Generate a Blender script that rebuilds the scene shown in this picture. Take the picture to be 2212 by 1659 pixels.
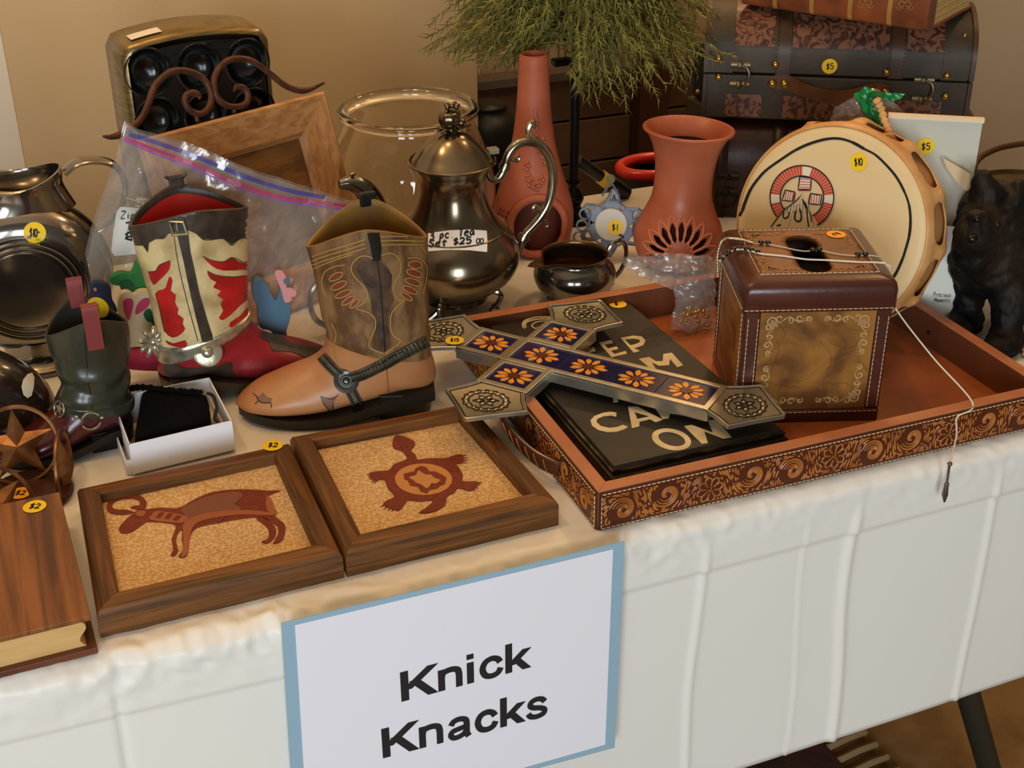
import bpy, bmesh, math, random
import numpy as np
from mathutils import Vector, Matrix, geometry
from mathutils.bvhtree import BVHTree
from math import sin, cos, pi, radians, sqrt, atan2

for o in list(bpy.data.objects): bpy.data.objects.remove(o)
SC = bpy.context.scene
COL = SC.collection
TZ = .74                      # height of the table top
# ---------------------------------------------------------------- camera
FPX, CX, CY = 2915., 1106., 829.5
_y, _p, _r = radians(21.45), radians(28.65), radians(-.28)
CF = Vector((sin(_y)*cos(_p), cos(_y)*cos(_p), -sin(_p)))
_r0 = Vector((cos(_y), -sin(_y), 0)); _u0 = _r0.cross(CF)
CR = _r0*cos(_r)+_u0*sin(_r); CU = -_r0*sin(_r)+_u0*cos(_r)
CAM = Vector((0, 0, TZ+.66))
cd = bpy.data.cameras.new('camera'); cam = bpy.data.objects.new('camera', cd); COL.objects.link(cam)
cd.sensor_fit = 'HORIZONTAL'; cd.sensor_width = 36; cd.lens = FPX/2212*36
cd.clip_start = .02
cam.matrix_world = Matrix(((CR.x, CU.x, -CF.x, CAM.x), (CR.y, CU.y, -CF.y, CAM.y), (CR.z, CU.z, -CF.z, CAM.z), (0, 0, 0, 1)))
SC.camera = cam
# ---------------------------------------------------------------- world, lights, exposure
SC.view_settings.view_transform = 'Standard'; SC.view_settings.look = 'None'
SC.view_settings.gamma = 1; SC.view_settings.use_curve_mapping = False
SC.view_settings.exposure = 0.0
def lin(c):
    c = [x/255. for x in c]
    return tuple(x/12.92 if x <= .04045 else ((x+.055)/1.055)**2.4 for x in c)
wd = bpy.data.worlds.new('world'); SC.world = wd; wd.use_nodes = True
wd.node_tree.nodes['Background'].inputs[0].default_value = (1.0, .84, .64, 1)
wd.node_tree.nodes['Background'].inputs[1].default_value = .13
def area(name, loc, target, sx, sy, energy, col, spread=180):
    l = bpy.data.lights.new(name, 'AREA'); l.shape = 'RECTANGLE'; l.size = sx; l.size_y = sy
    l.energy = energy; l.color = col; l.spread = radians(spread)
    o = bpy.data.objects.new(name, l); COL.objects.link(o); o.location = loc
    o.rotation_euler = (Vector(target)-Vector(loc)).to_track_quat('-Z', 'Y').to_euler()
    return o
# daylight through two tall windows behind the photographer, to the left
area('window_light', (-1.55, -1.9, 1.35), (.4, .9, .75), .75, 1.3, 45, (.82, .92, 1.0))
area('window_light', (-.45, -2.5, 1.35), (.4, .9, .75), .75, 1.3, 45, (.82, .92, 1.0))
# warm ceiling lamps
def bulb(name, loc, energy, r, col=(1, .66, .34)):
    l = bpy.data.lights.new(name, 'POINT'); l.energy = energy; l.color = col; l.shadow_soft_size = r
    o = bpy.data.objects.new(name, l); COL.objects.link(o); o.location = loc
bulb('ceiling_lamp', (-.5, 1.25, 2.65), 17, .09)
bulb('ceiling_lamp', (.15, 1.35, 2.7), 11, .06)
bulb('ceiling_lamp', (1.7, 1.5, 2.6), 13, .09)
bulb('alcove_fill', (1.5, 2.3, 2.2), 20, .08)  # unseen fill light, added to brighten the alcove wall and boards
# ceiling spot washing the upper part of the back wall
l = bpy.data.lights.new('wall_spot', 'SPOT'); l.energy = 105; l.color = (1, .80, .56); l.shadow_soft_size = .08
l.spot_size = radians(36); l.spot_blend = 1.0
o = bpy.data.objects.new('wall_spot', l); COL.objects.link(o); o.location = (.2, .75, 2.7)
o.rotation_euler = (Vector((.28, 2.1, 1.34))-o.location).to_track_quat('-Z', 'Y').to_euler()

# ---------------------------------------------------------------- measuring: pixel of the photograph -> point of the room
def ray(x, y): return (CF + CR*((x-CX)/FPX) - CU*((y-CY)/FPX))
def W(x, y, z=0.):                    # on the level z above the table top
    d = ray(x, y); return CAM + d*((TZ+z-CAM.z)/d.z)
def V(x, y, Y):                       # on the upright plane at depth Y
    d = ray(x, y); return CAM + d*(Y/d.y)
def PL(x, y, o, n):                   # on a plane through o with normal n
    d = ray(x, y); return CAM + d*((o-CAM).dot(n)/d.dot(n))
def cr(x0, y0, s, pts): return [(x0+p[0]/s, y0+p[1]/s) for p in pts]

# ---------------------------------------------------------------- materials
MATS = {}
def mat(name, c, rough=.5, metal=0., c2=None, s=30., detail=4., ramp=(.4, .62), bump=0., bs=None, stretch=(1, 1, 1),
        spec=.5, coat=0., kind='noise', sheen=0., trans=0., ior=1.45, alpha=1., emis=0., sub=0., c3=None, dist=0.):
    if name in MATS: return MATS[name]
    m = bpy.data.materials.new(name); m.use_nodes = True; MATS[name] = m
    nt = m.node_tree; N = nt.nodes; L = nt.links; b = N['Principled BSDF']
    b.inputs['Base Color'].default_value = (*lin(c), 1)
    b.inputs['Roughness'].default_value = rough; b.inputs['Metallic'].default_value = metal
    b.inputs['Specular IOR Level'].default_value = spec
    b.inputs['Coat Weight'].default_value = coat; b.inputs['Coat Roughness'].default_value = .12
    b.inputs['Sheen Weight'].default_value = sheen
    b.inputs['Transmission Weight'].default_value = trans; b.inputs['IOR'].default_value = ior
    b.inputs['Alpha'].default_value = alpha
    if sub: b.inputs['Subsurface Weight'].default_value = sub; b.inputs['Subsurface Radius'].default_value = (.01, .008, .006)
    tc = mp = None
    def coords():
        nonlocal tc, mp
        if not mp:
            tc = N.new('ShaderNodeTexCoord'); mp = N.new('ShaderNodeMapping')
            L.new(tc.outputs['Object'], mp.inputs[0]); mp.inputs['Scale'].default_value = stretch
        return mp.outputs[0]
    def tex(sc):
        if kind == 'voronoi':
            t = N.new('ShaderNodeTexVoronoi'); t.feature = 'DISTANCE_TO_EDGE'; t.inputs['Scale'].default_value = sc
            L.new(coords(), t.inputs['Vector']); return t.outputs['Distance']
        t = N.new('ShaderNodeTexNoise'); t.inputs['Scale'].default_value = sc; t.inputs['Detail'].default_value = detail
        t.inputs['Distortion'].default_value = dist
        L.new(coords(), t.inputs['Vector']); return t.outputs['Fac']
    if c2:
        t = tex(s); r = N.new('ShaderNodeValToRGB'); L.new(t, r.inputs[0])
        e = r.color_ramp.elements; e[0].position, e[1].position = ramp
        e[0].color = (*lin(c), 1); e[1].color = (*lin(c2), 1)
        if c3:
            k = e.new((ramp[0]+ramp[1])/2); k.color = (*lin(c3), 1)
        L.new(r.outputs[0], b.inputs['Base Color'])
    if bump:
        t = N.new('ShaderNodeTexNoise'); t.inputs['Scale'].default_value = bs or s; t.inputs['Detail'].default_value = 4
        L.new(coords(), t.inputs['Vector'])
        bp = N.new('ShaderNodeBump'); bp.inputs['Strength'].default_value = bump; bp.inputs['Distance'].default_value = .002
        L.new(t.outputs['Fac'], bp.inputs['Height']); L.new(bp.outputs[0], b.inputs['Normal'])
    return m

# ---------------------------------------------------------------- geometry
class MB:
    def __init__(s): s.v = []; s.f = []; s.flat = set()
    def add(s, vs, fs, flat=False):
        n = len(s.v); s.v += [Vector(p) for p in vs]
        if flat: s.flat |= set(range(len(s.f), len(s.f)+len(fs)))
        s.f += [tuple(i+n for i in f) for f in fs]; return s
    def box(s, c, d, M=None, flat=True):
        x, y, z = [k/2 for k in d]; c = Vector(c)
        vs = [Vector((i*x, j*y, k*z)) for i in (-1, 1) for j in (-1, 1) for k in (-1, 1)]
        vs = [c+(M@p if M else p) for p in vs]
        return s.add(vs, [(0, 1, 3, 2), (4, 6, 7, 5), (0, 4, 5, 1), (2, 3, 7, 6), (0, 2, 6, 4), (1, 5, 7, 3)], flat)
    def hexa(s, b, t):          # 4 bottom + 4 top points (ccw seen from above)
        return s.add(list(b)+list(t), [(3, 2, 1, 0), (4, 5, 6, 7), (0, 1, 5, 4), (1, 2, 6, 5), (2, 3, 7, 6), (3, 0, 4, 7)], True)
    def loft(s, rings, close=True, cap0=False, cap1=False):
        n = len(rings[0]); vs = [p for r in rings for p in r]; fs = []
        for i in range(len(rings)-1):
            for j in range(n if close else n-1):
                k = (j+1) % n; fs.append((i*n+j, i*n+k, (i+1)*n+k, (i+1)*n+j))
        if cap0: fs.append(tuple(range(n))[::-1])
        if cap1: fs.append(tuple((len(rings)-1)*n+j for j in range(n)))
        return s.add(vs, fs)
    def lathe(s, prof, seg=48, c=(0, 0, 0), M=None, cap0=False, cap1=False, mod=None):
        rings = []
        for i, (r, z) in enumerate(prof):
            rg = []
            for j in range(seg):
                a = 2*pi*j/seg; rr = r*(mod(a, i/(len(prof)-1)) if mod else 1)
                p = Vector((rr*cos(a), rr*sin(a), z)); p = M@p if M else p
                rg.append(Vector(c)+p)
            rings.append(rg)
        return s.loft(rings, True, cap0, cap1)
    def tube(s, pts, r, seg=8, closed=False, caps=True, flatten=None):
        pts = [Vector(p) for p in pts]; n = len(pts); rings = []
        up = None
        for i, p in enumerate(pts):
            if closed: t = pts[(i+1) % n]-pts[i-1]
            else: t = pts[min(i+1, n-1)]-pts[max(i-1, 0)]
            if t.length < 1e-9: t = Vector((0, 0, 1))
            t.normalize()
            if up is None:
                up = Vector((0, 0, 1)) if abs(t.z) < .9 else Vector((1, 0, 0))
            a = up-t*up.dot(t)
            if a.length < 1e-6: a = t.orthogonal()
            a.normalize(); b = t.cross(a); up = a
            rr = r[i] if isinstance(r, (list, tuple)) else r
            rings.append([p+a*(rr*cos(2*pi*j/seg))+b*(rr*(flatten or 1)*sin(2*pi*j/seg)) for j in range(seg)])
        if closed:
            rings.append(rings[0]); return s.loft(rings)
        return s.loft(rings, True, caps, caps)
    def ell(s, c, r, seg=16, rings=10, M=None):
        pr = []
        for i in range(rings+1):
            a = -pi/2+pi*i/rings; pr.append((max(cos(a), 1e-4), sin(a)))
        D = Matrix.Diagonal(r); D = (M@D) if M else D
        return s.lathe(pr, seg, c, D)
    def prism(s, poly, off):   # list of 3D points (planar), extruded by vector off
        n = len(poly); p = [Vector(q) for q in poly]; off = Vector(off)
        idx = geometry.tessellate_polygon([p])
        nrm = Vector((0, 0, 0))
        for i in range(n): nrm += p[i].cross(p[(i+1) % n])
        fs = []
        for t in idx:
            tn = (p[t[1]]-p[t[0]]).cross(p[t[2]]-p[t[0]])
            t = tuple(t) if tn.dot(off) > 0 else tuple(t)[::-1]
            fs.append(tuple(i+n for i in t)); fs.append(t[::-1])
        for i in range(n):
            j = (i+1) % n
            fs.append((i, j, j+n, i+n) if nrm.dot(off) > 0 else (j, i, i+n, j+n))
        return s.add(p+[q+off for q in p], fs, True)
    def bvh(s): return BVHTree.FromPolygons([tuple(v) for v in s.v], s.f)

def cm(pts, n=6, closed=False):        # catmull-rom through tuples of any length
    P = [np.array(p, float) for p in pts]; out = []; m = len(P)
    for i in range(m if closed else m-1):
        a, b, c, d = (P[(i-1) % m] if closed or i else P[0]*2-P[1]), P[i], P[(i+1) % m], (P[(i+2) % m] if closed or i+2 < m else P[-1]*2-P[-2])
        for k in range(n):
            t = k/n
            out.append(.5*(2*b+(c-a)*t+(2*a-5*b+4*c-d)*t*t+(3*b-a-3*c+d)*t**3))
    if not closed: out.append(P[-1])
    return [tuple(float(x) for x in q) for q in out]
def cm3(pts, n=6, closed=False): return [Vector(p) for p in cm([tuple(p) for p in pts], n, closed)]

NAMES = {}
def link(o): COL.objects.link(o); return o
def thing(name, label, cat, loc=(0, 0, 0), rz=0, group=None, rot=None):
    o = bpy.data.objects.new(name, None); link(o); o.empty_display_size = .02
    o.matrix_world = Matrix.Translation(Vector(loc)) @ (rot.to_4x4() if rot else Matrix.Rotation(rz, 4, 'Z'))
    o['label'] = label; o['category'] = cat
    if group: o['group'] = group
    FR[o.name] = o.matrix_world.copy()
    return o
FR = {}
def frame(o):                           # world matrix of a thing, part or sub-part
    M = Matrix.Identity(4); k = o
    while k is not None:
        M = (FR[k.name] if k.name in FR else k.matrix_basis) @ M; k = k.parent
    return M
def obj(name, mb, m, parent=None, world=True, smooth=True, loc=None, bevel=0, bseg=2, solid=0, sub=0, kind=None, label=None, ang=40, soff=-1):
    """one mesh object; world=True: the builder holds room coordinates, else coordinates of the parent"""
    me = bpy.data.meshes.new(name)
    vs = mb.v; M = Matrix.Identity(4)
    if parent is not None:
        if world: vs = [frame(parent).inverted() @ v for v in vs]
    else:
        c = Vector(loc) if loc is not None else Vector((sum(v.x for v in vs)/len(vs), sum(v.y for v in vs)/len(vs), min(v.z for v in vs)))
        vs = [v-c for v in vs]; M = Matrix.Translation(c)
    me.from_pydata([tuple(v) for v in vs], [], mb.f)
    ms = m if isinstance(m, (list, tuple)) else [m]
    for k in ms: me.materials.append(k)
    if smooth:
        me.polygons.foreach_set('use_smooth', [i not in mb.flat for i in range(len(me.polygons))])
    me.update()
    o = bpy.data.objects.new(name, me); link(o)
    if parent is not None: o.parent = parent
    else: o.matrix_world = M; FR[o.name] = M
    if smooth and mb.flat == set() and ang and ang < 180:
        try: me.set_sharp_from_angle(angle=radians(ang))
        except Exception: pass
    if solid:
        k = o.modifiers.new('thickness', 'SOLIDIFY'); k.thickness = solid; k.offset = soff
    if bevel:
        k = o.modifiers.new('rounded', 'BEVEL'); k.width = bevel; k.segments = bseg; k.limit_method = 'ANGLE'; k.angle_limit = radians(35)
        for p in me.polygons: p.use_smooth = True
        k.harden_normals = True
    if sub:
        k = o.modifiers.new('smooth', 'SUBSURF'); k.levels = sub; k.render_levels = sub
    if kind: o['kind'] = kind
    if label: o['label'] = label
    return o
def tag(o, label, cat, group=None, kind=None):
    o['label'] = label; o['category'] = cat
    if group: o['group'] = group
    if kind: o['kind'] = kind
    return o
def piece(src, parent, Mloc, name=None):            # a copy of a small part sharing its mesh
    c = src.copy(); link(c); c.parent = parent; c.matrix_basis = Mloc
    return c

# ---- flat shapes and strokes laid on a surface
def tri2(poly, res, holes=()):
    """dense triangulation of a 2D polygon (with holes)"""
    pts = []; edges = []
    def addloop(lp):
        st = len(pts); q = []
        for i in range(len(lp)):
            a, b = Vector(lp[i][:2]), Vector(lp[(i+1) % len(lp)][:2]); k = max(1, int((b-a).length/res))
            for j in range(k): q.append(a+(b-a)*(j/k))
        pts.extend(q); m = len(q)
        edges.extend([(st+i, st+(i+1) % m) for i in range(m)]); return q
    outer = addloop(poly); hs = [addloop(h) for h in holes]
    def inside(p, lp):
        c = False; j = len(lp)-1
        for i in range(len(lp)):
            if (lp[i].y > p.y) != (lp[j].y > p.y) and p.x < (lp[j].x-lp[i].x)*(p.y-lp[i].y)/(lp[j].y-lp[i].y)+lp[i].x: c = not c
            j = i
        return c
    x0, x1 = min(p.x for p in outer), max(p.x for p in outer); y0, y1 = min(p.y for p in outer), max(p.y for p in outer)
    y = y0+res*.5; r = 0
    while y < y1:
        x = x0+res*(.5 if r % 2 else .25)
        while x < x1:
            p = Vector((x, y))
            if inside(p, outer) and not any(inside(p, h) for h in hs): pts.append(p)
            x += res
        y += res*.87; r += 1
    vs, es, fs, *_ = geometry.delaunay_2d_cdt(pts, edges, [], 0, 1e-7)
    out = []
    for f in fs:
        c = sum((vs[i] for i in f), Vector((0, 0)))/len(f)
        if inside(c, outer) and not any(inside(c, h) for h in hs): out.append(tuple(f))
    return vs, out
def cast(bvh, x, y, off):
    d = ray(x, y).normalized(); h = bvh.ray_cast(CAM, d)
    if h[0] is None: return None
    n = h[1] if h[1].dot(d) < 0 else -h[1]
    return h[0]+n*off
def decal(mb, bvh, poly, off=.0004, res=6, holes=()):
    """a patch lying on the surface, its outline measured in the photograph"""
    vs, fs = tri2(poly, res, holes)
    ps = [cast(bvh, v.x, v.y, off) for v in vs]; mp = {}; o = []
    ds = sorted((p-CAM).length for p in ps if p is not None); far = ds[len(ds)//2]+.034 if ds else 0
    for i, p in enumerate(ps):
        if p is not None and (p-CAM).length < far: mp[i] = len(o); o.append(p)
    F = []
    for f in fs:
        if all(i in mp for i in f):
            a, b, c = [o[mp[i]] for i in f[:3]]
            if max((a-b).length, (b-c).length, (c-a).length) > .03: continue
            g = tuple(mp[i] for i in f)
            if (b-a).cross(c-a).dot(CAM-a) < 0: g = g[::-1]
            F.append(g)
    mb.add(o, F); return mb
def stroke(mb, bvh, line, w, off=.0005, n=4, smooth=True, taper=False):
    """a painted or stitched line of width w (pixels) lying on the surface"""
    L = cm(line, n) if smooth and len(line) > 2 else [tuple(p) for p in line]
    if not smooth and len(L) >= 2:
        q = []
        for a, b in zip(L, L[1:]):
            k = max(1, int(math.hypot(b[0]-a[0], b[1]-a[1])/8))
            q += [(a[0]+(b[0]-a[0])*j/k, a[1]+(b[1]-a[1])*j/k) for j in range(k)]
        L = q+[L[-1]]
    vs = []; m = len(L); ok = []
    for i in range(m):
        a = L[max(i-1, 0)]; b = L[min(i+1, m-1)]; dx, dy = b[0]-a[0], b[1]-a[1]; l = math.hypot(dx, dy) or 1
        ww = w*(1-abs(2*i/(m-1)-1)**2*.8 if taper and m > 1 else 1)
        nx, ny = -dy/l*ww/2, dx/l*ww/2
        p, q = cast(bvh, L[i][0]+nx, L[i][1]+ny, off), cast(bvh, L[i][0]-nx, L[i][1]-ny, off)
        vs.append((p, q))
    for i in range(m-1):
        a, b = vs[i]; c, d = vs[i+1]
        if None in (a, b, c, d) or (a-c).length > .03 or (a-b).length > .03: continue
        mb.add([a, b, d, c], [(0, 1, 2, 3)])
    return mb
GL = {  # single-stroke letters in a unit box, y up
 '0': [[(.5, 1), (.15, .8), (.1, .4), (.35, .02), (.7, .1), (.88, .5), (.8, .85), (.5, 1)]],
 '1': [[(.5, 1), (.45, 0)]], '2': [[(.15, .8), (.4, 1), (.75, .85), (.7, .55), (.3, .15), (.1, .05), (.9, .08)]],
 '3': [[(.2, .9), (.6, 1), (.75, .75), (.4, .55), (.8, .4), (.65, .05), (.15, .1)]],
 '5': [[(.85, 1), (.3, .98), (.25, .6), (.7, .6), (.85, .3), (.6, .02), (.15, .1)]],
 '$': [[(.8, .8), (.45, .9), (.25, .7), (.5, .52), (.78, .35), (.55, .12), (.2, .18)], [(.55, 1.1), (.45, -.1)]],
 'S': [[(.85, .85), (.5, 1), (.2, .8), (.45, .55), (.8, .3), (.5, 0), (.1, .15)]],
 '-': [[(.2, .6), (.8, .62)]], '.': [[(.4, .05), (.5, .02)]],
 'p': [[(.3, .6), (.2, -.35)], [(.28, .5), (.6, .65), (.75, .4), (.5, .1), (.25, .15)]],
 'c': [[(.8, .5), (.5, .65), (.2, .35), (.4, .02), (.8, .12)]],
 'T': [[(.1, .95), (.95, 1)], [(.55, 1), (.4, 0)]],
 'e': [[(.2, .35), (.75, .45), (.6, .65), (.25, .5), (.2, .15), (.5, 0), (.8, .1)]],
 'a': [[(.75, .55), (.4, .62), (.15, .3), (.4, 0), (.7, .3), (.75, .55), (.8, .1), (.95, .02)]],
 't': [[(.5, .95), (.42, .1), (.65, .02)], [(.15, .6), (.85, .65)]],
 'f': [[(.85, .9), (.6, 1), (.45, .7), (.35, 0)], [(.1, .55), (.8, .6)]],
 'r': [[(.25, .6), (.25, 0)], [(.27, .4), (.5, .62), (.8, .55)]],
 'o': [[(.5, .62), (.15, .35), (.4, 0), (.8, .25), (.5, .62)]], 'n': [[(.2, .6), (.2, 0)], [(.22, .4), (.55, .62), (.75, .4), (.78, 0)]],
 'm': [[(.1, .6), (.1, 0)], [(.12, .4), (.3, .6), (.45, .4), (.47, 0)], [(.48, .4), (.68, .6), (.85, .4), (.88, 0)]],
 'i': [[(.5, .6), (.48, 0)], [(.5, .85), (.5, .8)]], 'u': [[(.2, .6), (.22, .15), (.5, 0), (.75, .2), (.78, .6)], [(.78, .6), (.8, 0)]],
 's': [[(.75, .55), (.4, .62), (.3, .42), (.7, .22), (.5, 0), (.2, .08)]],
 'P': [[(.2, 0), (.22, 1), (.7, .95), (.75, .6), (.25, .48)]], 'M': [[(.05, 0), (.15, 1), (.5, .3), (.85, 1), (.95, 0)]],
 'h': [[(.2, 1), (.2, 0)], [(.22, .4), (.55, .62), (.75, .4), (.78, 0)]], 'l': [[(.5, 1), (.5, 0)]], 'y': [[(.2, .6), (.45, .05)], [(.8, .6), (.4, -.2), (.15, -.35)]],
 'C': [[(.85, .8), (.5, 1), (.12, .6), (.3, .08), (.85, .15)]], 'F': [[(.85, 1), (.2, 1), (.2, 0)], [(.2, .52), (.7, .52)]],
 'U': [[(.15, 1), (.15, .3), (.5, 0), (.85, .3), (.85, 1)]], 'E': [[(.85, 1), (.2, 1), (.2, 0), (.85, 0)], [(.2, .52), (.7, .52)]],
 'A': [[(0, 0), (.5, 1), (1, 0)], [(.2, .35), (.8, .35)]], 'J': [[(.7, 1), (.7, .2), (.4, 0), (.1, .2)]],
 'd': [[(.8, 1), (.78, 0)], [(.76, .4), (.4, .62), (.18, .3), (.4, 0), (.75, .15)]], 'Z': [[(.1, 1), (.9, 1), (.1, 0), (.95, 0)]],
}
def lines_of(text, o, ux, uy, adv=.95):
    """text -> polylines; o origin, ux/uy the vectors of one glyph's width/height"""
    out = []; x = 0
    for ch in text:
        for ln in GL.get(ch, []):
            out.append([(o[0]+ux[0]*(x+a)+uy[0]*b, o[1]+ux[1]*(x+a)+uy[1]*b) for a, b in ln])
        x += adv*(.8 if ch in '1.il ' else 1)
    return out
def write(mb, bvh, text, o, ux, uy, w, off=.0007, adv=.95, n=4):
    for ln in lines_of(text, o, ux, uy, adv): stroke(mb, bvh, ln, w, off, n)
M_YEL = mat('price_dot_paper', (246, 205, 20), .55)
M_ORG = mat('price_dot_orange', (246, 170, 20), .55)
M_INK = mat('black_marker_ink', (22, 18, 20), .6)
M_WHT = mat('white_paper', (238, 236, 240), .7)
def sticker(parent, bvh, x, y, text, r=.0095, rot=0., m=None, tw=.42, off=.0006, ty=0., w=.0011):
    """round price dot stuck on the surface at pixel (x, y)"""
    d = ray(x, y).normalized(); h = bvh.ray_cast(CAM, d)
    if h[0] is None: print('sticker missed', parent.name, x, y); return
    n = h[1] if h[1].dot(d) < 0 else -h[1]; c = h[0]
    uy = CU-n*CU.dot(n); uy.normalize(); ux = uy.cross(n); ux.normalize()
    if ux.dot(CR) < 0: ux = -ux
    R = Matrix.Rotation(rot, 3, n); ux = R@ux; uy = R@uy
    def at(a, b, o):
        p = c+ux*a+uy*b; k = bvh.ray_cast(p+n*.012, -n, .03)
        return (k[0] if k[0] is not None else p)+n*o
    mb = MB(); ring = [at(0, 0, off)]
    fs = []
    for q in (.5, 1):
        ring += [at(r*q*cos(t*pi/12), r*q*sin(t*pi/12), off) for t in range(24)]
    for t in range(24): fs += [(0, 1+t, 1+(t+1) % 24), (1+t, 25+t, 25+(t+1) % 24, 1+(t+1) % 24)]
    mb.add(ring, fs)
    s = obj('price_sticker', mb, m or M_YEL, parent)
    tb = MB(); g = r*tw*2/ max(1, len(text)*.8); hgt = r*.75
    for ln in lines_of(text, (-g*len(text)*.45+ty, -hgt*.5), (g, 0), (0, hgt)):
        L = cm(ln, 4) if len(ln) > 2 else ln
        for i in range(len(L)-1):
            a, b = Vector(L[i]), Vector(L[i+1]); t = b-a
            if t.length < 1e-7: continue
            t.normalize(); q = Vector((-t.y, t.x))*w/2; a = a-t*w*.2; b = b+t*w*.2
            tb.add([at(*(a+q), off*1.6), at(*(b+q), off*1.6), at(*(b-q), off*1.6), at(*(a-q), off*1.6)], [(0, 1, 2, 3)])
    if tb.v: obj('handwriting', tb, M_INK, s)
    return s
# ================================================================ setting
def struct(name, mb, m, **k):
    o = obj(name, mb, m, **k); o['kind'] = 'structure'; return o
M_WALL = mat('beige_wall_paint', (186, 160, 120), .75, c2=(180, 154, 114), s=3, bump=.05, bs=160)
M_WALL2 = mat('tan_wall_paint', (190, 166, 130), .8)
struct('wall_back', MB().box((-.75, 2.16, 1.3), (3.03, .12, 2.6)), M_WALL)
struct('wall_left', MB().hexa([(-1.2, 1.80, 0), (.03, 2.098, 0), (.01, 2.15, 0), (-1.22, 1.85, 0)], [(-1.2, 1.80, 2.6), (.03, 2.098, 2.6), (.01, 2.15, 2.6), (-1.22, 1.85, 2.6)]), mat('grey_side_wall_paint', (206, 196, 176), .75))
struct('wall_alcove', MB().box((1.9, 2.86, 1.3), (2.6, .1, 2.6)), M_WALL2)
xr = V(1900, 100, 1.95).x
struct('wall_right', MB().box((xr+.9, 2.01, 1.3), (1.8, .12, 2.6)), M_WALL2)
M_FL = mat('ochre_floor', (150, 112, 62), .6, c2=(126, 92, 50), s=14, bump=.05, bs=200)
struct('floor', MB().box((.9, 1.2, -.02), (6, 6, .04)), M_FL)
struct('ceiling', MB().box((0, 1.6, 2.95), (7, 4.2, .06)), mat('pale_ceiling', (225, 210, 185), .8))
# wainscot boards below the alcove wall, each its own board
sid = thing('wainscot', 'dark brown board wainscot in the alcove behind the table', 'wainscot', (1.6, 2.75, 0))
M_SID = mat('dark_board_paint', (112, 90, 70), .55, c2=(98, 76, 58), s=8)
ztop = TZ-.19
for i in range(5):
    h = .105; obj('board', MB().box((1.65, 2.76, ztop-h*(i+.5)), (1.9, .03, h-.005)), M_SID, sid, bevel=.003)
obj('cap_rail', MB().box((1.65, 2.75, ztop+.008), (1.9, .06, .018)), mat('grey_cap_rail', (96, 86, 78), .5), sid)
# rug under the table
rug = thing('rug', 'dark brown rug with tan fringe under the table', 'rug', (.8, 1.1, 0))
obj('pile', MB().box((.62, 1.2, .006), (.66, 1.7, .012)), mat('rug_brown', (66, 34, 26), .9, c2=(40, 22, 18), s=30, bump=.3, bs=400), rug, bevel=.003)
fr = MB()
for i in range(60):
    y = .4+i*.027; fr.tube([(.95, y, .012), (.985, y+.004, .014), (1.02, y+.01, .008)], .005, 6)
obj('fringe', fr, mat('rug_fringe', (150, 124, 84), .9), rug, kind='stuff')

# ================================================================ folding table with plastic cloth
YE = .838                                           # front edge of the table
tb = thing('folding_table', 'folding table hidden under the white plastic cloth, one dark leg showing', 'table', (.9, 1.2, 0))
obj('tabletop', MB().box((.35, 1.205, TZ-.025), (1.76, .70, .035)), mat('grey_plastic_top', (190, 185, 175), .5), tb, bevel=.006)
M_LEG = mat('dark_olive_steel', (58, 54, 42), .45, .3)
for x, y, dx in ((.805, .95, .292), (.805, 1.45, .292), (-.25, .95, -.2), (-.25, 1.45, -.2)):
    obj('leg', MB().tube([(x-dx*.05, y, TZ-.045), (x+dx*.95, y, .0)], .0145, 12), M_LEG, tb)
obj('crossbar', MB().tube([(1.0, .95, .45), (1.0, 1.45, .45)], .01, 10), M_LEG, tb)

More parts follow.
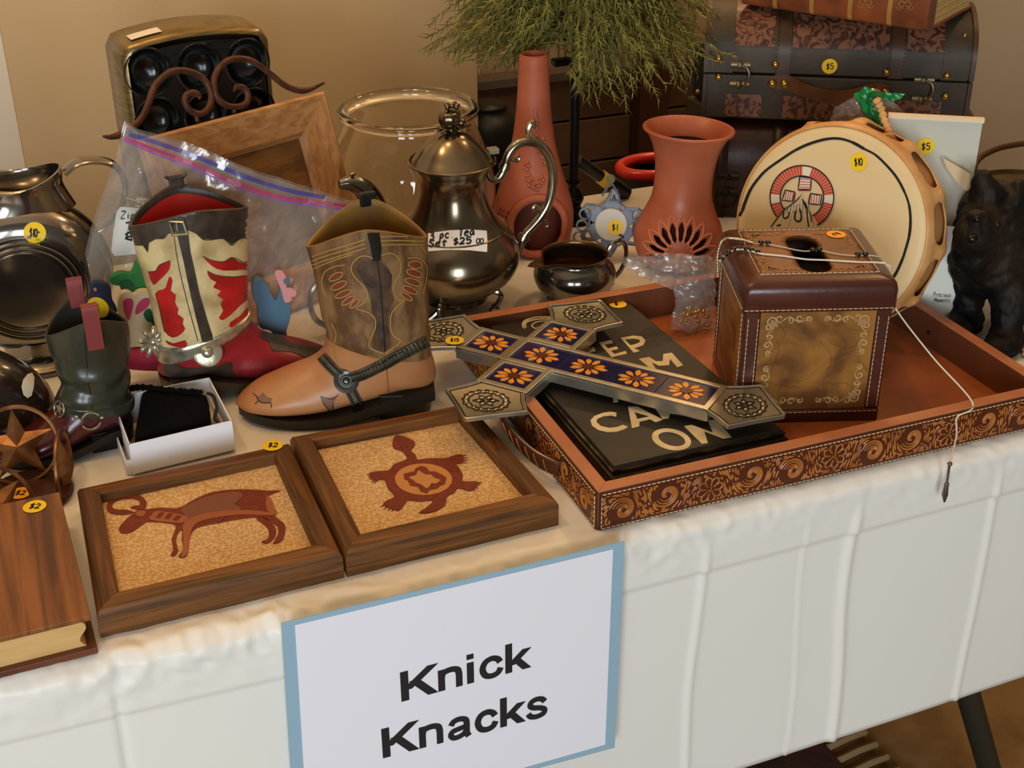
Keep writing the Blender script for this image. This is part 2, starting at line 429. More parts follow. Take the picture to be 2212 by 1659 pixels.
def clothm():
    m = mat('white_plastic_cloth', (238, 233, 222), .42, spec=.4, sub=.0)
    return m
random.seed(3)
def smooth(a, b, x): t = min(1, max(0, (x-a)/(b-a))); return t*t*(3-2*t)
from mathutils import noise as NZ
DROP = .30
cre = [(.245, -.0), (.512, .0), (.672, .02), (.842, .01), (-.02, 0), (1.05, 0)]   # vertical fold creases (x, lean)
cre = []
for px, py, amp, wd_ in ((247, 1500, -.0022, .003), (1500, 1400, .0024, .0032), (1722, 1350, .0009, .0014), (1825, 1325, .0032, .0045), (2120, 1225, .0022, .003)):
    cre.append((V(px, py, YE).x, amp, wd_))
def cloth_pt(x, t):
    """t: distance along the cloth from its back edge; falls over the front edge"""
    back = 1.585; L = back-YE; R = .014
    if t < L-R: p = Vector((x, back-t, TZ)); n = Vector((0, 0, 1)); q = 0
    elif t < L-R+R*pi/2:
        a = (t-(L-R))/R; p = Vector((x, YE+R-R*sin(a), TZ-R+R*cos(a))); n = Vector((0, -sin(a), cos(a))); q = a/(pi/2)
    else:
        d = t-(L-R+R*pi/2); p = Vector((x, YE, TZ-R-d)); n = Vector((0, -1, 0)); q = 1+d
    s = t-L                                          # >0 below the edge
    # crumples along the edge
    e = max(0, 1-abs(s-.004)/.05)**1.5
    amp = (.0052 if x < .42 else .0052-.0034*smooth(.42, .6, x))*e*(.35+.65*(NZ.noise(Vector((x*4, 3, 0)))+.5))
    n1 = NZ.noise(Vector((x*34, t*26, 1)))+.6*NZ.noise(Vector((x*80, t*44+x*14, 7)))
    ridge = abs(NZ.noise(Vector((x*30+t*16, t*24-x*8, 4))))
    rd2 = abs(NZ.noise(Vector((x*60-t*36, t*50+x*18, 11))))
    p += n*(amp*(n1*.45+(.32-ridge)*2.1+(.28-rd2)*1.1)+.0007*NZ.noise(Vector((x*7, t*7, 2)))*(1 if q else .6))
    if q == 0:
        p += n*.0006*NZ.noise(Vector((x*14, t*10, 9)))
        p.z = min(p.z, TZ+.0012) if s < -.045 else p.z
    if s > 0:
        k = smooth(.0, .05, s)
        for cx, a, w in cre:
            xx = (x-cx-.01*NZ.noise(Vector((0, s*5, cx*9))))/w
            p.y -= k*a*math.exp(-xx*xx)
            p.y -= k*(.0008 if a > 0 else -.0008)*math.tanh(xx)*math.exp(-abs(xx)*.3)
        hx = (s-.047-.004*sin(x*3))/.0016            # the horizontal fold line
        p.y += .0016*math.tanh(hx)*math.exp(-abs(hx)*.02)-.001
        p.y -= .012*s*(1+.8*sin(x*5.1+1))+.004*k*sin(x*9+s*3)*s/.3
        p.z += .006*sin(x*6.5+2)*s/.3
    return p
xs = [-.545+i*.0027 for i in range(661)]
L0 = 1.585-YE
ts = [i*.012 for i in range(int((L0-.075)/.012)+1)]
ts += [ts[-1]+.0028*(i+1) for i in range(56)]
while ts[-1] < L0+DROP: ts.append(ts[-1]+.006)
g = MB(); g.loft([[cloth_pt(x, t) for x in xs] for t in ts], close=False)
cloth = obj('tablecloth', g, clothm(), None, loc=(.5, YE, TZ-.3), ang=0, solid=.0004, soff=0)
# rear fall of the cloth
tag(cloth, 'white plastic tablecloth with pressed fold lines hanging over the table front', 'tablecloth')

# ================================================================ paper sign
YS = YE-.0165
sg = thing('paper_sign', 'white Knick Knacks sign on light blue card taped to the tablecloth front', 'sign', V(980, 1500, YS))
def q4(pts, Y, th, m, name, par, **k):
    p = [V(x, y, Y) for x, y in pts]
    return obj(name, MB().prism(p, (0, -th, 0)), m, par, **k)
card = q4([(607, 1345), (632, 1672), (1327, 1614), (1348.5, 1168)][:0] or [(607, 1345), (636, 1800), (1327, 1614), (1348.5, 1168)], YS, .0008, mat('blue_card', (150, 180, 196), .75), 'backing_card', sg)
pap = q4([(637, 1350), (664, 1790), (1307, 1608), (1324, 1186)], YS-.0009, .0004, mat('sign_paper', (240, 237, 242), .6), 'paper', sg)
BOLD = {  # bold sans letters as thick strokes: (width of the glyph, [(stroke points, thickness)]) in units of the cap height
 'K': (1.02, [([(.12, 0), (.12, 1)], .215), ([(.9, .99), (.16, .36)], .20), ([(.38, .62), (.88, 0.0)], .22)]),
 'n': (.80, [([(.10, 0), (.10, .72)], .19), ([(.10, .44), (.16, .60), (.36, .655), (.54, .60), (.585, .44), (.585, 0)], .185)]),
 'i': (.34, [([(.10, 0), (.10, .72)], .195), ([(.10, .83), (.10, 1.0)], .195)]),
 'c': (.74, [([(.60, .47), (.52, .60), (.36, .66), (.18, .58), (.10, .36), (.18, .13), (.36, .06), (.53, .12), (.61, .27)], .18)]),
 'k': (.76, [([(.10, 0), (.10, 1)], .195), ([(.62, .70), (.14, .24)], .18), ([(.30, .42), (.62, 0)], .20)]),
 'a': (.76, [([(.10, .50), (.18, .62), (.34, .665), (.50, .61), (.545, .48), (.545, .14), (.60, 0)], .175), ([(.54, .37), (.34, .335), (.15, .29), (.09, .17), (.17, .06), (.32, .06), (.46, .13), (.54, .25)], .165)]),
 's': (.70, [([(.55, .52), (.46, .63), (.30, .665), (.15, .60), (.12, .48), (.22, .39), (.42, .33), (.54, .24), (.51, .11), (.32, .055), (.14, .10), (.06, .22)], .165)]),
}
def bold_mesh(body):
    """list of (x, y) quads for a word"""
    out = []; x = 0
    for ch in body:
        wd_, st_ = BOLD[ch]
        for pts, t in st_:
            L = cm(pts, 5) if len(pts) > 2 else pts
            if len(pts) > 2 and pts[-1][1] == 0 and ch == 'n': L = cm(pts[:5], 5)+[pts[5]]
            vs = []
            for i in range(len(L)):
                A = L[max(0, i-1)]; B = L[min(len(L)-1, i+1)]; dx, dy = B[0]-A[0], B[1]-A[1]; l = math.hypot(dx, dy)
                if ch in 'Kk' and abs(dx) > .05:      # diagonals end level with the line
                    hw = t/2*l/abs(dy); vs.append(((L[i][0]-hw+x, L[i][1]), (L[i][0]+hw+x, L[i][1]))); continue
                vs.append(((L[i][0]-dy/l*t/2+x, L[i][1]+dx/l*t/2), (L[i][0]+dy/l*t/2+x, L[i][1]-dx/l*t/2)))
            for p, q in zip(vs, vs[1:]): out.append((p[0], p[1], q[1], q[0]))
        x += wd_
    return out, x-(.15)
def text_on(body, px0, px1, cap, m, par, Y):
    """bold lettering, its baseline from pixel px0 to px1 on the upright plane Y; each letter printed flat on the sheet"""
    a, b = V(*px0, Y), V(*px1, Y); w = (b-a).length; ux = (b-a)/w
    qs, X = bold_mesh(body); s = w/X; sy = V(px0[0], px0[1]-cap, Y).z-a.z
    mb = MB()
    for i, q in enumerate(qs):
        p = [a+ux*((u+.0)*s)+Vector((0, 0, v*sy)) for u, v in q]
        for k in p: k.y = Y-.0004-.000002*i
        mb.add(p, [(0, 1, 2, 3)], True)
    return obj('lettering', mb, m, par, smooth=False)
M_TXT = mat('black_print', (36, 32, 32), .6)
text_on('Knick', (866, 1516), (1137, 1443), 64, M_TXT, pap, YS-.0013)
text_on('Knacks', (826, 1638), (1176, 1546), 64, M_TXT, pap, YS-.0013)

# ================================================================ two wooden framed sand pictures
M_OAK = mat('walnut_frame', (126, 78, 34), .48, c2=(68, 43, 20), s=30, stretch=(.3, 7, 7), detail=10, ramp=(.34, .68), bump=.2, bs=20, coat=.0, spec=.35, dist=.6)
M_OAKy = mat('walnut_frame_side_rail', (122, 76, 33), .48, c2=(68, 43, 20), s=30, stretch=(7, .3, 7), detail=10, ramp=(.34, .68), bump=.2, bs=20, coat=.0, spec=.35, dist=.6)
M_SAND = mat('sand_panel', (198, 150, 92), .75, c2=(222, 190, 140), s=420, detail=2, ramp=(.42, .6), bump=.35, bs=420)
def rail_frame(root, c, prof, mats):
    """c: 4 outer corners (ccw from the near left), prof: (inset, z) pairs"""
    c = [Vector((p[0], p[1], TZ)) for p in c]
    cen = sum(c, Vector())/4
    for i in range(4):
        a, b = c[i], c[(i+1) % 4]; pr = c[i-1]; nx = c[(i+2) % 4]
        def cor(p, q, r, d):                        # corner p inset by d from both sides
            e1 = (q-p).normalized(); e2 = (r-p).normalized(); s = max(.2, e1.cross(e2).length)
            return p+(e1+e2)*(d/s)
        r0, r1 = [], []
        for d, z in prof:
            r0.append(cor(a, b, pr, d)+Vector((0, 0, z))); r1.append(cor(b, a, nx, d)+Vector((0, 0, z)))
        e = (b-a).normalized()*.0002
        mb = MB(); mb.loft([[p+e for p in r0], [p-e for p in r1]], True, True, True)
        obj('frame_rail', mb, mats[i % 2], root, ang=30)
def flatpoly(px, z, th=.0006):
    p = [W(x, y, z) for x, y in px]
    return MB().prism(p, (0, 0, th))
prof = [(0, 0), (0, .0205), (.002, .0243), (.006, .0265), (.0165, .0268), (.0182, .0255), (.019, .012), (.019, 0)]
ram = thing('ram_picture', 'wooden framed sand picture of a brown ram, at the front table edge', 'picture', (.1, .95, TZ))
rail_frame(ram, [(.004, .866), (.196, .871), (.197, 1.056), (.008, 1.049)], prof, (M_OAK, M_OAKy))
obj('sand_panel', MB().box((.1, .96, TZ+.011), (.178, .174, .010)), M_SAND, ram)
tur = thing('turtle_picture', 'wooden framed sand picture of a red-brown turtle, at the front table edge', 'picture', (.29, .96, TZ))
rail_frame(tur, [(.198, .871), (.386, .875), (.374, 1.064), (.199, 1.066)], prof, (M_OAK, M_OAKy))
obj('sand_panel', MB().hexa([(.203, .876, TZ+.008), (.381, .88, TZ+.008), (.37, 1.06, TZ+.008), (.203, 1.06, TZ+.008)], [(.203, .876, TZ+.016), (.381, .88, TZ+.016), (.37, 1.06, TZ+.016), (.203, 1.06, TZ+.016)]), M_SAND, tur)
M_RED = mat('redbrown_sand', (112, 40, 18), .65, c2=(124, 48, 24), s=200, bump=.2, bs=420)
M_RED2 = mat('brown_sand', (128, 76, 56), .65, bump=.2, bs=420)
M_RED3 = mat('light_brown_sand', (160, 90, 52), .65, bump=.2, bs=420)
M_TANS = mat('tan_sand', (196, 134, 72), .65, bump=.2, bs=420)
ZP = .0162
T = lambda p: cr(600, 860, 3.073, p)
def inlay(par, pts, m, z=ZP, th=.0006, close=True, n=4, name='sand_inlay'):
    if n > 1: pts = cm(pts, n, True)
    return obj(name, flatpoly(pts, z, th), m, par)
turtle = [(790, 250), (840, 258), (905, 290), (908, 320), (885, 350), (915, 380), (930, 410), (1000, 402), (1080, 402), (1120, 400), (1165, 385), (1225, 378), (1228, 432), (1180, 440), (1195, 455),
          (1228, 510), (1230, 555), (1330, 558), (1285, 618), (1200, 600), (1170, 630), (1125, 655), (1110, 710), (1050, 750), (990, 765), (938, 762), (985, 730), (1020, 700), (1022, 680),
          (940, 688), (865, 680), (850, 695), (800, 748), (700, 710), (730, 680), (775, 655), (730, 600), (705, 545), (640, 545), (605, 505), (660, 488), (735, 482), (775, 440), (855, 408), (840, 370), (815, 350), (770, 335), (762, 300), (770, 265)]
tp = obj('turtle_figure', flatpoly(cm(T(turtle), 3, True), ZP, .0006), M_RED, tur)
cl = MB()
for a, b in (((1220, 385), (1255, 377)), ((1225, 398), (1262, 395)), ((1225, 412), (1262, 412)), ((1222, 425), (1250, 430)), ((615, 510), (590, 507)), ((620, 522), (600, 525)), ((630, 535), (608, 540)), ((645, 543), (620, 558)), ((660, 545), (640, 565)),
             ((1320, 560), (1355, 562)), ((1315, 572), (1345, 575)), ((1305, 590), (1330, 597)), ((1290, 600), (1308, 618)), ((705, 712), (680, 720)), ((725, 722), (705, 735)), ((745, 732), (730, 745)), ((765, 740), (755, 750)), ((795, 742), (795, 752))):
    (x0, y0), (x1, y1) = T([a, b]); cl.tube([W(x0, y0, ZP+.0003), W(x1, y1, ZP+.0003)], [.0007, .0003], 5)
obj('claws', cl, M_RED, tp, kind='stuff')
def ell_px(cx, cy, rx, ry, rot=0, n=28): return [(cx+rx*cos(a)*cos(rot)-ry*sin(a)*sin(rot), cy+rx*cos(a)*sin(rot)+ry*sin(a)*cos(rot)) for a in [2*pi*k/n for k in range(n)]]
obj('shell', flatpoly(T(ell_px(968, 540, 190, 104, .02)), ZP+.0007, .0004), M_TANS, tp)
zig = [(835, 505), (905, 488), (915, 468), (950, 452), (985, 460), (1010, 490), (1045, 488), (1090, 510), (1120, 530), (1110, 570), (1075, 585), (1060, 600), (1010, 610), (990, 633), (950, 620), (930, 590), (880, 580), (860, 545), (842, 540)]
obj('shell_motif', flatpoly(T(zig), ZP+.0012, .0004), M_RED, tp)
zig2 = [(868, 525), (915, 515), (935, 480), (965, 500), (990, 510), (1015, 508), (1040, 530), (1082, 545), (1050, 568), (1020, 565), (1005, 590), (985, 600), (955, 575), (915, 560), (900, 545)]
obj('shell_motif', flatpoly(T(zig2), ZP+.0017, .0003), M_TANS, tp)
eyes = MB()
for a in ((818, 330), (862, 326)):
    (x, y), = T([a]); eyes.lathe([(.0008, 0), (.0008, .0008)], 10, W(x, y, ZP), cap1=True)
obj('eyes', eyes, M_INK, tp)
R_ = lambda p: cr(0, 880, 2.7645, p)
body = [(880, 610), (960, 600), (1060, 605), (1130, 570), (1230, 520), (1340, 497), (1480, 492), (1600, 500), (1675, 500), (1600, 530), (1610, 560), (1605, 610), (1640, 650), (1690, 690), (1705, 720), (1690, 790), (1650, 815), (1630, 812), (1660, 760), (1655, 710),
        (1600, 680), (1560, 660), (1450, 665), (1300, 692), (1200, 712), (1150, 740), (1130, 800), (1120, 880), (1085, 900), (1065, 890), (1095, 850), (1085, 790), (1090, 745), (1070, 740), (1050, 800), (1065, 860), (1040, 890), (1018, 885), (1035, 850), (1025, 790), (1050, 720), (1020, 695), (900, 685), (860, 695), (790, 745), (735, 755), (710, 735), (725, 700), (790, 640), (830, 612)]
rb = obj('ram_figure', flatpoly(cm(R_(body), 2, True), ZP, .0005), M_RED, ram)
horn = [(800, 628), (735, 640), (660, 632), (636, 600), (650, 560), (700, 535), (770, 520), (840, 530), (875, 565), (865, 605), (840, 612), (780, 600), (800, 590), (835, 585), (830, 560), (790, 545), (720, 550), (675, 572), (672, 600), (700, 612), (750, 612)]
obj('ram_figure', flatpoly(cm(R_([(1530, 665), (1570, 658), (1620, 690), (1648, 730), (1640, 780), (1600, 812), (1570, 810), (1565, 800), (1600, 785), (1605, 740), (1580, 705)]), 3, True), ZP, .0005), M_RED, ram)
obj('horn', flatpoly(cm(R_(horn), 2, True), ZP+.0004, .0004), M_RED, rb)
for pl, m in (([(1080, 610), (1140, 575), (1230, 535), (1330, 512), (1420, 505), (1450, 530), (1400, 580), (1440, 600), (1380, 640), (1200, 660), (1130, 690), (1110, 650)], M_RED2),
              ([(1100, 690), (1200, 640), (1350, 618), (1500, 615), (1620, 632), (1600, 645), (1450, 640), (1300, 655), (1200, 680), (1150, 720), (1130, 800), (1120, 870), (1085, 895), (1095, 830), (1095, 760)], M_RED3),
              ([(910, 640), (945, 620), (1110, 650), (1085, 690), (900, 672)], M_RED3), ([(1595, 525), (1625, 560), (1640, 600), (1655, 625), (1625, 645), (1590, 600)], M_RED3), ([(815, 625), (850, 615), (870, 625), (855, 650), (820, 648)], M_RED3),
              ([(1280, 520), (1380, 505), (1350, 560), (1370, 620), (1300, 690), (1270, 610)], M_RED)):
    obj('sand_shading', flatpoly(cm(R_(pl), 3, True), ZP+.0006+.0002*random.random(), .0003), m, rb)
for k in ((950, 625, 30), (1000, 632, 30), (1050, 645, 26)):
    obj('sand_shading', flatpoly(R_([(k[0]-20, k[1]+k[2]), (k[0]+8, k[1]), (k[0]+32, k[1]+6), (k[0]+5, k[1]+k[2]+8)]), ZP+.001, .0003), M_RED, rb)
rt = MB().box((.1, .96, TZ+.0270), (.25, .25, .0001)).bvh()
sticker(ram, rt, 589, 963, '$2')

# ================================================================ wooden block shaped like a book
bk = thing('wooden_book_box', 'walnut covered wooden box shaped like a thick book, at the front table edge', 'box', (-.06, .95, TZ))
M_WAL = mat('walnut_cover', (148, 92, 46), .38, c2=(86, 50, 26), s=20, stretch=(6, .25, 2), detail=9, ramp=(.34, .68), coat=.03, spec=.4, dist=.8)
M_WALD = mat('walnut_cover_low', (110, 58, 32), .4, c2=(70, 40, 24), s=10, stretch=(1, 5, 3), detail=6, coat=.15)
zc = .036
a, b_ = W(195, 1330, zc), W(128, 1062, zc)
dv = (b_-a); dv.z = 0; lv = Vector((-1, .0, 0)); e = dv.normalized(); lx = Vector((-e.y, e.x, 0))*.17
obj('cover', MB().hexa([a+lx-Vector((0, 0, .0045)), a-Vector((0, 0, .0045)), b_-Vector((0, 0, .0045)), b_+lx-Vector((0, 0, .0045))], [a+lx, a, b_, b_+lx]), M_WAL, bk, bevel=.0008)
a0 = W(213, 1412, 0); b0 = a0+dv*1.0; up = Vector((0, 0, .006))
obj('cover', MB().hexa([a0+lx, a0, b0, b0+lx], [a0+lx+up, a0+up, b0+up, b0+lx+up]), M_WALD, bk, bevel=.001)
pg = MB(); rings = []
for k in (0, 1):
    r = []
    base = a0+dv*(.03+.94*k)
    for i in range(11):
        t = i/10; inn = .007+.0035*sin(pi*t*2.2)+.002*t
        r.append(base+e.cross(Vector((0, 0, 1)))*0-Vector((inn, 0, 0))+Vector((0, 0, .006+(zc-.0045-.006)*t)))
    r += [r[10]+lx*.9, r[0]+lx*.9]; rings.append(r)
pg.loft(rings, True, True, True)
obj('page_block', pg, mat('pale_pine', (222, 176, 112), .55, c2=(206, 156, 92), s=8, stretch=(1, 1, 14), bump=.1, bs=60), bk, ang=30)
sticker(bk, MB().box((a+Vector((-.08, .1, -.002))), (.3, .4, .004)).bvh(), 75, 1095, '$2')

# ================================================================ tray
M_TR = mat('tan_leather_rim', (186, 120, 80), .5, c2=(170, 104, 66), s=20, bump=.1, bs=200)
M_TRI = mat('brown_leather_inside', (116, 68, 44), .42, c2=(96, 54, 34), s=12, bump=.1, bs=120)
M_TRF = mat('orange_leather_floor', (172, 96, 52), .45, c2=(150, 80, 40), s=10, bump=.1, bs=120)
M_TOOL = mat('tooled_leather_ground', (84, 36, 14), .45, bump=.2, bs=300)
M_SCR = mat('tooled_leather_scroll', (186, 114, 48), .36, c2=(160, 90, 36), s=40)
M_STI = mat('cream_thread', (226, 200, 160), .7)
tray = thing('serving_tray', 'tan leather serving tray with scroll tooled sides, at the front table edge', 'tray', (.65, 1.03, TZ))
TX0, TX1, TY0, TY1, TH, TW = .413, .893, .855, 1.215, .0385, .0125
obj('tray_floor', MB().box(((TX0+TX1)/2, (TY0+TY1)/2, TZ+.002), (TX1-TX0-.01, TY1-TY0-.01, .004)), M_TRF, tray)
def wallbox(x0, x1, y0, y1): return MB().box(((x0+x1)/2, (y0+y1)/2, TZ+TH/2), (x1-x0, y1-y0, TH))
sides = []
for k, (x0, x1, y0, y1) in enumerate(((TX0, TX1, TY0, TY0+TW), (TX0, TX1, TY1-TW, TY1), (TX0, TX0+TW, TY0+TW, TY1-TW), (TX1-TW, TX1, TY0+TW, TY1-TW))):
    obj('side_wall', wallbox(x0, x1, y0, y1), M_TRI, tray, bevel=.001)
def rimb(o, i):
    mb = MB(); z0, z1 = TZ+TH, TZ+TH+.0012
    O = [(TX0, TY0), (TX1, TY0), (TX1, TY1), (TX0, TY1)]; I = [(TX0+TW, TY0+TW), (TX1-TW, TY0+TW), (TX1-TW, TY1-TW), (TX0+TW, TY1-TW)]
    a, b, c, d = O[i], O[(i+1) % 4], I[(i+1) % 4], I[i]
    mb.hexa([(*p, z0) for p in (a, b, c, d)], [(*p, z1) for p in (a, b, c, d)]); return mb
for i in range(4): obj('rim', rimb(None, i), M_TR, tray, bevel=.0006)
# tooled panels: scrolling leaves raised from a dark ground
def scroll_panel(o, ux, uz, L, H, seed):
    n = ux.cross(uz)
    if n.dot(CAM-o) < 0: n = -n
    rnd = random.Random(seed); mb = MB(); meds = []
    P = lambda a, b, h=.0: o+ux*a+uz*b+n*(h)
    def rib(pts, w, h=.0007):
        pts = cm(pts, 3); m = len(pts); vs = []
        for i in range(m):
            A = pts[max(0, i-1)]; B = pts[min(m-1, i+1)]; dx, dy = B[0]-A[0], B[1]-A[1]; l = math.hypot(dx, dy) or 1
            ww = w*1.25*(.35+.65*sin(pi*min(1, (i+.6)/m*1.05)))/2
            q = [(pts[i][0]-dy/l*ww, pts[i][1]+dx/l*ww), (pts[i][0]+dy/l*ww, pts[i][1]-dx/l*ww)]
            q = [(min(max(a, .002), L-.002), min(max(b, .002), H-.002)) for a, b in q]
            vs.append([P(*q[0], .0002), P((q[0][0]+q[1][0])/2, (q[0][1]+q[1][1])/2, h), P(*q[1], .0002)])
        mb.loft(vs, close=False)
    def spiral(cx, cy, r, a0, dirn, turns=1.25, w=.0016, arms=()):
        pts = []
        for i in range(16):
            t = i/15; rr = r*(1-.86*t); a = a0+dirn*turns*2*pi*t; pts.append((cx+rr*cos(a), cy+rr*sin(a)))
        rib(pts, w)
    x = .0; k = 0; per = H*1.25
    while x < L:
        up_ = 1 if k % 2 == 0 else -1; cy = H*(.5-.08*up_); cx = x+per*.5; R = H*.40
        # flower or spiral medallion
        if k % 3 == 2:
            for j in range(8):
                a = j*pi/4+.2
                rib([(cx+R*.28*cos(a-.3), cy+R*.28*sin(a-.3)), (cx+R*.75*cos(a-.33), cy+R*.75*sin(a-.33)), (cx+R*.95*cos(a), cy+R*.95*sin(a)), (cx+R*.75*cos(a+.33), cy+R*.75*sin(a+.33)), (cx+R*.28*cos(a+.3), cy+R*.28*sin(a+.3))], .0014)
            for j in range(9):
                a = j*.7; rr = R*.2*(j % 3)/2; c = P(cx+rr*cos(a), cy+rr*sin(a), .0006); mb.ell(c, (.0009,)*3, 6, 4)
        else:
            spiral(cx, cy, R, pi*(.9 if up_ > 0 else 1.1), -up_, 1.2, .0022)
            spiral(cx, cy, R*.78, pi*(.9 if up_ > 0 else 1.1), -up_, 1.15, .0018)
            spiral(cx, cy, R*.55, pi*(.9 if up_ > 0 else 1.1), -up_, 1.1, .0015)
            for j in range(7):
                a = .5+j*.28; rib([(cx+R*.2*cos(a), cy+R*.2*sin(a)), (cx+R*.42*cos(a+.2), cy+R*.42*sin(a+.2))], .0011)
        meds.append((cx, cy, R, k % 3 == 2, up_))
        x += per; k += 1
    occ = {}
    def free(p, r):
        i, j = int(p[0]/.001), int(p[1]/.001)
        for a in range(i-2, i+3):
            for c in range(j-2, j+3):
                for q in occ.get((a, c), ()):
                    if (q[0]-p[0])**2+(q[1]-p[1])**2 < r*r: return False
        return True
    def field(p):
        vx = vy = 0
        for (cx, cy, R, fl, s_) in meds:
            dx, dy = p[0]-cx, p[1]-cy; d2 = dx*dx+dy*dy; w = 1/(d2+R*R*.3)
            vx += (-dy*s_+.25*dx)*w; vy += (dx*s_+.25*dy)*w
        l = math.hypot(vx, vy) or 1; return vx/l, vy/l
    def blocked(p): return any(math.hypot(p[0]-m[0], p[1]-m[1]) < m[2]*(1.04) for m in meds) or not (.0008 < p[0] < L-.0008 and .0008 < p[1] < H-.0008)
    for it in range(int(L*H*2.2e6)):
        p = (rnd.uniform(0, L), rnd.uniform(0, H))
        if blocked(p) or not free(p, .00185): continue
        pts = [p]; q = p
        for st in range(rnd.randint(8, 22)):
            v = field(q); q = (q[0]+v[0]*.0008, q[1]+v[1]*.0008)
            if blocked(q) or not free(q, .0016): break
            pts.append(q)
        if len(pts) < 5: continue
        for q in pts: occ.setdefault((int(q[0]/.001), int(q[1]/.001)), []).append(q)
        rib(pts[::2] if len(pts) > 4 else pts, .00165, .0006)
    return mb
ft = obj('tooled_panel', MB().box(((TX0+TX1)/2, TY0-.0006, TZ+TH/2), (TX1-TX0-.002, .0014, TH-.002)), M_TOOL, tray)
o_ = Vector((TX0+.002, TY0-.0014, TZ+.0025))
obj('tooled_scrollwork', scroll_panel(o_, Vector((1, 0, 0)), Vector((0, 0, 1)), TX1-TX0-.004, TH-.005, 1), M_SCR, ft, kind='stuff')
ft2 = obj('tooled_panel', MB().box((TX0-.0006, (TY0+TY1)/2, TZ+TH/2), (.0014, TY1-TY0-.002, TH-.002)), M_TOOL, tray)
obj('tooled_scrollwork', scroll_panel(Vector((TX0-.0014, TY0+.002, TZ+.0025)), Vector((0, 1, 0)), Vector((0, 0, 1)), TY1-TY0-.004, TH-.005, 2), M_SCR, ft2, kind='stuff')
def stitches(a, b, n, L=.0032, gap=.0014, r=.00045):
    """a row of thread stitches from a to b, lying against normal n"""
    mb = MB(); d = b-a; D = d.length; e = d/D; k = int(D/(L+gap))
    for i in range(k):
        p = a+e*(i*(L+gap)+gap/2); mb.tube([p, p+e*L*.5+n*r*1.2, p+e*L], r, 5)
    return mb
st = MB()
for zz in (TZ+.0022, TZ+TH-.0022):
    s_ = stitches(Vector((TX0+.003, TY0-.0014, zz)), Vector((TX1-.003, TY0-.0014, zz)), Vector((0, -1, 0))); st.add(s_.v, s_.f)
    s_ = stitches(Vector((TX0-.0014, TY0+.003, zz)), Vector((TX0-.0014, TY1-.003, zz)), Vector((-1, 0, 0))); st.add(s_.v, s_.f)
s_ = stitches(Vector((TX0+.003, TY0-.0014, TZ+.002)), Vector((TX0+.003, TY0-.0014, TZ+TH-.002)), Vector((0, -1, 0))); st.add(s_.v, s_.f)
s_ = stitches(Vector((TX0-.0014, TY0+.003, TZ+.002)), Vector((TX0-.0014, TY0+.003, TZ+TH-.002)), Vector((-1, 0, 0))); st.add(s_.v, s_.f)
obj('stitching', st, M_STI, tray, kind='stuff')
# looped leather handle on the left end
hp = cm3([(TX0-.001, 1.070, TZ+.016), (TX0-.010, 1.055, TZ+.020), (TX0-.022, 1.025, TZ+.024), (TX0-.024, .985, TZ+.025), (TX0-.017, .95, TZ+.022), (TX0-.004, .932, TZ+.018), (TX0-.001, .938, TZ+.014)], 8)
mb = MB(); rg = []
for i, p in enumerate(hp):
    t = i/(len(hp)-1); w = .008+.003*sin(pi*t)
    tg = (hp[min(i+1, len(hp)-1)]-hp[max(i-1, 0)]).normalized(); nn = tg.cross(Vector((0, 0, 1))).normalized(); uu = Vector((nn.x*.3, nn.y*.3, 1)).normalized()
    rg.append([p+uu*w+nn*.0012, p+uu*w-nn*.0012, p-uu*w-nn*.0012, p-uu*w+nn*.0012])
mb.loft(rg, True, True, True)
hd = obj('handle', mb, M_TOOL, tray, ang=50, label='looped tooled leather handle')
mb = MB()
for s in (-1, 1):
    mb.tube([(r[0]+r[1])/2*(.5+.45*s)+(r[2]+r[3])/2*(.5-.45*s) for r in rg], .0013, 6)
obj('handle_edging', mb, mat('dull_silver', (150, 140, 120), .35, .7), hd)
mb = MB()
for j in range(10):
    i = 8+j*3; r = rg[i]; a = (r[0]+r[1])/2; b2 = (r[2]+r[3])/2; q = rg[i+3]; c2_ = (q[2]+q[3])/2
    nn = (r[1]-r[0]).normalized()*(-1)
    for s in (-1, 1): mb.tube([a*.8+b2*.2+nn*.0014*s, (a+b2)/2+nn*.0015*s, b2*.8+c2_*.2+nn*.0014*s], .0007, 5)
obj('tooled_lines', mb, M_SCR, hd)
sc = MB(); sc.lathe([(.0022, 0), (.0018, .0014), (.0004, .0016)], 10, (TX1-TW-.0002, 1.03, TZ+.02), Matrix.Rotation(-pi/2, 3, 'Y'))
obj('screw_head', sc, mat('dark_screw', (60, 40, 30), .4, .6), tray)
# ================================================================ KEEP CALM plaque lying in the tray
M_BLK = mat('black_painted_wood', (34, 31, 26), .5, c2=(48, 43, 34), s=25, bump=.08, bs=90)
M_EDGE = mat('worn_black_edge', (112, 100, 74), .4, c2=(36, 32, 25), s=45, ramp=(.38, .58))
M_CRM = mat('cream_lettering', (226, 208, 164), .6, c2=(206, 186, 142), s=40)
ZS = .030
pl = thing('slogan_plaque', 'worn black wooden plaque reading KEEP CALM AND CARRY ON lying in the tray', 'plaque', W(1400, 850, .01))
corn = [W(1325, 1018, ZS), W(1704, 932, ZS), W(1349, 639, ZS), W(1040, 691, ZS)]
e1 = (corn[1]-corn[0]).normalized(); ww_ = (corn[1]-corn[0]).length
e2 = Vector((-e1.y, e1.x, 0)); e2 = (e2*.6+(corn[3]-corn[0]).normalized()*.4).normalized()
LL = min((corn[3]-corn[0]).length, .318)
print('plaque', [tuple(round(k, 3) for k in c) for c in corn], ww_, (corn[2]-corn[3]).length, LL)
cc = sum(corn, Vector())/4
def inset(d, z): return [Vector((c.x, c.y, TZ+z)) + ((cc-c).xy.to_3d().normalized()*d) for c in corn]
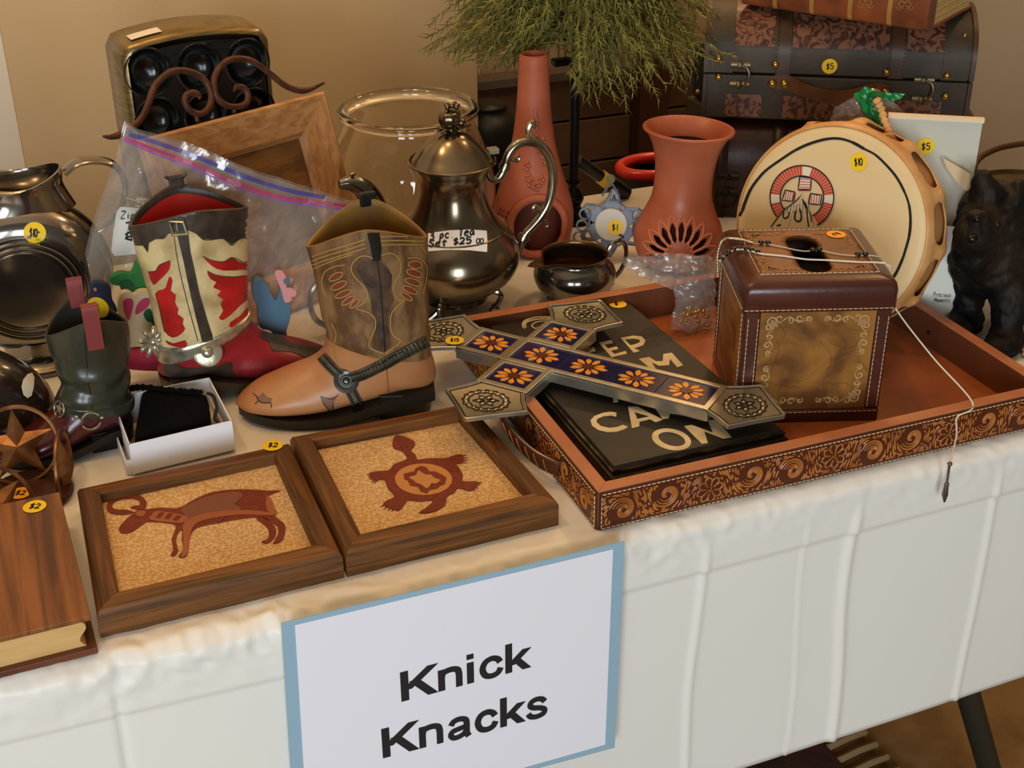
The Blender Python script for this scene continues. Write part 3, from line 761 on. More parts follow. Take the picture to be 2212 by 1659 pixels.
mb = MB(); mb.loft([inset(0, .005), inset(0, .021), inset(.004, .022), inset(.005, .026), inset(.009, .030)], True, True, True)
pb = obj('board', mb, M_BLK, pl, bevel=.0006, ang=20)
mb = MB(); ri = inset(.0045, .0262); mb.tube([ri[0], ri[1], ri[2], ri[3]], .0016, 6, closed=True)
ri = inset(.0005, .0215); mb.tube([ri[0], ri[1], ri[2], ri[3]], .0008, 6, closed=True)
obj('worn_edge', mb, M_EDGE, pb)
K_ = lambda p: cr(1050, 600, 3.0157, p)
def flat(par, pts, m, z, th=.0004, name='letter', n=1, hole=None):
    if n > 1: pts = cm(pts, n, True)
    if hole:
        a = [W(x, y, z+th) for x, y in pts]; b = [W(x, y, z+th) for x, y in hole]
        mb = MB(); mb.loft([[p-Vector((0, 0, th)) for p in a], a, b, [p-Vector((0, 0, th)) for p in b]], True); mb.flat = set(range(len(mb.f)))
    else: mb = MB().prism([W(x, y, z) for x, y in pts], (0, 0, th))
    return obj(name, mb, m, par, smooth=False)
def letters(polys):
    for P_ in polys: flat(pl, K_(P_), M_CRM, ZS)
letters([
 [(640, 470), (700, 452), (715, 478), (672, 490), (700, 510), (775, 515), (782, 528), (720, 520), (640, 490)],          # first E, mostly hidden by the cross
 [(735, 425), (815, 405), (828, 425), (768, 438), (795, 462), (850, 448), (862, 465), (812, 478), (838, 498), (910, 478), (918, 496), (818, 520)],
 [(875, 392), (960, 378), (1015, 385), (1038, 410), (1025, 440), (985, 455), (962, 460), (1003, 478), (962, 490)],
 [(995, 530), (1062, 517), (1105, 545), (1150, 545), (1155, 498), (1210, 490), (1285, 572), (1245, 585), (1198, 530), (1192, 572), (1128, 575), (1078, 552), (1112, 606), (1080, 600)],
 [(825, 770), (865, 768), (858, 808), (830, 810)],
 [(925, 842), (985, 840), (1150, 925), (1105, 942), (1068, 922), (1000, 938), (998, 968), (950, 980)],
 [(1090, 835), (1130, 850), (1180, 870), (1230, 868), (1300, 890), (1290, 898), (1200, 882), (1190, 915), (1150, 920)],
 [(1290, 968), (1340, 960), (1478, 1012), (1445, 930), (1500, 925), (1600, 1040), (1545, 1048), (1420, 1000), (1445, 1078), (1405, 1082)],
])
flat(pl, cr(0, 0, 1, []) or K_([(905, 405), (960, 398), (998, 405), (1002, 420), (975, 432), (940, 440)]), M_BLK, ZS+.0002, name='letter_counter')
flat(pl, K_([(968, 878), (1060, 905), (985, 920)]), M_BLK, ZS+.0002, name='letter_counter')
Co = [(850, 880), (810, 874), (760, 882), (705, 903), (680, 930), (690, 965), (730, 992), (790, 1006), (850, 1004), (900, 988), (925, 972), (892, 960), (850, 975), (800, 980), (745, 966), (718, 940), (725, 920), (765, 903), (815, 898), (848, 905)]
letters([Co])
flat(pl, K_(ell_px(1208, 1052, 130, 68, .2)), M_CRM, ZS, hole=K_(ell_px(1210, 1050, 90, 43, .25)))
# crown emblem partly covered by the cross
mb = MB()
cpx = K_([(250, 320), (247, 300), (262, 282), (300, 270), (345, 262), (395, 262), (430, 268)])
for (x, y) in cm(cpx, 4):
    r = [W(x+4.2*cos(a), y+3.4*sin(a), ZS+.0006) for a in [k*pi/5 for k in range(10)]]; mb.tube(r, .00035, 4, closed=True)
cpx2 = K_([(330, 335), (300, 318), (312, 296), (350, 285), (400, 282)])
mb.tube([W(x, y, ZS+.0006) for x, y in cm(cpx2, 4)], .0008, 5)
for k in range(6):
    a = K_([(330+k*14, 320-k*3), (345+k*16, 338-k*4)]); mb.tube([W(*a[0], ZS+.0005), W(*a[1], ZS+.0005)], .0004, 4)
obj('crown_emblem', mb, M_CRM, pl)
sticker(pl, pb_bvh := MB().box(cc.xy.to_3d()+Vector((0, 0, TZ+ZS-.002)), (.5, .6, .004)).bvh(), 1335, 658, '$8')

# ================================================================ tiled metal cross
ZX = .050
M_TIN = mat('pressed_tin', (206, 200, 182), .3, .88, c2=(172, 164, 144), s=26, ramp=(.3, .7), bump=.15, bs=60)
M_TIND = mat('tin_groove', (62, 54, 40), .4, .7)
M_TIL = mat('cobalt_tile', (22, 20, 66), .12, c2=(34, 28, 84), s=90, coat=.5)
M_PET = mat('orange_petal', (232, 142, 44), .2, c2=(240, 170, 70), s=200, coat=.4)
M_CEN = mat('maroon_center', (96, 42, 18), .25)
cx = thing('tiled_cross', 'metal cross set with blue sunflower tiles lying across the plaque', 'cross', W(1250, 780, .035))
cen = [(1058, 740), (1165, 765), (1265, 790), (1370, 815), (1478, 843)]
wp = [W(x, y, ZX) for x, y in cen]
ax = (wp[4]-wp[0]); ax.normalize(); pitch = (wp[4]-wp[0]).length/4
ay = Vector((-ax.y, ax.x, 0))
c0 = sum(((wp[i]-ax*pitch*i) for i in range(5)), Vector())/5          # centre of the first tile
print('cross pitch', pitch, 'arms', (W(1213, 722, ZX)-c0).dot(ax)/pitch, (W(1213, 722, ZX)-c0).dot(ay), (W(1100, 815, ZX)-c0).dot(ax)/pitch, (W(1100, 815, ZX)-c0).dot(ay))
def X3(u, v, z=0): return c0+ax*(u*pitch)+ay*(v*pitch)+Vector((0, 0, z))
def bar(u0, u1, v0, v1, z0, z1): 
    q = [(u0, v0), (u1, v0), (u1, v1), (u0, v1)]
    return MB().hexa([X3(*p, z0) for p in q], [X3(*p, z1) for p in q])
body_ = [(-.5, -.49), (.5, -.49), (.5, -1.45), (1.55, -1.45), (1.55, -.49), (4.62, -.49), (4.62, .49), (1.55, .49), (1.55, 1.45), (.5, 1.45), (.5, .49), (-.5, .49)]
obj('metal_body', MB().prism([X3(u, v, -.0125) for u, v in body_], (0, 0, .0105)), M_TIN, cx, bevel=.0008)
mb = MB()
rimz = .0006
for (u0, u1, v0, v1) in ((-.5, -.37, -.49, .49), (.40, .60, -.49, .49), (4.5, 4.62, -.49, .49), (-.5, 4.62, .38, .49), (-.5, 4.62, -.49, -.38), (.5, .62, -1.45, -.38), (1.43, 1.55, -1.45, -.38), (.5, .62, .38, 1.45), (1.43, 1.55, .38, 1.45), (.5, 1.55, 1.33, 1.45), (.5, 1.55, -1.45, -1.33), (.5, 1.55, .49, .60), (.5, 1.55, -.60, -.49)):
    b = bar(u0, u1, v0, v1, -.0025, rimz+random.random()*.0002); mb.add(b.v, b.f, True)
obj('raised_rim', mb, M_TIN, cx, bevel=.0006)
def tile(u, v, seed, k=.485):
    rnd = random.Random(seed)
    t = obj('tile', bar(u-k, u+k, v-.39, v+.39, -.0028, -.0006), M_TIL, cx, bevel=.0004)
    mb = MB(); n = 10
    for i in range(n):
        a = 2*pi*i/n+rnd.uniform(-.08, .08); L = rnd.uniform(.33, .39); w = .058
        pts = [(.11, 0), (.2, w*.8), (.28, w), (.35*L/.4, w*.7), (L, 0), (.35*L/.4, -w*.7), (.28, -w), (.2, -w*.8)]
        mb.prism([X3(u+p*cos(a)-q*sin(a), v+(p*sin(a)+q*cos(a))*.86, -.0005) for p, q in pts], (0, 0, .0004))
    obj('petals', mb, M_PET, t, smooth=False, kind='stuff')
    mb = MB().prism([X3(u+.10*cos(a), v+.10*sin(a), -.0004) for a in [2*pi*k/16 for k in range(16)]], (0, 0, .0005))
    obj('flower_center', mb, M_CEN, t, smooth=False)
tile(.01, 0, 0, .39)
for i in range(4): tile(1.09+.975*i, 0, i+1)
tile(1.025, .965, 7, .41); tile(1.025, -.965, 8, .41)
def endcap(u, v, du, dv, seed):
    """flared tin plate with embossed rosette; (du, dv) points outwards"""
    o = X3(u, v, -.001); a = (ax*du+ay*dv); b = Vector((-a.y, a.x, 0))
    P = lambda s, t, z=0: o+a*(s*pitch)+b*(t*pitch)+Vector((0, 0, z))
    out = [(0, -.5), (.35, -.86), (1.12, -.74), (1.34, -.55), (1.34, .55), (1.12, .74), (.35, .86), (0, .5)]
    out = [(0, -.52), (.16, -.62), (.38, -.84), (.72, -.78), (1.02, -.70), (1.34, -.40), (1.38, 0), (1.34, .40), (1.02, .70), (.72, .78), (.38, .84), (.16, .62), (0, .52)]
    out = [(-.02, -.44), (.3, -.62), (.60, -.84), (.98, -.40), (1.33, -.03), (1.33, .03), (.98, .40), (.60, .84), (.3, .62), (-.02, .44)]
    c = .62
    rings = []
    for k, z in ((1.0, -.003), (1.0, .0012), (.97, .0018), (.94, .0004), (.90, .0001)):
        rings.append([P(c+(s-c)*k, t*k, z) for s, t in out])
    mb = MB(); mb.loft(rings, True, True, True)
    e = obj('end_plate', mb, M_TIN, cx, bevel=.0004, ang=25)
    mb = MB(); mb.tube([P(c+(s-c)*.9, t*.9, .0004) for s, t in out], .0006, 5, closed=True); obj('edge_groove', mb, M_TIND, e)
    mb = MB(); cs = .60
    rr = [.42*(1+.05*cos(16*th)) for th in [2*pi*k/96 for k in range(96)]]
    mb.tube([P(cs+rr[k]*cos(2*pi*k/96)*.86, rr[k]*sin(2*pi*k/96), .0006) for k in range(96)], .0006, 5, closed=True)
    rr = [.32*(1+.04*cos(16*th)) for th in [2*pi*k/96 for k in range(96)]]
    mb.tube([P(cs+rr[k]*cos(2*pi*k/96)*.86, rr[k]*sin(2*pi*k/96), .0006) for k in range(96)], .0005, 5, closed=True)
    for k in range(6):
        th = k*pi/3
        L = [(.04, 0), (.12, .06), (.24, 0), (.12, -.06)]
        mb.tube([P(cs+(p*cos(th)-q*sin(th))*.9, p*sin(th)+q*cos(th), .0007) for p, q in L], .0005, 5, closed=True)
    obj('embossed_rosette', mb, M_TIND, e)
    mb = MB()
    for k in range(16):
        th = 2*pi*(k+.5)/16; mb.ell(P(cs+.37*cos(th)*.86, .37*sin(th), .0003), (.0018, .0018, .0009), 8, 4)
    for k in range(6):
        th = k*pi/3; mb.ell(P(cs+.13*cos(th)*.9, .13*sin(th), .0003), (.0022, .0015, .0009), 8, 4)
    obj('embossed_beads', mb, M_TIN, e, kind='stuff')
    return e
endcap(-.46, 0, -1, 0, 1); endcap(4.52, 0, 1, 0, 2); endcap(1.025, 1.40, 0, 1, 3); endcap(1.025, -1.40, 0, -1, 4)
sticker(cx, bar(-3, 6, -4, 4, -.002, .0016).bvh(), 982, 736, '$15')

# ================================================================ leather covered tissue box
BX = [Vector((.610, .963)), Vector((.738, .9185)), Vector((.7795, 1.0415)), Vector((.6515, 1.086))]
BH, BZ = .150, .004
ux = (BX[1]-BX[0]).normalized(); uy = Vector((-ux.y, ux.x)); SB = .1357; SD = .130
ux3, uy3 = ux.to_3d(), uy.to_3d()
O3 = Vector((BX[0].x, BX[0].y, TZ+BZ))
tis = thing('tissue_box_cover', 'brown leather tissue box cover with cream stitching standing in the tray', 'tissue box', O3)
def B3(u, v, z): return O3+ux3*u+uy3*v+Vector((0, 0, z))
M_DKL = mat('dark_brown_leather', (72, 34, 26), .3, c2=(84, 42, 30), s=20, coat=.2, bump=.08, bs=150)
M_MAP = mat('marbled_tan_leather', (158, 106, 44), .38, c2=(102, 62, 26), s=22, detail=7, ramp=(.40, .62), dist=.8, bump=.05, bs=100)
M_MAPT = mat('marbled_brown_leather_top', (134, 80, 36), .36, c2=(98, 58, 28), s=22, detail=7, ramp=(.38, .68), dist=.8)
M_GLD = mat('faded_gilt_scroll', (190, 152, 98), .45)
def bbox(u0, u1, v0, v1, z0, z1, m, name, par=tis, bv=.001, **k):
    q = [(u0, v0), (u1, v0), (u1, v1), (u0, v1)]
    return obj(name, MB().hexa([B3(*p, z0) for p in q], [B3(*p, z1) for p in q]), m, par, bevel=bv, **k)
core = bbox(.0015, SB-.0015, .0015, SD-.0015, .0, .120, M_DKL, 'body')
bbox(.014, SB-.014, .0002, .003, .014, .120, M_MAP, 'front_panel', bv=0)
bbox(.0002, .003, .014, SD-.014, .004, .120, M_MAP, 'side_panel', bv=0)
bbox(SB-.003, SB-.0002, .014, SD-.014, .004, .120, M_MAP, 'side_panel', bv=0)
bbox(-.0008, SB+.0008, -.0008, SD+.0008, 0, .0135, M_DKL, 'base_band', bv=.002)
for (u, v) in ((0, 0), (SB-.0135, 0), (0, SD-.0135), (SB-.0135, SD-.0135)): bbox(u-.0005, u+.014, v-.0005, v+.014, .0135, .120, M_DKL, 'corner_strip', bv=.002)
# lid with an oblong opening
def ring(d, z, n=8):
    r = .006; out = []
    for (cu, cv, a0) in ((SB-d-r, d+r, -pi/2), (SB-d-r, SD-d-r, 0), (d+r, SD-d-r, pi/2), (d+r, d+r, pi)):
        for i in range(n): a = a0+pi/2*i/(n-1); out.append(B3(cu+r*cos(a), cv+r*sin(a), z))
    return out
lid = MB(); lid.loft([ring(-.0015, .118), ring(-.0035, .1195), ring(-.0035, .138), ring(-.002, .144), ring(.002, .1475), ring(.0145, .150)])
obj('lid_band', lid, M_DKL, tis, ang=60)
hole = [B3(SB*.5+.0125*(1 if s else -1)*0+p, q, 0) for s, p, q in ()]
hp_ = []
for i in range(9): a = -pi/2-pi/2+pi*i/8; hp_.append((SB*.5+.015*cos(a+0), SD*.44-.028+.015*sin(a)))
for i in range(9): a = pi*i/8; hp_.append((SB*.5+.015*cos(a), SD*.44+.030+.015*sin(a)))
out = [(.014, .014), (SB-.014, .014), (SB-.014, SD-.014), (.014, SD-.014)]
vs, fs = tri2(out, .01, [hp_])
mb = MB(); mb.add([B3(v.x, v.y, .1502) for v in vs], fs); 
top = obj('lid_panel', mb, M_MAPT, tis, solid=.004)
mb = MB(); mb.loft([[B3(p[0], p[1], .1505) for p in hp_], [B3(p[0], p[1], .1462) for p in hp_]]); obj('slot_edge', mb, M_MAPT, tis)
mb = MB(); mb.prism([B3(SB*.5+(p[0]-SB*.5)*1.3, SD*.5+(p[1]-SD*.5)*1.2, .1210) for p in hp_], (0, 0, .001)); obj('slot_backing', mb, mat('black_slot_sheet', (8, 8, 8), .9), tis)  # flat black sheet below the slot opening
st = MB()
def rows(a, b, n): s_ = stitches(a, b, n, .0036, .0012, .0004); st.add(s_.v, s_.f)
fn = -uy3; ln = -ux3; zn = Vector((0, 0, 1))
rows(B3(-.003, -.0038, .1215), B3(SB+.003, -.0038, .1215), fn)
rows(B3(-.0038, SD, .1215), B3(-.0038, -.003, .1215), ln)
for u in (.0025, .0118, SB-.0118, SB-.0025): rows(B3(u, -.0008, .016), B3(u, -.0008, .116), fn)
for v in (.0118, SD-.0118): rows(B3(-.0008, v, .006), B3(-.0008, v, .116), ln)
rows(B3(.0, -.0012, .0115), B3(SB, -.0012, .0115), fn)
d_ = .0125
for a, b in (((d_, d_), (SB-d_, d_)), ((SB-d_, d_), (SB-d_, SD-d_)), ((SB-d_, SD-d_), (d_, SD-d_)), ((d_, SD-d_), (d_, d_))): rows(B3(*a, .1504), B3(*b, .1504), zn)
obj('stitching', st, M_STI, tis, kind='stuff')
# printed corner scrolls
def scroll_corner(P, su, sv, S):
    """P(a, b) -> point; su, sv = +-1 mirror"""
    mb = MB()
    def sp(cx_, cy_, r, a0, d, turns=1.1):
        pts = []
        for i in range(18):
            t = i/17; rr = r*(1-.75*t); a = a0+d*turns*2*pi*t; pts.append((cx_+rr*cos(a), cy_+rr*sin(a)))
        band(pts, .0015)
    def band(pts, w):
        L = cm([(p[0]*S, p[1]*S) for p in pts], 3); vs = []
        for i in range(len(L)):
            A, B = L[max(0, i-1)], L[min(len(L)-1, i+1)]; dx, dy = B[0]-A[0], B[1]-A[1]; l = math.hypot(dx, dy) or 1
            ww = w/2*(.5+.5*sin(pi*(i+.5)/len(L)))
            vs.append([P(su*(L[i][0]-dy/l*ww), sv*(L[i][1]+dx/l*ww)), P(su*(L[i][0]+dy/l*ww), sv*(L[i][1]-dx/l*ww))])
        mb.loft(vs, close=False)
    for sw in (0, 1):
        k = (lambda p: (p[1], p[0])) if sw else (lambda p: p)
        for c in (((.30, .10), .09, 0, 1), ((.52, .14), .07, 2, -1), ((.70, .10), .08, 0, 1), ((.88, .13), .07, 1, -1)):
            (a, b), r, a0, d = c; a, b = k((a, b)); sp(a, b, r, a0, d if not sw else -d)
        band([k(p) for p in ((.12, .12), (.3, .2), (.5, .06), (.7, .2), (.95, .08))], .0010)
    for th in (0, .6, 1.2): band([(.15, .15), (.15+.18*cos(th+.3), .15+.18*sin(th+.3)), (.15+.1*cos(th), .15+.1*sin(th))], .0012)
    sp(.16, .16, .13, .5, 1, 1.4)
    return mb
sc_ = MB()
zz = -.00035
for (u, z, su, sv) in ((.018, .116, 1, -1), (SB-.018, .116, -1, -1), (.018, .018, 1, 1), (SB-.018, .018, -1, 1)):
    m_ = scroll_corner(lambda a, b, u=u, z=z: B3(u+a, -.0003, z+b), su, sv, .046); sc_.add(m_.v, m_.f)
obj('printed_scrolls', sc_, M_GLD, tis, kind='stuff')
sc_ = MB()
for (u, v, su, sv) in ((.018, SD-.018, 1, -1), (SB-.018, SD-.018, -1, -1), (.018, .018, 1, 1), (SB-.018, .018, -1, 1)):
    m_ = scroll_corner(lambda a, b, u=u, v=v: B3(u+a, v+b, .1506), su, sv, .036); sc_.add(m_.v, m_.f)
obj('printed_scrolls', sc_, mat('faded_gilt_top', (168, 112, 58), .45), tis, kind='stuff')
tbv = MB().add([B3(-.01, -.01, .1503), B3(SB+.01, -.01, .1503), B3(SB+.01, SD+.01, .1503), B3(-.01, SD+.01, .1503)], [(0, 1, 2, 3)]).bvh()
# fine dark veins on the panels
vn = MB(); rnd = random.Random(5)
fbv = MB().add([B3(0, .0001, .0), B3(SB, .0001, .0), B3(SB, .0001, .12), B3(0, .0001, .12)], [(0, 1, 2, 3)])
def vein(P, u, v, a, n, w):
    pts = [(u, v)]
    for i in range(n):
        a += rnd.uniform(-.7, .7); u += .006*cos(a); v += .006*sin(a); pts.append((u, v))
        if rnd.random() < .22 and n > 3: vein(P, u, v, a+rnd.choice((-1, 1))*.9, n//2, w*.7)
    pts = [(min(max(p[0], .0155), SB-.0155), min(max(p[1], .0155), .117)) for p in pts]
    vn.tube([P(*p) for p in pts], w, 4)
for i in range(10): vein(lambda a, b: B3(a, .0003, b), rnd.uniform(.02, SB-.02), rnd.uniform(.025, .11), rnd.uniform(0, 6), 6, .00026)
for i in range(8): vein(lambda a, b: B3(a, b, .1500), rnd.uniform(.02, SB*.35), rnd.uniform(.025, .11), rnd.uniform(1.2, 2), 4, .00025)
obj('dark_veins', vn, mat('vein_brown', (70, 40, 16), .5), tis, kind='stuff')
sticker(tis, tbv, 1806, 507, '2', rot=pi*.72, m=M_ORG)

# ================================================================ beaded necklaces lying over the tissue box
M_SIL = mat('silver_cord', (222, 214, 196), .3, .6)
M_JET = mat('jet_bead', (14, 10, 10), .12, coat=.5)
B_ = lambda p: cr(1480, 380, 4.608, p)
nk = thing('beaded_necklace', 'silver and black beaded necklace hanging off the back left corner of the tissue box', 'necklace', B3(.01, SD*.8, .151))
def on_lid(px, z=.1515): 
    return [PL(x, y, B3(0, 0, z), Vector((0, 0, 1))) for x, y in px]
path = on_lid(cm(B_([(380, 650), (410, 632), (450, 628), (520, 635), (590, 650), (650, 668), (725, 675), (810, 678), (900, 695), (1000, 715), (1100, 738), (1200, 750), (1330, 742), (1430, 762), (1560, 785), (1690, 795), (1790, 790), (1900, 800), (1960, 812)]), 4))
le = path[0]; down = [le+Vector((-.004, -.002, -.002)), le+Vector((-.0075, -.004, -.012)), le+Vector((-.009, -.008, -.022)), le+Vector((-.009, -.010, -.032))]
obj('cord', MB().tube(down[::-1]+path, .0007, 6), M_SIL, nk)
def bead(p, r, m, d, name='bead', seg=10):
    R_ = d.to_track_quat('Z', 'Y').to_matrix(); return MB().ell(p, (r, r, r*1.35), seg, 6, R_)
def beads_at(par, pts, px, m, r, name):
    P2 = [PL(x, y, B3(0, 0, .1515), Vector((0, 0, 1))) for x, y in px]
    for p in P2: obj(name, bead(p+Vector((0, 0, r*.5)), r, m, (ux3*.8-uy3*.3)), m, par)
beads_at(nk, None, B_([(755, 672), (822, 675), (1268, 748), (1332, 742), (1718, 790), (1792, 788)]), M_JET, .0023, 'bead')
beads_at(nk, None, B_([(480, 738), (540, 725), (605, 733), (662, 745), (722, 762), (430, 765), (400, 790), (360, 830)]), M_JET, .0021, 'bead')
sb = cm3(down[::-1]+path[:24:3], 4)
mb = MB()
for p in sb[::1]:
    mb.ell(p+Vector((0, 0, .0006)), (.0016,)*3, 8, 5)
obj('silver_beads', mb, mat('silver_bead', (216, 208, 186), .18, .95), nk, kind='stuff')
p2 = on_lid(cm(B_([(345, 845), (380, 800), (440, 760), (500, 735), (600, 733), (740, 772), (850, 785), (1000, 800), (1200, 830), (1400, 838), (1600, 850), (1750, 858), (1880, 860), (1990, 868)]), 4))
obj('cord', MB().tube(p2, .0009, 6), mat('braided_cream_cord', (226, 216, 196), .5), nk)
# cord with pendant that runs off the box, over the tray wall and down the cloth
cd_ = thing('pendant_cord', 'cream cord with metal pendant hanging over the front tray wall', 'necklace', B3(SB, .02, .13))
e0 = p2[-1]; e1_ = B3(SB+.003, .03, .146); e2_ = B3(SB+.0045, .02, .118)
rimp = W(2072, 852, TH+.002); rimp = Vector((rimp.x, TY0+.004, TZ+TH+.003))
fr_ = V(2071, 880, TY0-.003); bot = V(2052, 1000, YE-.016)
k1 = [e0, e1_, e2_]
path = [e0, e0.lerp(e1_, .6), e1_, e2_, e2_.lerp(rimp, .5)-Vector((0, 0, .004)), rimp, Vector((fr_.x, TY0-.003, TZ+TH-.004)), V(2066, 940, TY0-.006), bot]
obj('cord', MB().tube(cm3(path, 6), .0008, 6), mat('braided_cream_cord', (226, 216, 196), .5), cd_)
pd = [V(2052, 1000, YE-.018), V(2050, 1010, YE-.018), V(2046, 1040, YE-.019), V(2044, 1050, YE-.019), V(2041, 1068, YE-.019), V(2040, 1084, YE-.019)]
M_PEW = mat('pewter', (120, 110, 98), .3, .85)
obj('pendant', MB().tube(pd, [.0016, .0012, .0011, .0021, .0030, .0010], 10), M_PEW, cd_)
mb = MB()
for p in (V(2052, 1002, YE-.018), V(2045, 1046, YE-.019)): mb.ell(p, (.0024, .0024, .0020), 10, 6)
obj('knot', mb, M_PEW, cd_, kind='stuff')

# ================================================================ open white gift box with black velvet pouch
gb = thing('gift_box', 'small open white cardboard box behind the ram picture', 'box', W(390, 960, 0))
M_CARD = mat('white_card', (240, 238, 240), .6); M_CARDI = mat('cream_card_inside', (222, 204, 176), .7)
Zt = .034
wl, wr, wbr, wbl = W(278, 961, Zt), W(501, 909, Zt), W(452, 815, Zt), W(241, 858, Zt)
dn = Vector((0, 0, -(Zt-.0022)))
def panel(a, b, c, th=.0012): # upright wall between a and b (top points), thickness towards c
    n = (b-a).cross(Vector((0, 0, 1))).normalized(); n = n if n.dot(c-a) > 0 else -n
    return MB().hexa([a+dn, b+dn, b+dn+n*th, a+dn+n*th], [a, b, b+n*th, a+n*th])
cg = (wl+wr+wbr+wbl)/4
for a, b in ((wl, wr), (wr, wbr), (wbr, wbl), (wbl, wl)):
    mb = panel(a, b, cg); obj('box_wall', mb, M_CARD, gb, smooth=False)
obj('box_floor', MB().hexa([p+dn for p in (wl, wr, wbr, wbl)], [p+dn+Vector((0, 0, .001)) for p in (wl, wr, wbr, wbl)]), M_CARDI, gb, smooth=False)
lidp = [p+(p-cg).xy.to_3d().normalized()*.0016+Vector((-.0042, .0042, 0)) for p in (wl, wr, wbr, wbl)]
mb = MB(); zb = TZ+.0006
lo = [Vector((p.x, p.y, zb)) for p in lidp]; hi = [Vector((p.x, p.y, zb+.0155)) for p in lidp]; li = [Vector((p.x, p.y, zb+.0155)) + (cg-p).xy.to_3d().normalized()*.0015 for p in lidp]; lb = [Vector((p.x, p.y, zb+.002)) for p in li]
mb.loft([lo, hi, li, lb], True, True, True); obj('lid_underneath', mb, M_CARD, gb, smooth=False)
po = thing('velvet_pouch', 'black velvet drawstring pouch in the open white box', 'pouch', cg-Vector((0, 0, .02)))
Q_ = lambda p: cr(0, 380, 2.675, p)
px_ = Q_([(815, 1235), (780, 1380), (765, 1530), (900, 1500), (1060, 1465), (1200, 1430), (1225, 1400), (1215, 1300), (1195, 1260), (1050, 1235), (930, 1232)])
zt_ = Zt-.003
outl = [W(x, y, zt_) for x, y in cm(px_, 3, True)]
cpo = sum(outl, Vector())/len(outl)
outl = [cpo+(p-cpo)*.93 for p in outl]
mb = MB(); rg = []
for k, z in ((.93, -.024), (1., -.02), (1.02, -.008), (.97, .001), (.8, .003), (.5, .005), (.15, .006)):
    rg.append([cpo+(p-cpo)*k+Vector((0, 0, z+.0016*NZ.noise(p*60+Vector((0, 0, z*90)))*(1 if k < 1 else 0))) for p in outl])
mb.loft(rg, True, True, True)
M_VEL = mat('black_velvet', (5, 4, 7), .95, spec=.15, bump=.3, bs=300)
obj('bag', mb, M_VEL, po, ang=0)
mb = MB(); q = [W(x, y, Zt+.0035) for x, y in cm(Q_([(700, 1255), (760, 1228), (840, 1222), (1000, 1240), (1180, 1250)]), 8)]
for i in range(len(q)-1): mb.ell(q[i], (.0028, .0034, .0028+.0008*sin(i*2.2)), 8, 5)
obj('gathered_top', mb, M_VEL, po, kind='stuff')
q = [W(x, y, Zt) for x, y in cm(Q_([(1200, 1255), (1235, 1275), (1252, 1340), (1240, 1400), (1255, 1420)]), 5)]
obj('drawstring', MB().tube(q, .0016, 6), mat('black_cord', (20, 16, 18), .7), po)
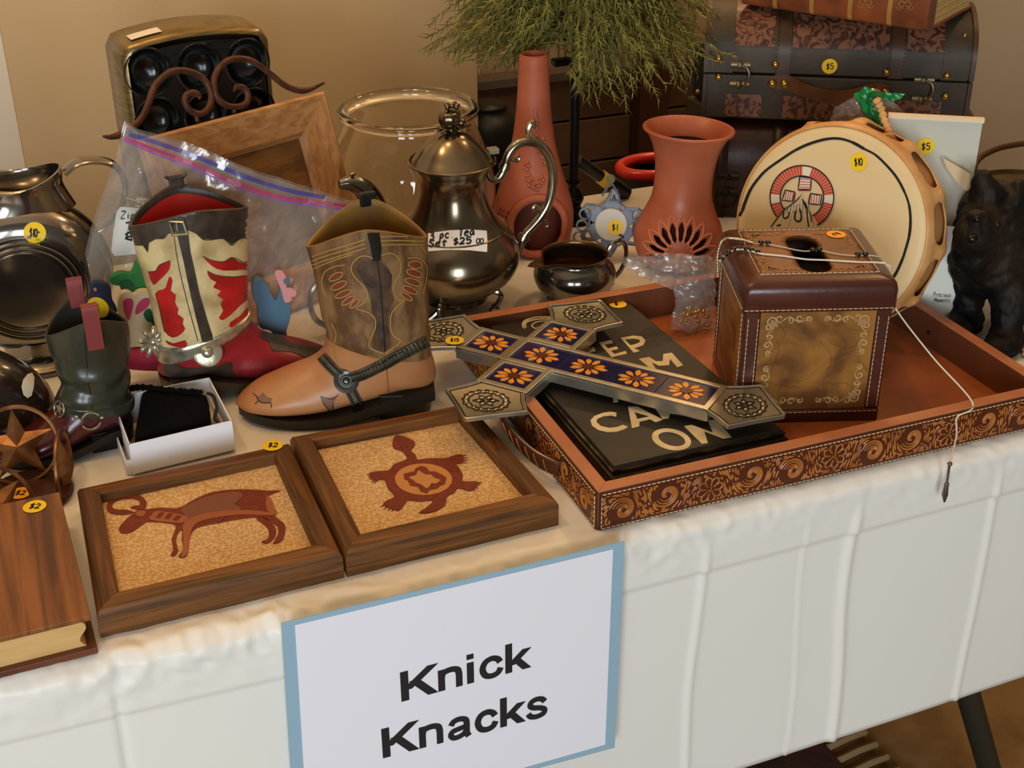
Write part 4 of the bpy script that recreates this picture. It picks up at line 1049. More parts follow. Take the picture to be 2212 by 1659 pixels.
# ================================================================ resin cowboy boots
def boot(root, O, rz, rings, hump, shaft_m, foot_m, split, sole_m, lining_m, heel, th=.003, seg=56, n=6, wr=None, cuff=None):
    """rings: (Tx, Tz, Bx, Bz, half width): front/top point and back/bottom point in the boot's side plane"""
    Rm = Matrix.Rotation(rz, 3, 'Z'); O = Vector(O)
    R5 = cm(rings, n); zt = rings[0][1]
    zl = min(r[1] for r in rings[:4])
    def pt(r, a, off=0.):
        tx, tz, bx, bz, w = r
        c_, s_ = cos(a), sin(a); e = .92+.42*max(0, min(1, ((tz+bz)/2-zt*.62)/(zt*.38)))
        cc_ = math.copysign(abs(c_)**e, c_); ss_ = math.copysign(abs(s_)**e, s_)
        hx, hz = (tx-bx)/2, (tz-bz)/2; l = math.hypot(hx, hz) or 1e-6
        x = (tx+bx)/2+(hx+off*hx/l)*cc_; z = (tz+bz)/2+(hz+off*hz/l)*cc_; y = (w+off)*ss_
        t = max(0, min(1, ((tz+bz)/2-zt*.55)/(zt*.45)))
        z += hump*(s_*s_-.0)*t**1.6
        if wr: 
            q = wr(x, y, z)*.0016; x += q*c_; y += q*s_
        return O+Rm@Vector((x, y, z))
    A = [2*pi*j/seg for j in range(seg)]
    mb = MB(); mb.loft([[pt(r, a) for a in A] for r in R5], True, False, True)
    k = split*n
    nf = len(mb.f)
    o = obj('boot_shell', mb, [shaft_m, foot_m], root, ang=0)
    for i, p in enumerate(o.data.polygons): p.material_index = 0 if i < k*seg else 1
    bv = mb.bvh()
    # lining and rim
    mb = MB(); li = [[pt(r, a, -th) for a in A] for r in R5[:k-2]]
    mid = [[pt(R5[0], a, -th*.5)+Vector((0, 0, .0010)) for a in A]]
    mb.loft([[pt(R5[0], a, 0) for a in A]]+mid+li, True, False, True)
    lo_ = obj('lining', mb, [lining_m, cuff or lining_m], root, ang=0)
    for i, p in enumerate(lo_.data.polygons): p.material_index = 1 if i < seg*3 else 0
    def band(v0, v1, off, m, name, par=root, a0=0, a1=2*pi, steps=8):
        out = []
        for q in range(steps+1):
            v = (v0+(v1-v0)*q/steps)*n; i = int(min(v, len(R5)-2)); t = v-i
            r = [R5[i][d]*(1-t)+R5[i+1][d]*t for d in range(5)]
            o_ = off if 0 < q < steps else .0001
            out.append([pt(r, a0+(a1-a0)*j/seg, o_) for j in range(seg+1)])
        b = MB(); b.loft(out, False); return obj(name, b, m, par, ang=50)
    # sole and heel
    fr = [r for r in R5[k:] if r[3] < .05]
    mb = MB(); rg = []
    s0 = heel['x1']
    for r in R5[int(heel['i0']*n):]:
        bx, bz, w = r[2], r[3], r[4]
        ht = heel['t']; ww_ = w+.0022
        rg.append([O+Rm@Vector((bx, ww_, bz+.0035)), O+Rm@Vector((bx, -ww_, bz+.0035)), O+Rm@Vector((bx, -ww_*.96, max(bz-ht, .0002))), O+Rm@Vector((bx, ww_*.96, max(bz-ht, .0002)))])
    tx = rings[-1][2]+.004
    mb.loft(rg, True, True, True); obj('sole', mb, sole_m, root, ang=60)
    mb = MB(); hz = heel['z']; x0, x1, w = heel['x0'], heel['x1'], heel['w']
    def hr(z, k_): 
        P = []
        for j in range(17):
            a = pi/2+pi*j/16; P.append(O+Rm@Vector((x0+w*.8+w*.8*k_*cos(a), w*k_*sin(a), z)))
        P += [O+Rm@Vector((x1*(.96+.04*k_), -w*k_*.95, z)), O+Rm@Vector((x1*(.96+.04*k_), w*k_*.95, z))]
        return P
    mb.loft([hr(.0002, .86), hr(.003, .87), hr(hz*.6, .93), hr(hz, 1.0)], True, True, True)
    obj('heel', mb, sole_m, root, bevel=.001, ang=50)
    return dict(bvh=bv, pt=pt, R5=R5, band=band, n=n, O=O, Rm=Rm, shell=o)
b_ = lambda p: cr(250, 360, 2.7648, p)
def patch(root, bt, polys, m, name, off=.0005, close=2, res=5, kind=None):
    out = []
    for P_ in polys:
        mb = MB(); q = b_(P_); q = cm(q, close, True) if close > 1 else q
        decal(mb, bt['bvh'], q, off, res)
        if mb.f: out.append(obj(name, mb, m, root, ang=0, kind=kind))
    return out
def outline(root, bt, lines, w, m, name, off=.0008, tf=b_):
    mb = MB()
    for ln in lines: stroke(mb, bt['bvh'], tf(ln), w, off)
    return obj(name, mb, m, root, ang=0, kind='stuff')
# ---- red and cream boot
M_CRB = mat('cream_resin', (222, 198, 142), .45, c2=(150, 118, 70), s=30, detail=9, ramp=(.46, .74), bump=.5, bs=80)
M_RDB = mat('red_resin', (150, 34, 40), .35, c2=(112, 26, 30), s=30, bump=.2, bs=120)
M_RDP = mat('scarlet_paint', (196, 34, 30), .42, c2=(160, 26, 24), s=40, bump=.15, bs=120)
M_DKB = mat('charcoal_resin', (52, 44, 36), .38, c2=(76, 66, 54), s=50, ramp=(.45, .7), bump=.2, bs=120)
M_SVR = mat('brushed_silver_paint', (206, 198, 172), .32, .75, c2=(150, 138, 112), s=60, bump=.2, bs=200)
M_RIN = mat('red_lining', (190, 40, 28), .6)
red = thing('red_cowboy_boot', 'ceramic cowboy boot with red flames on cream, silver belt and red lining', 'boot', (.15, 1.22, TZ))
rr = [(.108, .188, -.005, .188, .041), (.104, .150, -.001, .150, .040), (.100, .118, .004, .115, .038), (.098, .092, .006, .080, .036), (.098, .078, .005, .052, .033),
      (.101, .066, .002, .034, .030), (.108, .056, .010, .027, .029), (.118, .048, .034, .026, .028), (.130, .041, .060, .018, .031), (.146, .034, .092, .010, .034), (.162, .026, .125, .008, .031), (.175, .019, .155, .0095, .020), (.182, .014, .178, .011, .004)]
bt = boot(red, (.103, 1.225, TZ), radians(4), rr, .018, M_CRB, M_RDB, 4, M_DKB, M_RIN, dict(z=.028, x0=.002, x1=.044, w=.027, t=.006, i0=6), cuff=M_DKB)
patch(red, bt, [[(95, 380), (170, 335), (240, 290), (320, 262), (400, 255), (500, 265), (600, 285), (700, 310), (800, 330), (850, 330), (850, 430), (800, 418), (740, 425), (690, 465), (640, 425), (570, 432), (520, 430), (480, 395), (430, 375), (345, 380), (320, 395), (290, 430), (240, 432), (200, 455), (195, 512), (165, 470), (120, 470)]], M_DKB, 'collar', .0009, 1)
bt['band'](0, .3, .0008, M_DKB, 'collar_rim')
patch(red, bt, [[(197, 628), (240, 625), (262, 590), (325, 562), (322, 610), (300, 640), (260, 680), (225, 705)],
 [(240, 755), (275, 735), (300, 720), (320, 655), (340, 680), (330, 740), (360, 765), (355, 810), (375, 850), (370, 880), (405, 905), (400, 940), (415, 965), (390, 1000), (340, 1020), (295, 985), (280, 920), (265, 850)],
 [(300, 1035), (345, 1055), (415, 1035), (425, 1075), (380, 1078), (315, 1060)],
 [(520, 535), (570, 560), (640, 570), (690, 545), (720, 560), (760, 575), (822, 545), (822, 610), (760, 615), (640, 620), (570, 590)],
 [(545, 625), (600, 650), (700, 660), (820, 650), (822, 760), (790, 790), (740, 830), (690, 880), (640, 915), (615, 900), (640, 860), (625, 820), (640, 790), (605, 770), (625, 740), (580, 720), (600, 690), (565, 670)],
 [(680, 930), (740, 890), (820, 800), (822, 845), (780, 890), (720, 940), (685, 960)]], M_RDP, 'red_flame', .0005, 2)
sp = patch(red, bt, [[(360, 375), (430, 372), (445, 500), (500, 760), (582, 1040), (515, 1045), (450, 780), (405, 560)]], M_DKB, 'strap', .0014, 1)
patch(red, bt, [[(322, 262), (402, 256), (408, 315), (330, 318)]], M_DKB, 'pull_tab', .0022, 1)
mb = MB()
q = [cast(bt['bvh'], x, y, .0028) for x, y in b_([(330, 325), (405, 320), (425, 395), (345, 402)])]
mb.tube(q, .0019, 6, closed=True, flatten=1)
q = [cast(bt['bvh'], x, y, .0034) for x, y in b_([(366, 322), (372, 375)])]; mb.tube(q, .001, 6)
obj('buckle', mb, M_SVR, red, kind='stuff')
M_BLT = M_SVR
bt['band'](3.55, 4.35, .0018, M_SVR, 'belt')
mb = MB()
h = cast(bt['bvh'], *b_([(545, 1105)])[0], .001); 
nrm = (CAM-h).normalized()
Rq = nrm.to_track_quat('Z', 'Y').to_matrix()
mb.lathe([(.0001, .002), (.0125, .002), (.0145, .0005), (.0145, -.004)], 28, h, Rq); obj('belt_plate', mb, M_SVR, red)
mb = MB(); mb.ell(h+nrm*.003, (.0058, .0058, .0045), 16, 8, Rq); obj('stud', mb, M_SVR, red)
patch(red, bt, [[(545, 1165), (598, 1165), (610, 1290), (560, 1290)]], M_DKB, 'spur_strap', .001, 1)
patch(red, bt, [[(300, 1165), (380, 1188), (440, 1203), (520, 1198), (600, 1195), (690, 1165), (700, 1230), (770, 1290), (700, 1330), (340, 1330), (300, 1260)], [(860, 1020), (900, 950), (940, 960), (1040, 1050), (1200, 1080), (1290, 1090), (1210, 1145), (1130, 1140), (1050, 1105), (930, 1100), (920, 1050)]], M_DKB, 'dark_panel', .0007, 2)
# spur rowel
mb = MB(); c = Vector(V(331, 738, bt['O'].y-.012)); rw = Matrix.Rotation(radians(20), 3, 'Z') @ Matrix.Rotation(pi/2, 3, 'X')
for k in range(9):
    a = 2*pi*k/9; d = rw@Vector((cos(a), sin(a), 0)); mb.ell(c+d*.0095, (.0072, .0032, .0026), 10, 6, rw@Matrix.Rotation(a, 3, 'Z'))
mb.ell(c, (.005, .005, .0045), 12, 6, rw); mb.tube([c, c+Vector((.012, .01, -.004))], .003, 8)
obj('spur_rowel', mb, M_SVR, red, kind='stuff')
q = bt['pt'](bt['R5'][0], -pi/2*-1, 0)
mb = MB(); mb.box(q+Vector((0, -.002, .003)), (.014, .006, .012)); mb.tube([q+Vector((-.010, -.002, .010)), q+Vector((-.006, -.002, .006))], .002, 6); mb.tube([q+Vector((.010, -.002, .010)), q+Vector((.006, -.002, .006))], .002, 6)
obj('pull_tab', mb, M_DKB, red, bevel=.0015)
outline(red, bt, [[(195, 628), (240, 622), (262, 587), (328, 560)], [(518, 535), (570, 558), (640, 568), (690, 543), (760, 572)], [(545, 622), (600, 648), (700, 658), (818, 650)], [(240, 755), (265, 850), (280, 920), (295, 985)], [(345, 378), (370, 560), (420, 780), (490, 1040)], [(440, 500), (495, 760), (575, 1010)], [(435, 378), (480, 398), (520, 433), (570, 436), (640, 430), (690, 470), (740, 430), (830, 428)]], 1.6, M_DKB, 'painted_outline')

# ---- tan boot with zipper belt
M_TBS = mat('weathered_brown_resin', (96, 66, 40), .5, c2=(140, 106, 66), s=60, detail=9, ramp=(.42, .62), bump=.6, bs=140, stretch=(1, 1, .5))
M_TBF = mat('tan_resin', (184, 128, 82), .38, c2=(158, 98, 58), s=14, detail=3, ramp=(.4, .75), bump=.08, bs=60)
M_BLS = mat('black_resin_sole', (24, 22, 18), .35)
M_MUS = mat('mustard_lining', (150, 112, 46), .5, c2=(112, 74, 34), s=16)
M_YST = mat('mustard_stitching', (176, 136, 66), .5)
M_ZIP = mat('grey_zipper_resin', (98, 92, 74), .4, .3, c2=(70, 66, 54), s=80)
M_OVL = mat('rust_inlay', (130, 58, 44), .5)
tan = thing('tan_cowboy_boot', 'ceramic tan cowboy boot with zipper belt and mustard lining beside the red one', 'boot', (.28, 1.13, TZ))
rr = [(.109, .176, -.003, .181, .042), (.104, .150, -.002, .150, .041), (.101, .118, -.002, .115, .039), (.098, .098, -.002, .080, .037), (.096, .086, -.003, .060, .034),
      (.099, .075, -.006, .046, .031), (.106, .065, -.004, .030, .029), (.118, .057, .022, .026, .029), (.134, .050, .060, .017, .033), (.152, .041, .10, .010, .037), (.170, .032, .140, .009, .034), (.183, .023, .170, .011, .022), (.189, .017, .186, .013, .005)]
def wrk(x, y, z): return .7*sin(z*260+3*sin(x*60))*max(0, 1-abs(z-.085)/.03)
bt = boot(tan, (.350, 1.112, TZ), radians(164), rr, .027, M_TBS, M_TBF, 4, M_BLS, M_MUS, dict(z=.029, x0=-.004, x1=.050, w=.029, t=.0065, i0=6), wr=wrk)
lines = []
for d in (0, 26, 52): lines.append([(1152, 545+d), (1250, 508+d), (1400, 462+d), (1490, 432+d)]); lines.append([(1572, 415+d), (1700, 415+d*.95), (1880, 425+d*.8)])
lines += [[(1560, 555), (1480, 530), (1420, 570), (1410, 620), (1440, 670), (1490, 720), (1505, 770), (1480, 810), (1440, 845), (1500, 865), (1545, 900), (1550, 960), (1520, 1030), (1520, 1080), (1600, 1115)],
 [(1575, 530), (1640, 515), (1690, 550), (1700, 620), (1670, 680), (1655, 730), (1680, 790), (1720, 795), (1680, 830), (1645, 880), (1640, 960), (1660, 1010), (1700, 1040), (1640, 1090), (1610, 1115)],
 [(1265, 780), (1235, 700), (1250, 630), (1310, 595), (1370, 585)], [(1740, 545), (1800, 545), (1850, 590), (1850, 680), (1830, 760)], [(1180, 610), (1300, 560), (1420, 520)], [(1290, 930), (1320, 1000), (1300, 1100), (1330, 1190), (1360, 1220)], [(1820, 470), (1860, 540), (1862, 650)]]
ov = [(1318, 655, 40, 15, -.5), (1335, 708, 46, 15, -.45), (1362, 758, 46, 13, -.42), (1390, 798, 40, 11, -.6), (1428, 815, 32, 9, -.8), (1785, 585, 36, 18, .1), (1780, 635, 44, 16, .3), (1772, 688, 44, 15, .35), (1755, 735, 42, 13, .45), (1735, 775, 34, 10, .6)]
for o_ in ov: lines.append(ell_px(*o_[:2], o_[2]+4, o_[3]+4, o_[4], 12)+[ell_px(*o_[:2], o_[2]+4, o_[3]+4, o_[4], 12)[0]])
patch(tan, bt, [[(1500, 560), (1560, 560), (1600, 580), (1650, 650), (1640, 740), (1660, 800), (1620, 880), (1635, 1000), (1640, 1060), (1605, 1108), (1535, 1080), (1550, 950), (1530, 870), (1515, 760), (1460, 660), (1440, 600)]], mat('dark_brown_overlay', (54, 38, 28), .5, c2=(86, 64, 44), s=70, bump=.2, bs=160), 'dark_overlay', .0004, 2)
outline(tan, bt, lines, 2.4, M_YST, 'raised_stitching')
patch(tan, bt, [ell_px(*o_, n=14) for o_ in ov], M_OVL, 'rust_inlay', .0005, 1, 4)
outline(tan, bt, [[(1560, 560), (1580, 700), (1595, 900), (1608, 1100)]], 2.6, M_BLS, 'seam')
patch(tan, bt, [[(1492, 368), (1565, 362), (1582, 480), (1577, 555), (1535, 560), (1518, 470)]], M_BLS, 'pull_strap', .0024, 1)
q = bt['pt'](bt['R5'][0], -pi/2, 0); q2 = bt['pt'](bt['R5'][0], pi/2, 0); q = q if q.y > q2.y else q2
obj('rear_pull_strap', MB().box(q+Vector((.002, -.002, -.001)), (.016, .007, .014)), M_BLS, tan, bevel=.002)
hub = b_([(1378, 1277)])[0]
def zipper(pts, w):
    mb = MB(); P_ = cm(pts, 10); vs = []
    stroke(mb, bt['bvh'], b_(pts), w, .0012, 6)
    z = obj('zipper_belt', mb, M_ZIP, tan, ang=0, solid=.001)
    mb = MB(); acc = 0
    for i in range(1, len(P_)-1):
        a, b = P_[i-1], P_[i+1]; dx, dy = b[0]-a[0], b[1]-a[1]; l = math.hypot(dx, dy)
        for s in (-1, 1):
            x, y = P_[i][0]-dy/l*s*w*.55, P_[i][1]+dx/l*s*w*.55
            (px_, py_), = b_([(x, y)]); h = cast(bt['bvh'], px_, py_, .0022); h2 = cast(bt['bvh'], px_-dy/l*s*4, py_+dx/l*s*4, .0022)
            if h and h2: mb.tube([h, h2], .0010, 4)
    obj('zipper_teeth', mb, mat('dark_zipper_teeth', (52, 50, 40), .35, .4), z, kind='stuff')
zipper([(1400, 1262), (1480, 1235), (1600, 1175), (1720, 1110), (1855, 1040)], 24)
zipper([(1385, 1300), (1420, 1370), (1460, 1440), (1500, 1495)], 24)
zipper([(1345, 1250), (1290, 1195), (1235, 1135)], 23)
h = cast(bt['bvh'], *hub, .0015); nrm = (CAM-h).normalized(); Rq = nrm.to_track_quat('Z', 'Y').to_matrix()
mb = MB(); mb.lathe([(.0120, -.002), (.0120, .0012), (.0095, .0022), (.0066, .0012), (.0056, .0014), (.0050, .0026), (.0034, .0026), (.003, .0014), (.0022, .0030), (.0001, .0034)], 24, h, Rq)
obj('concho', mb, mat('dark_pewter', (84, 84, 80), .3, .7), tan)
patch(tan, bt, [[(835, 1375), (860, 1370), (880, 1350), (900, 1375), (935, 1385), (925, 1410), (895, 1415), (865, 1410), (848, 1395)], [(1225, 1370), (1270, 1385), (1325, 1368), (1300, 1410), (1295, 1440), (1305, 1480), (1268, 1445), (1240, 1410)]], mat('torn_patch_grey', (124, 92, 76), .5), 'worn_patch', .0004, 1, 4)
outline(tan, bt, [[(820, 1355), (845, 1378), (850, 1400), (835, 1420)], [(850, 1395), (880, 1412), (925, 1412), (930, 1440)], [(1222, 1372), (1240, 1412), (1270, 1450), (1262, 1475)], [(1300, 1410), (1296, 1445), (1310, 1480), (1295, 1520)], [(1330, 1360), (1300, 1385), (1270, 1385), (1222, 1372)]], 1.6, M_BLS, 'crack_lines')
outline(tan, bt, [[(1615, 1170), (1625, 1290), (1630, 1370)]], 1.5, mat('tan_seam', (120, 70, 36), .5), 'seam')

# ---- small olive boot with burgundy foot
M_OLV = mat('olive_resin', (54, 56, 42), .3, c2=(38, 40, 30), s=20, ramp=(.4, .7), bump=.5, bs=34, coat=.2)
M_BUR = mat('burgundy_resin', (88, 30, 32), .28, c2=(56, 20, 22), s=20, coat=.3)
M_TAB = mat('brick_red_tab', (130, 50, 46), .5)
S_ = lambda p: cr(0, 560, 2.9625, p)
sml = thing('small_cowboy_boot', 'small dark olive cowboy boot with burgundy foot beside the gift box', 'boot', (.03, 1.17, TZ))
rr = [(.056, .121, -.017, .119, .031), (.055, .106, -.016, .103, .030), (.053, .088, -.012, .082, .028), (.053, .070, -.010, .062, .026), (.055, .056, -.010, .046, .025),
      (.060, .046, -.008, .032, .024), (.068, .040, .002, .021, .024), (.080, .034, .022, .018, .024), (.094, .028, .046, .011, .026), (.106, .021, .072, .007, .024), (.116, .015, .098, .006, .016), (.120, .010, .116, .007, .003)]
def wr2(x, y, z): return 1.5*sin(z*230+2.5*sin(x*50+y*30))*max(0, 1-abs(z-.068)/.035)+.6*sin(z*90+x*70)
bt = boot(sml, (.063, 1.165, TZ), radians(186), rr, .020, M_OLV, M_BUR, 5, M_BLS, mat('dark_olive_lining', (44, 42, 34), .6), dict(z=.022, x0=-.008, x1=.036, w=.022, t=.005, i0=6), th=.0025, wr=wr2)
bt['band'](4.2, 5.0, .0013, M_OLV, 'ankle_strap')
def loop(pts, name='pull_loop', off=.0022, dz=0):
    mb = MB(); stroke(mb, bt['bvh'], S_(pts), 29, off, 6, smooth=False); obj(name, mb, M_TAB, sml, solid=.0018, ang=0)
near = [(528, 300), (528, 430)]
q = [cast(bt['bvh'], *S_([p])[0], .0016) for p in ((530, 390), (530, 432))]
q0 = bt['pt'](bt['R5'][0], pi/2, 0); q1 = bt['pt'](bt['R5'][0], -pi/2, 0); qn, qf = (q0, q1) if q0.y < q1.y else (q1, q0)
for qq, sgn in ((qn, -1), (qf, 1)):
    mb = MB(); pts = [qq+Vector((0, sgn*.0022, -.026)), qq+Vector((0, sgn*.003, -.004)), qq+Vector((0, sgn*.0032, .014)), qq+Vector((0, 0, .017)), qq+Vector((0, -sgn*.0032, .014)), qq+Vector((0, -sgn*.0045, -.010))]
    pts = cm3(pts, 4); R1 = []
    for i, p in enumerate(pts):
        t = (pts[min(i+1, len(pts)-1)]-pts[max(i-1, 0)]).normalized(); nn = t.cross(Vector((1, 0, 0))).normalized()
        R1.append([p+Vector((-.007, 0, 0))+nn*.0008, p+Vector((.007, 0, 0))+nn*.0008, p+Vector((.007, 0, 0))-nn*.0008, p+Vector((-.007, 0, 0))-nn*.0008])
    mb.loft(R1, True, True, True); obj('pull_loop', mb, M_TAB, sml, ang=40)
# concho star, ring and studs on the strap
def face_at(px, off):
    h = bt['bvh'].ray_cast(CAM, ray(*px).normalized()); n_ = h[1] if h[1].dot(CAM-h[0]) > 0 else -h[1]
    return h[0]+n_*off, n_.to_track_quat('Z', 'Y').to_matrix()
c, Rq = face_at(S_([(388, 958)])[0], .0016)
mb = MB(); mb.tube([c+Rq@Vector((.0075*cos(a), .0075*sin(a), 0)) for a in [2*pi*k/24 for k in range(24)]], .0009, 6, closed=True); rg_ = obj('concho_ring', mb, M_SVR, sml)
mb = MB(); st_ = [c+Rq@Vector(((.0070 if k % 2 == 0 else .0029)*sin(pi*k/5), (.0070 if k % 2 == 0 else .0029)*cos(pi*k/5), 0)) for k in range(10)]
mb.add(st_+[c+Rq@Vector((0, 0, .0014))], [(10, (k+1) % 10, k) for k in range(10)]); obj('concho_star', mb, M_SVR, sml, ang=10)
c, Rq = face_at(S_([(580, 1028)])[0], .0024)
mb = MB()
for a0, a1 in ((.5, 2.6), (3.5, 5.9)): mb.tube([c+Rq@Vector((.0085*cos(a), .0085*sin(a), 0)) for a in [a0+(a1-a0)*k/12 for k in range(13)]], .0010, 6)
obj('ring', mb, M_SVR, sml, kind='stuff')
for p in ((490, 1005), (650, 1008)):
    c, Rq = face_at(S_([p])[0], .0014); mb = MB(); mb.ell(c, (.0021, .0016, .0014), 10, 6, Rq); obj('stud', mb, M_SVR, sml)
outline(sml, bt, [[(540, 440), (548, 560), (560, 740), (585, 900), (590, 960)]], 1.6, M_BLS, 'seam', tf=S_)
sb2 = MB()
inner = [q for q in (0,)]
sticker(sml, bt['bvh'], *S_([(638, 300)])[0], '1', r=.0105, rot=0, off=.0034, w=.0013)
# ================================================================ silver tea set
M_SLV = mat('tarnished_silver', (156, 142, 118), .2, .95, c2=(92, 78, 58), s=16, detail=7, ramp=(.3, .7), bump=.04, bs=60)
M_SLD = mat('dark_tarnished_silver', (110, 106, 100), .14, .95, c2=(150, 142, 128), s=14, ramp=(.4, .7))
M_SVH = mat('bright_silver', (190, 180, 156), .2, .95, c2=(120, 108, 84), s=40, ramp=(.4, .7))
M_SLI = mat('gilt_tarnish_inside', (120, 92, 58), .3, .9)
tx, ty, _ = W(985, 664)
tp_ = thing('teapot', 'tarnished silver teapot with scroll handle, flower finial and white price label', 'teapot', (tx, ty, TZ))
C3 = Vector((tx, ty, TZ))
prf = cm([(.030, .012), (.036, .013), (.034, .018), (.050, .029), (.066, .044), (.073, .062), (.070, .079), (.059, .096), (.047, .110), (.039, .126), (.035, .143), (.037, .158), (.044, .170), (.0465, .174)], 4)
C0 = C3; CT = C3-Vector((0, 0, .0100))
mb = MB().lathe(prf, 64, C3, cap0=True); tbd = mb.bvh(); tb_ = obj('body', mb, M_SLV, tp_, ang=0)
mb = MB()
for z_, r_ in ((.098, .0580),): mb.tube([C3+Vector((r_*cos(a), r_*sin(a), z_)) for a in [2*pi*k/48 for k in range(48)]], .0011, 6, closed=True)
mb.tube([C3+Vector((.0466*cos(a), .0466*sin(a), .1745)) for a in [2*pi*k/48 for k in range(48)]], .0014, 6, closed=True)
obj('rim_bead', mb, M_SLV, tb_, kind='stuff')
mb = MB().lathe(cm([(.0455, .1835), (.043, .1868), (.038, .193), (.030, .203), (.020, .2118), (.010, .2162), (.004, .2175), (.003, .2205)], 4), 48, CT, cap1=True); lid_ = obj('lid', mb, M_SLV, tp_, ang=0)
mb = MB(); fz = CT+Vector((-.002, 0, .2275)); mb.lathe(cm([(.001, -.0085), (.006, -.0065), (.0088, 0), (.007, .006), (.0015, .0078)], 4), 32, fz, mod=lambda a, t: 1+.09*abs(cos(4*a)))
for k in range(7): mb.ell(fz+Vector((.005*cos(k*.9)+.003, .003*sin(k*.9), .011+.0015*(k % 2))), (.0024, .0018, .0024), 8, 5)
mb.ell(fz+Vector((.011, 0, -.004)), (.0042, .0036, .0036), 12, 6); mb.tube(cm3([fz+Vector((.001, -.004, -.011)), fz+Vector((.004, -.006, -.002)), fz+Vector((.008, -.004, .006)), fz+Vector((.004, -.002, .010))], 4), .0012, 6)
for k in range(6):
    a = k*1.05; mb.ell(fz+Vector((.010*cos(a), .007*sin(a), -.0085)), (.0048, .0022, .0012), 8, 4, Matrix.Rotation(a, 3, 'Z'))
mb.ell(fz+Vector((.016, -.001, -.007)), (.003, .0018, .0018), 8, 4)
mb.v = [fz+(v-fz)*1.25+Vector((0, 0, .003)) for v in mb.v]
obj('flower_finial', mb, M_SLV, lid_, kind='stuff')
YT = ty
t_ = lambda p: [V(x, y, YT) for x, y in cr(820, 200, 3.319, p)]
hm = MB(); hp = cm3(t_([(775, 555), (795, 615), (840, 622), (880, 580), (905, 510), (930, 435), (985, 372), (1060, 350), (1140, 372), (1200, 440), (1235, 540), (1240, 660), (1212, 790), (1155, 890), (1095, 960), (1050, 1010), (1020, 1080), (1000, 1150)]), 5)
n_ = len(hp); hm.tube(hp, [.0035+.0022*sin(pi*i/(n_-1)) for i in range(n_)], 10)
for L_, r0 in (([(1150, 385), (1095, 335), (1066, 280), (1080, 228), (1108, 216), (1120, 238), (1100, 244)], .0042), ([(925, 430), (945, 475), (985, 488), (1002, 465), (985, 450)], .0028), ([(1160, 885), (1150, 840), (1122, 815), (1098, 828), (1108, 850)], .0028), ([(1120, 960), (1160, 915), (1195, 920), (1205, 950), (1188, 962)], .0028)):
    q = cm3(t_(L_), 4); hm.tube(q, [r0*(1-.45*i/len(q)) for i in range(len(q))], 8)
obj('handle', hm, M_SVH, tp_)
cu = MB()
for a, b in (((868, 490), (940, 545)), ((1000, 1000), (1080, 1030))):
    p, q = t_([a, b]); cu.tube([p, q], .0062, 10) if False else None
for a, b in (((905, 515), (893, 545)), ((1040, 1022), (1025, 1050))):
    p, q = t_([a, b]); d_ = (q-p).normalized()
    for k in (-1, 0, 1): cu.tube([p.lerp(q, .5)+d_*(k*.0028-.0011), p.lerp(q, .5)+d_*(k*.0028+.0011)], .0072-.001*abs(k), 14)
obj('handle_collar', cu, M_SVH, tp_, kind='stuff')
sp_ = [Vector((C3.x-.058, YT, TZ+.060)), Vector((C3.x-.078, YT, TZ+.085)), Vector((C3.x-.088, YT, TZ+.115)), V(806, 442, YT), V(785, 408, YT), V(758, 396, YT), V(733, 398, YT)]
q = cm3(sp_, 5); n_ = len(q); obj('spout', MB().tube(q, [.016*(1-i/n_)**.8+.0042 for i in range(n_)], 14), M_SLD, tp_)
sf = MB()
for px_ in ((745, 392), (757, 386), (762, 376)): sf.ell(V(*px_, YT-.002), (.0035, .003, .0024), 10, 5)
obj('spout_ornament', sf, M_SLD, tp_, kind='stuff')
def foot(C, a, R0, R1, z1, m, par, r=.0038):
    d = Vector((cos(a), sin(a), 0)); z = Vector((0, 0, 1))
    q = cm3([C+d*R0+z*z1, C+d*(R0+.6*(R1-R0))+z*z1*1.15, C+d*R1+z*z1*.95, C+d*(R1*.93)+z*z1*.5, C+d*(R1*.80)+z*r, C+d*(R1*.95)+z*(r*.9)], 4)
    obj('foot', MB().tube(q, [r*(1.4-.6*sin(pi*i/len(q))) for i in range(len(q))], 8), m, par)
for k in range(4): foot(C3, -pi/4+.1+k*pi/2, .03, .054, .024, M_SLD, tp_)
mb = MB(); mb.box(CT+Vector((.047, .0, .190)), (.012, .011, .006)); obj('hinge', mb, mat('dull_tin', (150, 140, 116), .5, .3), lid_, bevel=.001)
M_LAB = mat('white_label', (240, 232, 222), .6)
lb_ = MB(); decal(lb_, tbd, cr(820, 200, 3.319, [(350, 1010), (500, 988), (640, 982), (765, 992), (770, 1070), (768, 1145), (640, 1132), (480, 1130), (350, 1140)]), .0009, 8); lb_ = obj('price_label', lb_, M_LAB, tp_, ang=0)
tm = MB(); u_ = 1/3.319
o_ = cr(820, 200, 3.319, [(358, 1062)])[0]
write(tm, tbd, '3 pc. Tea', o_, (40*u_, -5*u_), (2*u_, -56*u_), 3.4, .0015)
o_ = cr(820, 200, 3.319, [(352, 1110)])[0]
write(tm, tbd, 'Set $25', o_, (47*u_, -4*u_), (3*u_, -46*u_), 3.6, .0015)
o_ = cr(820, 200, 3.319, [(688, 1085)])[0]
write(tm, tbd, '00', o_, (28*u_, 0), (2*u_, -36*u_), 2.4, .0015)
obj('handwriting', tm, M_INK, lb_, ang=0)

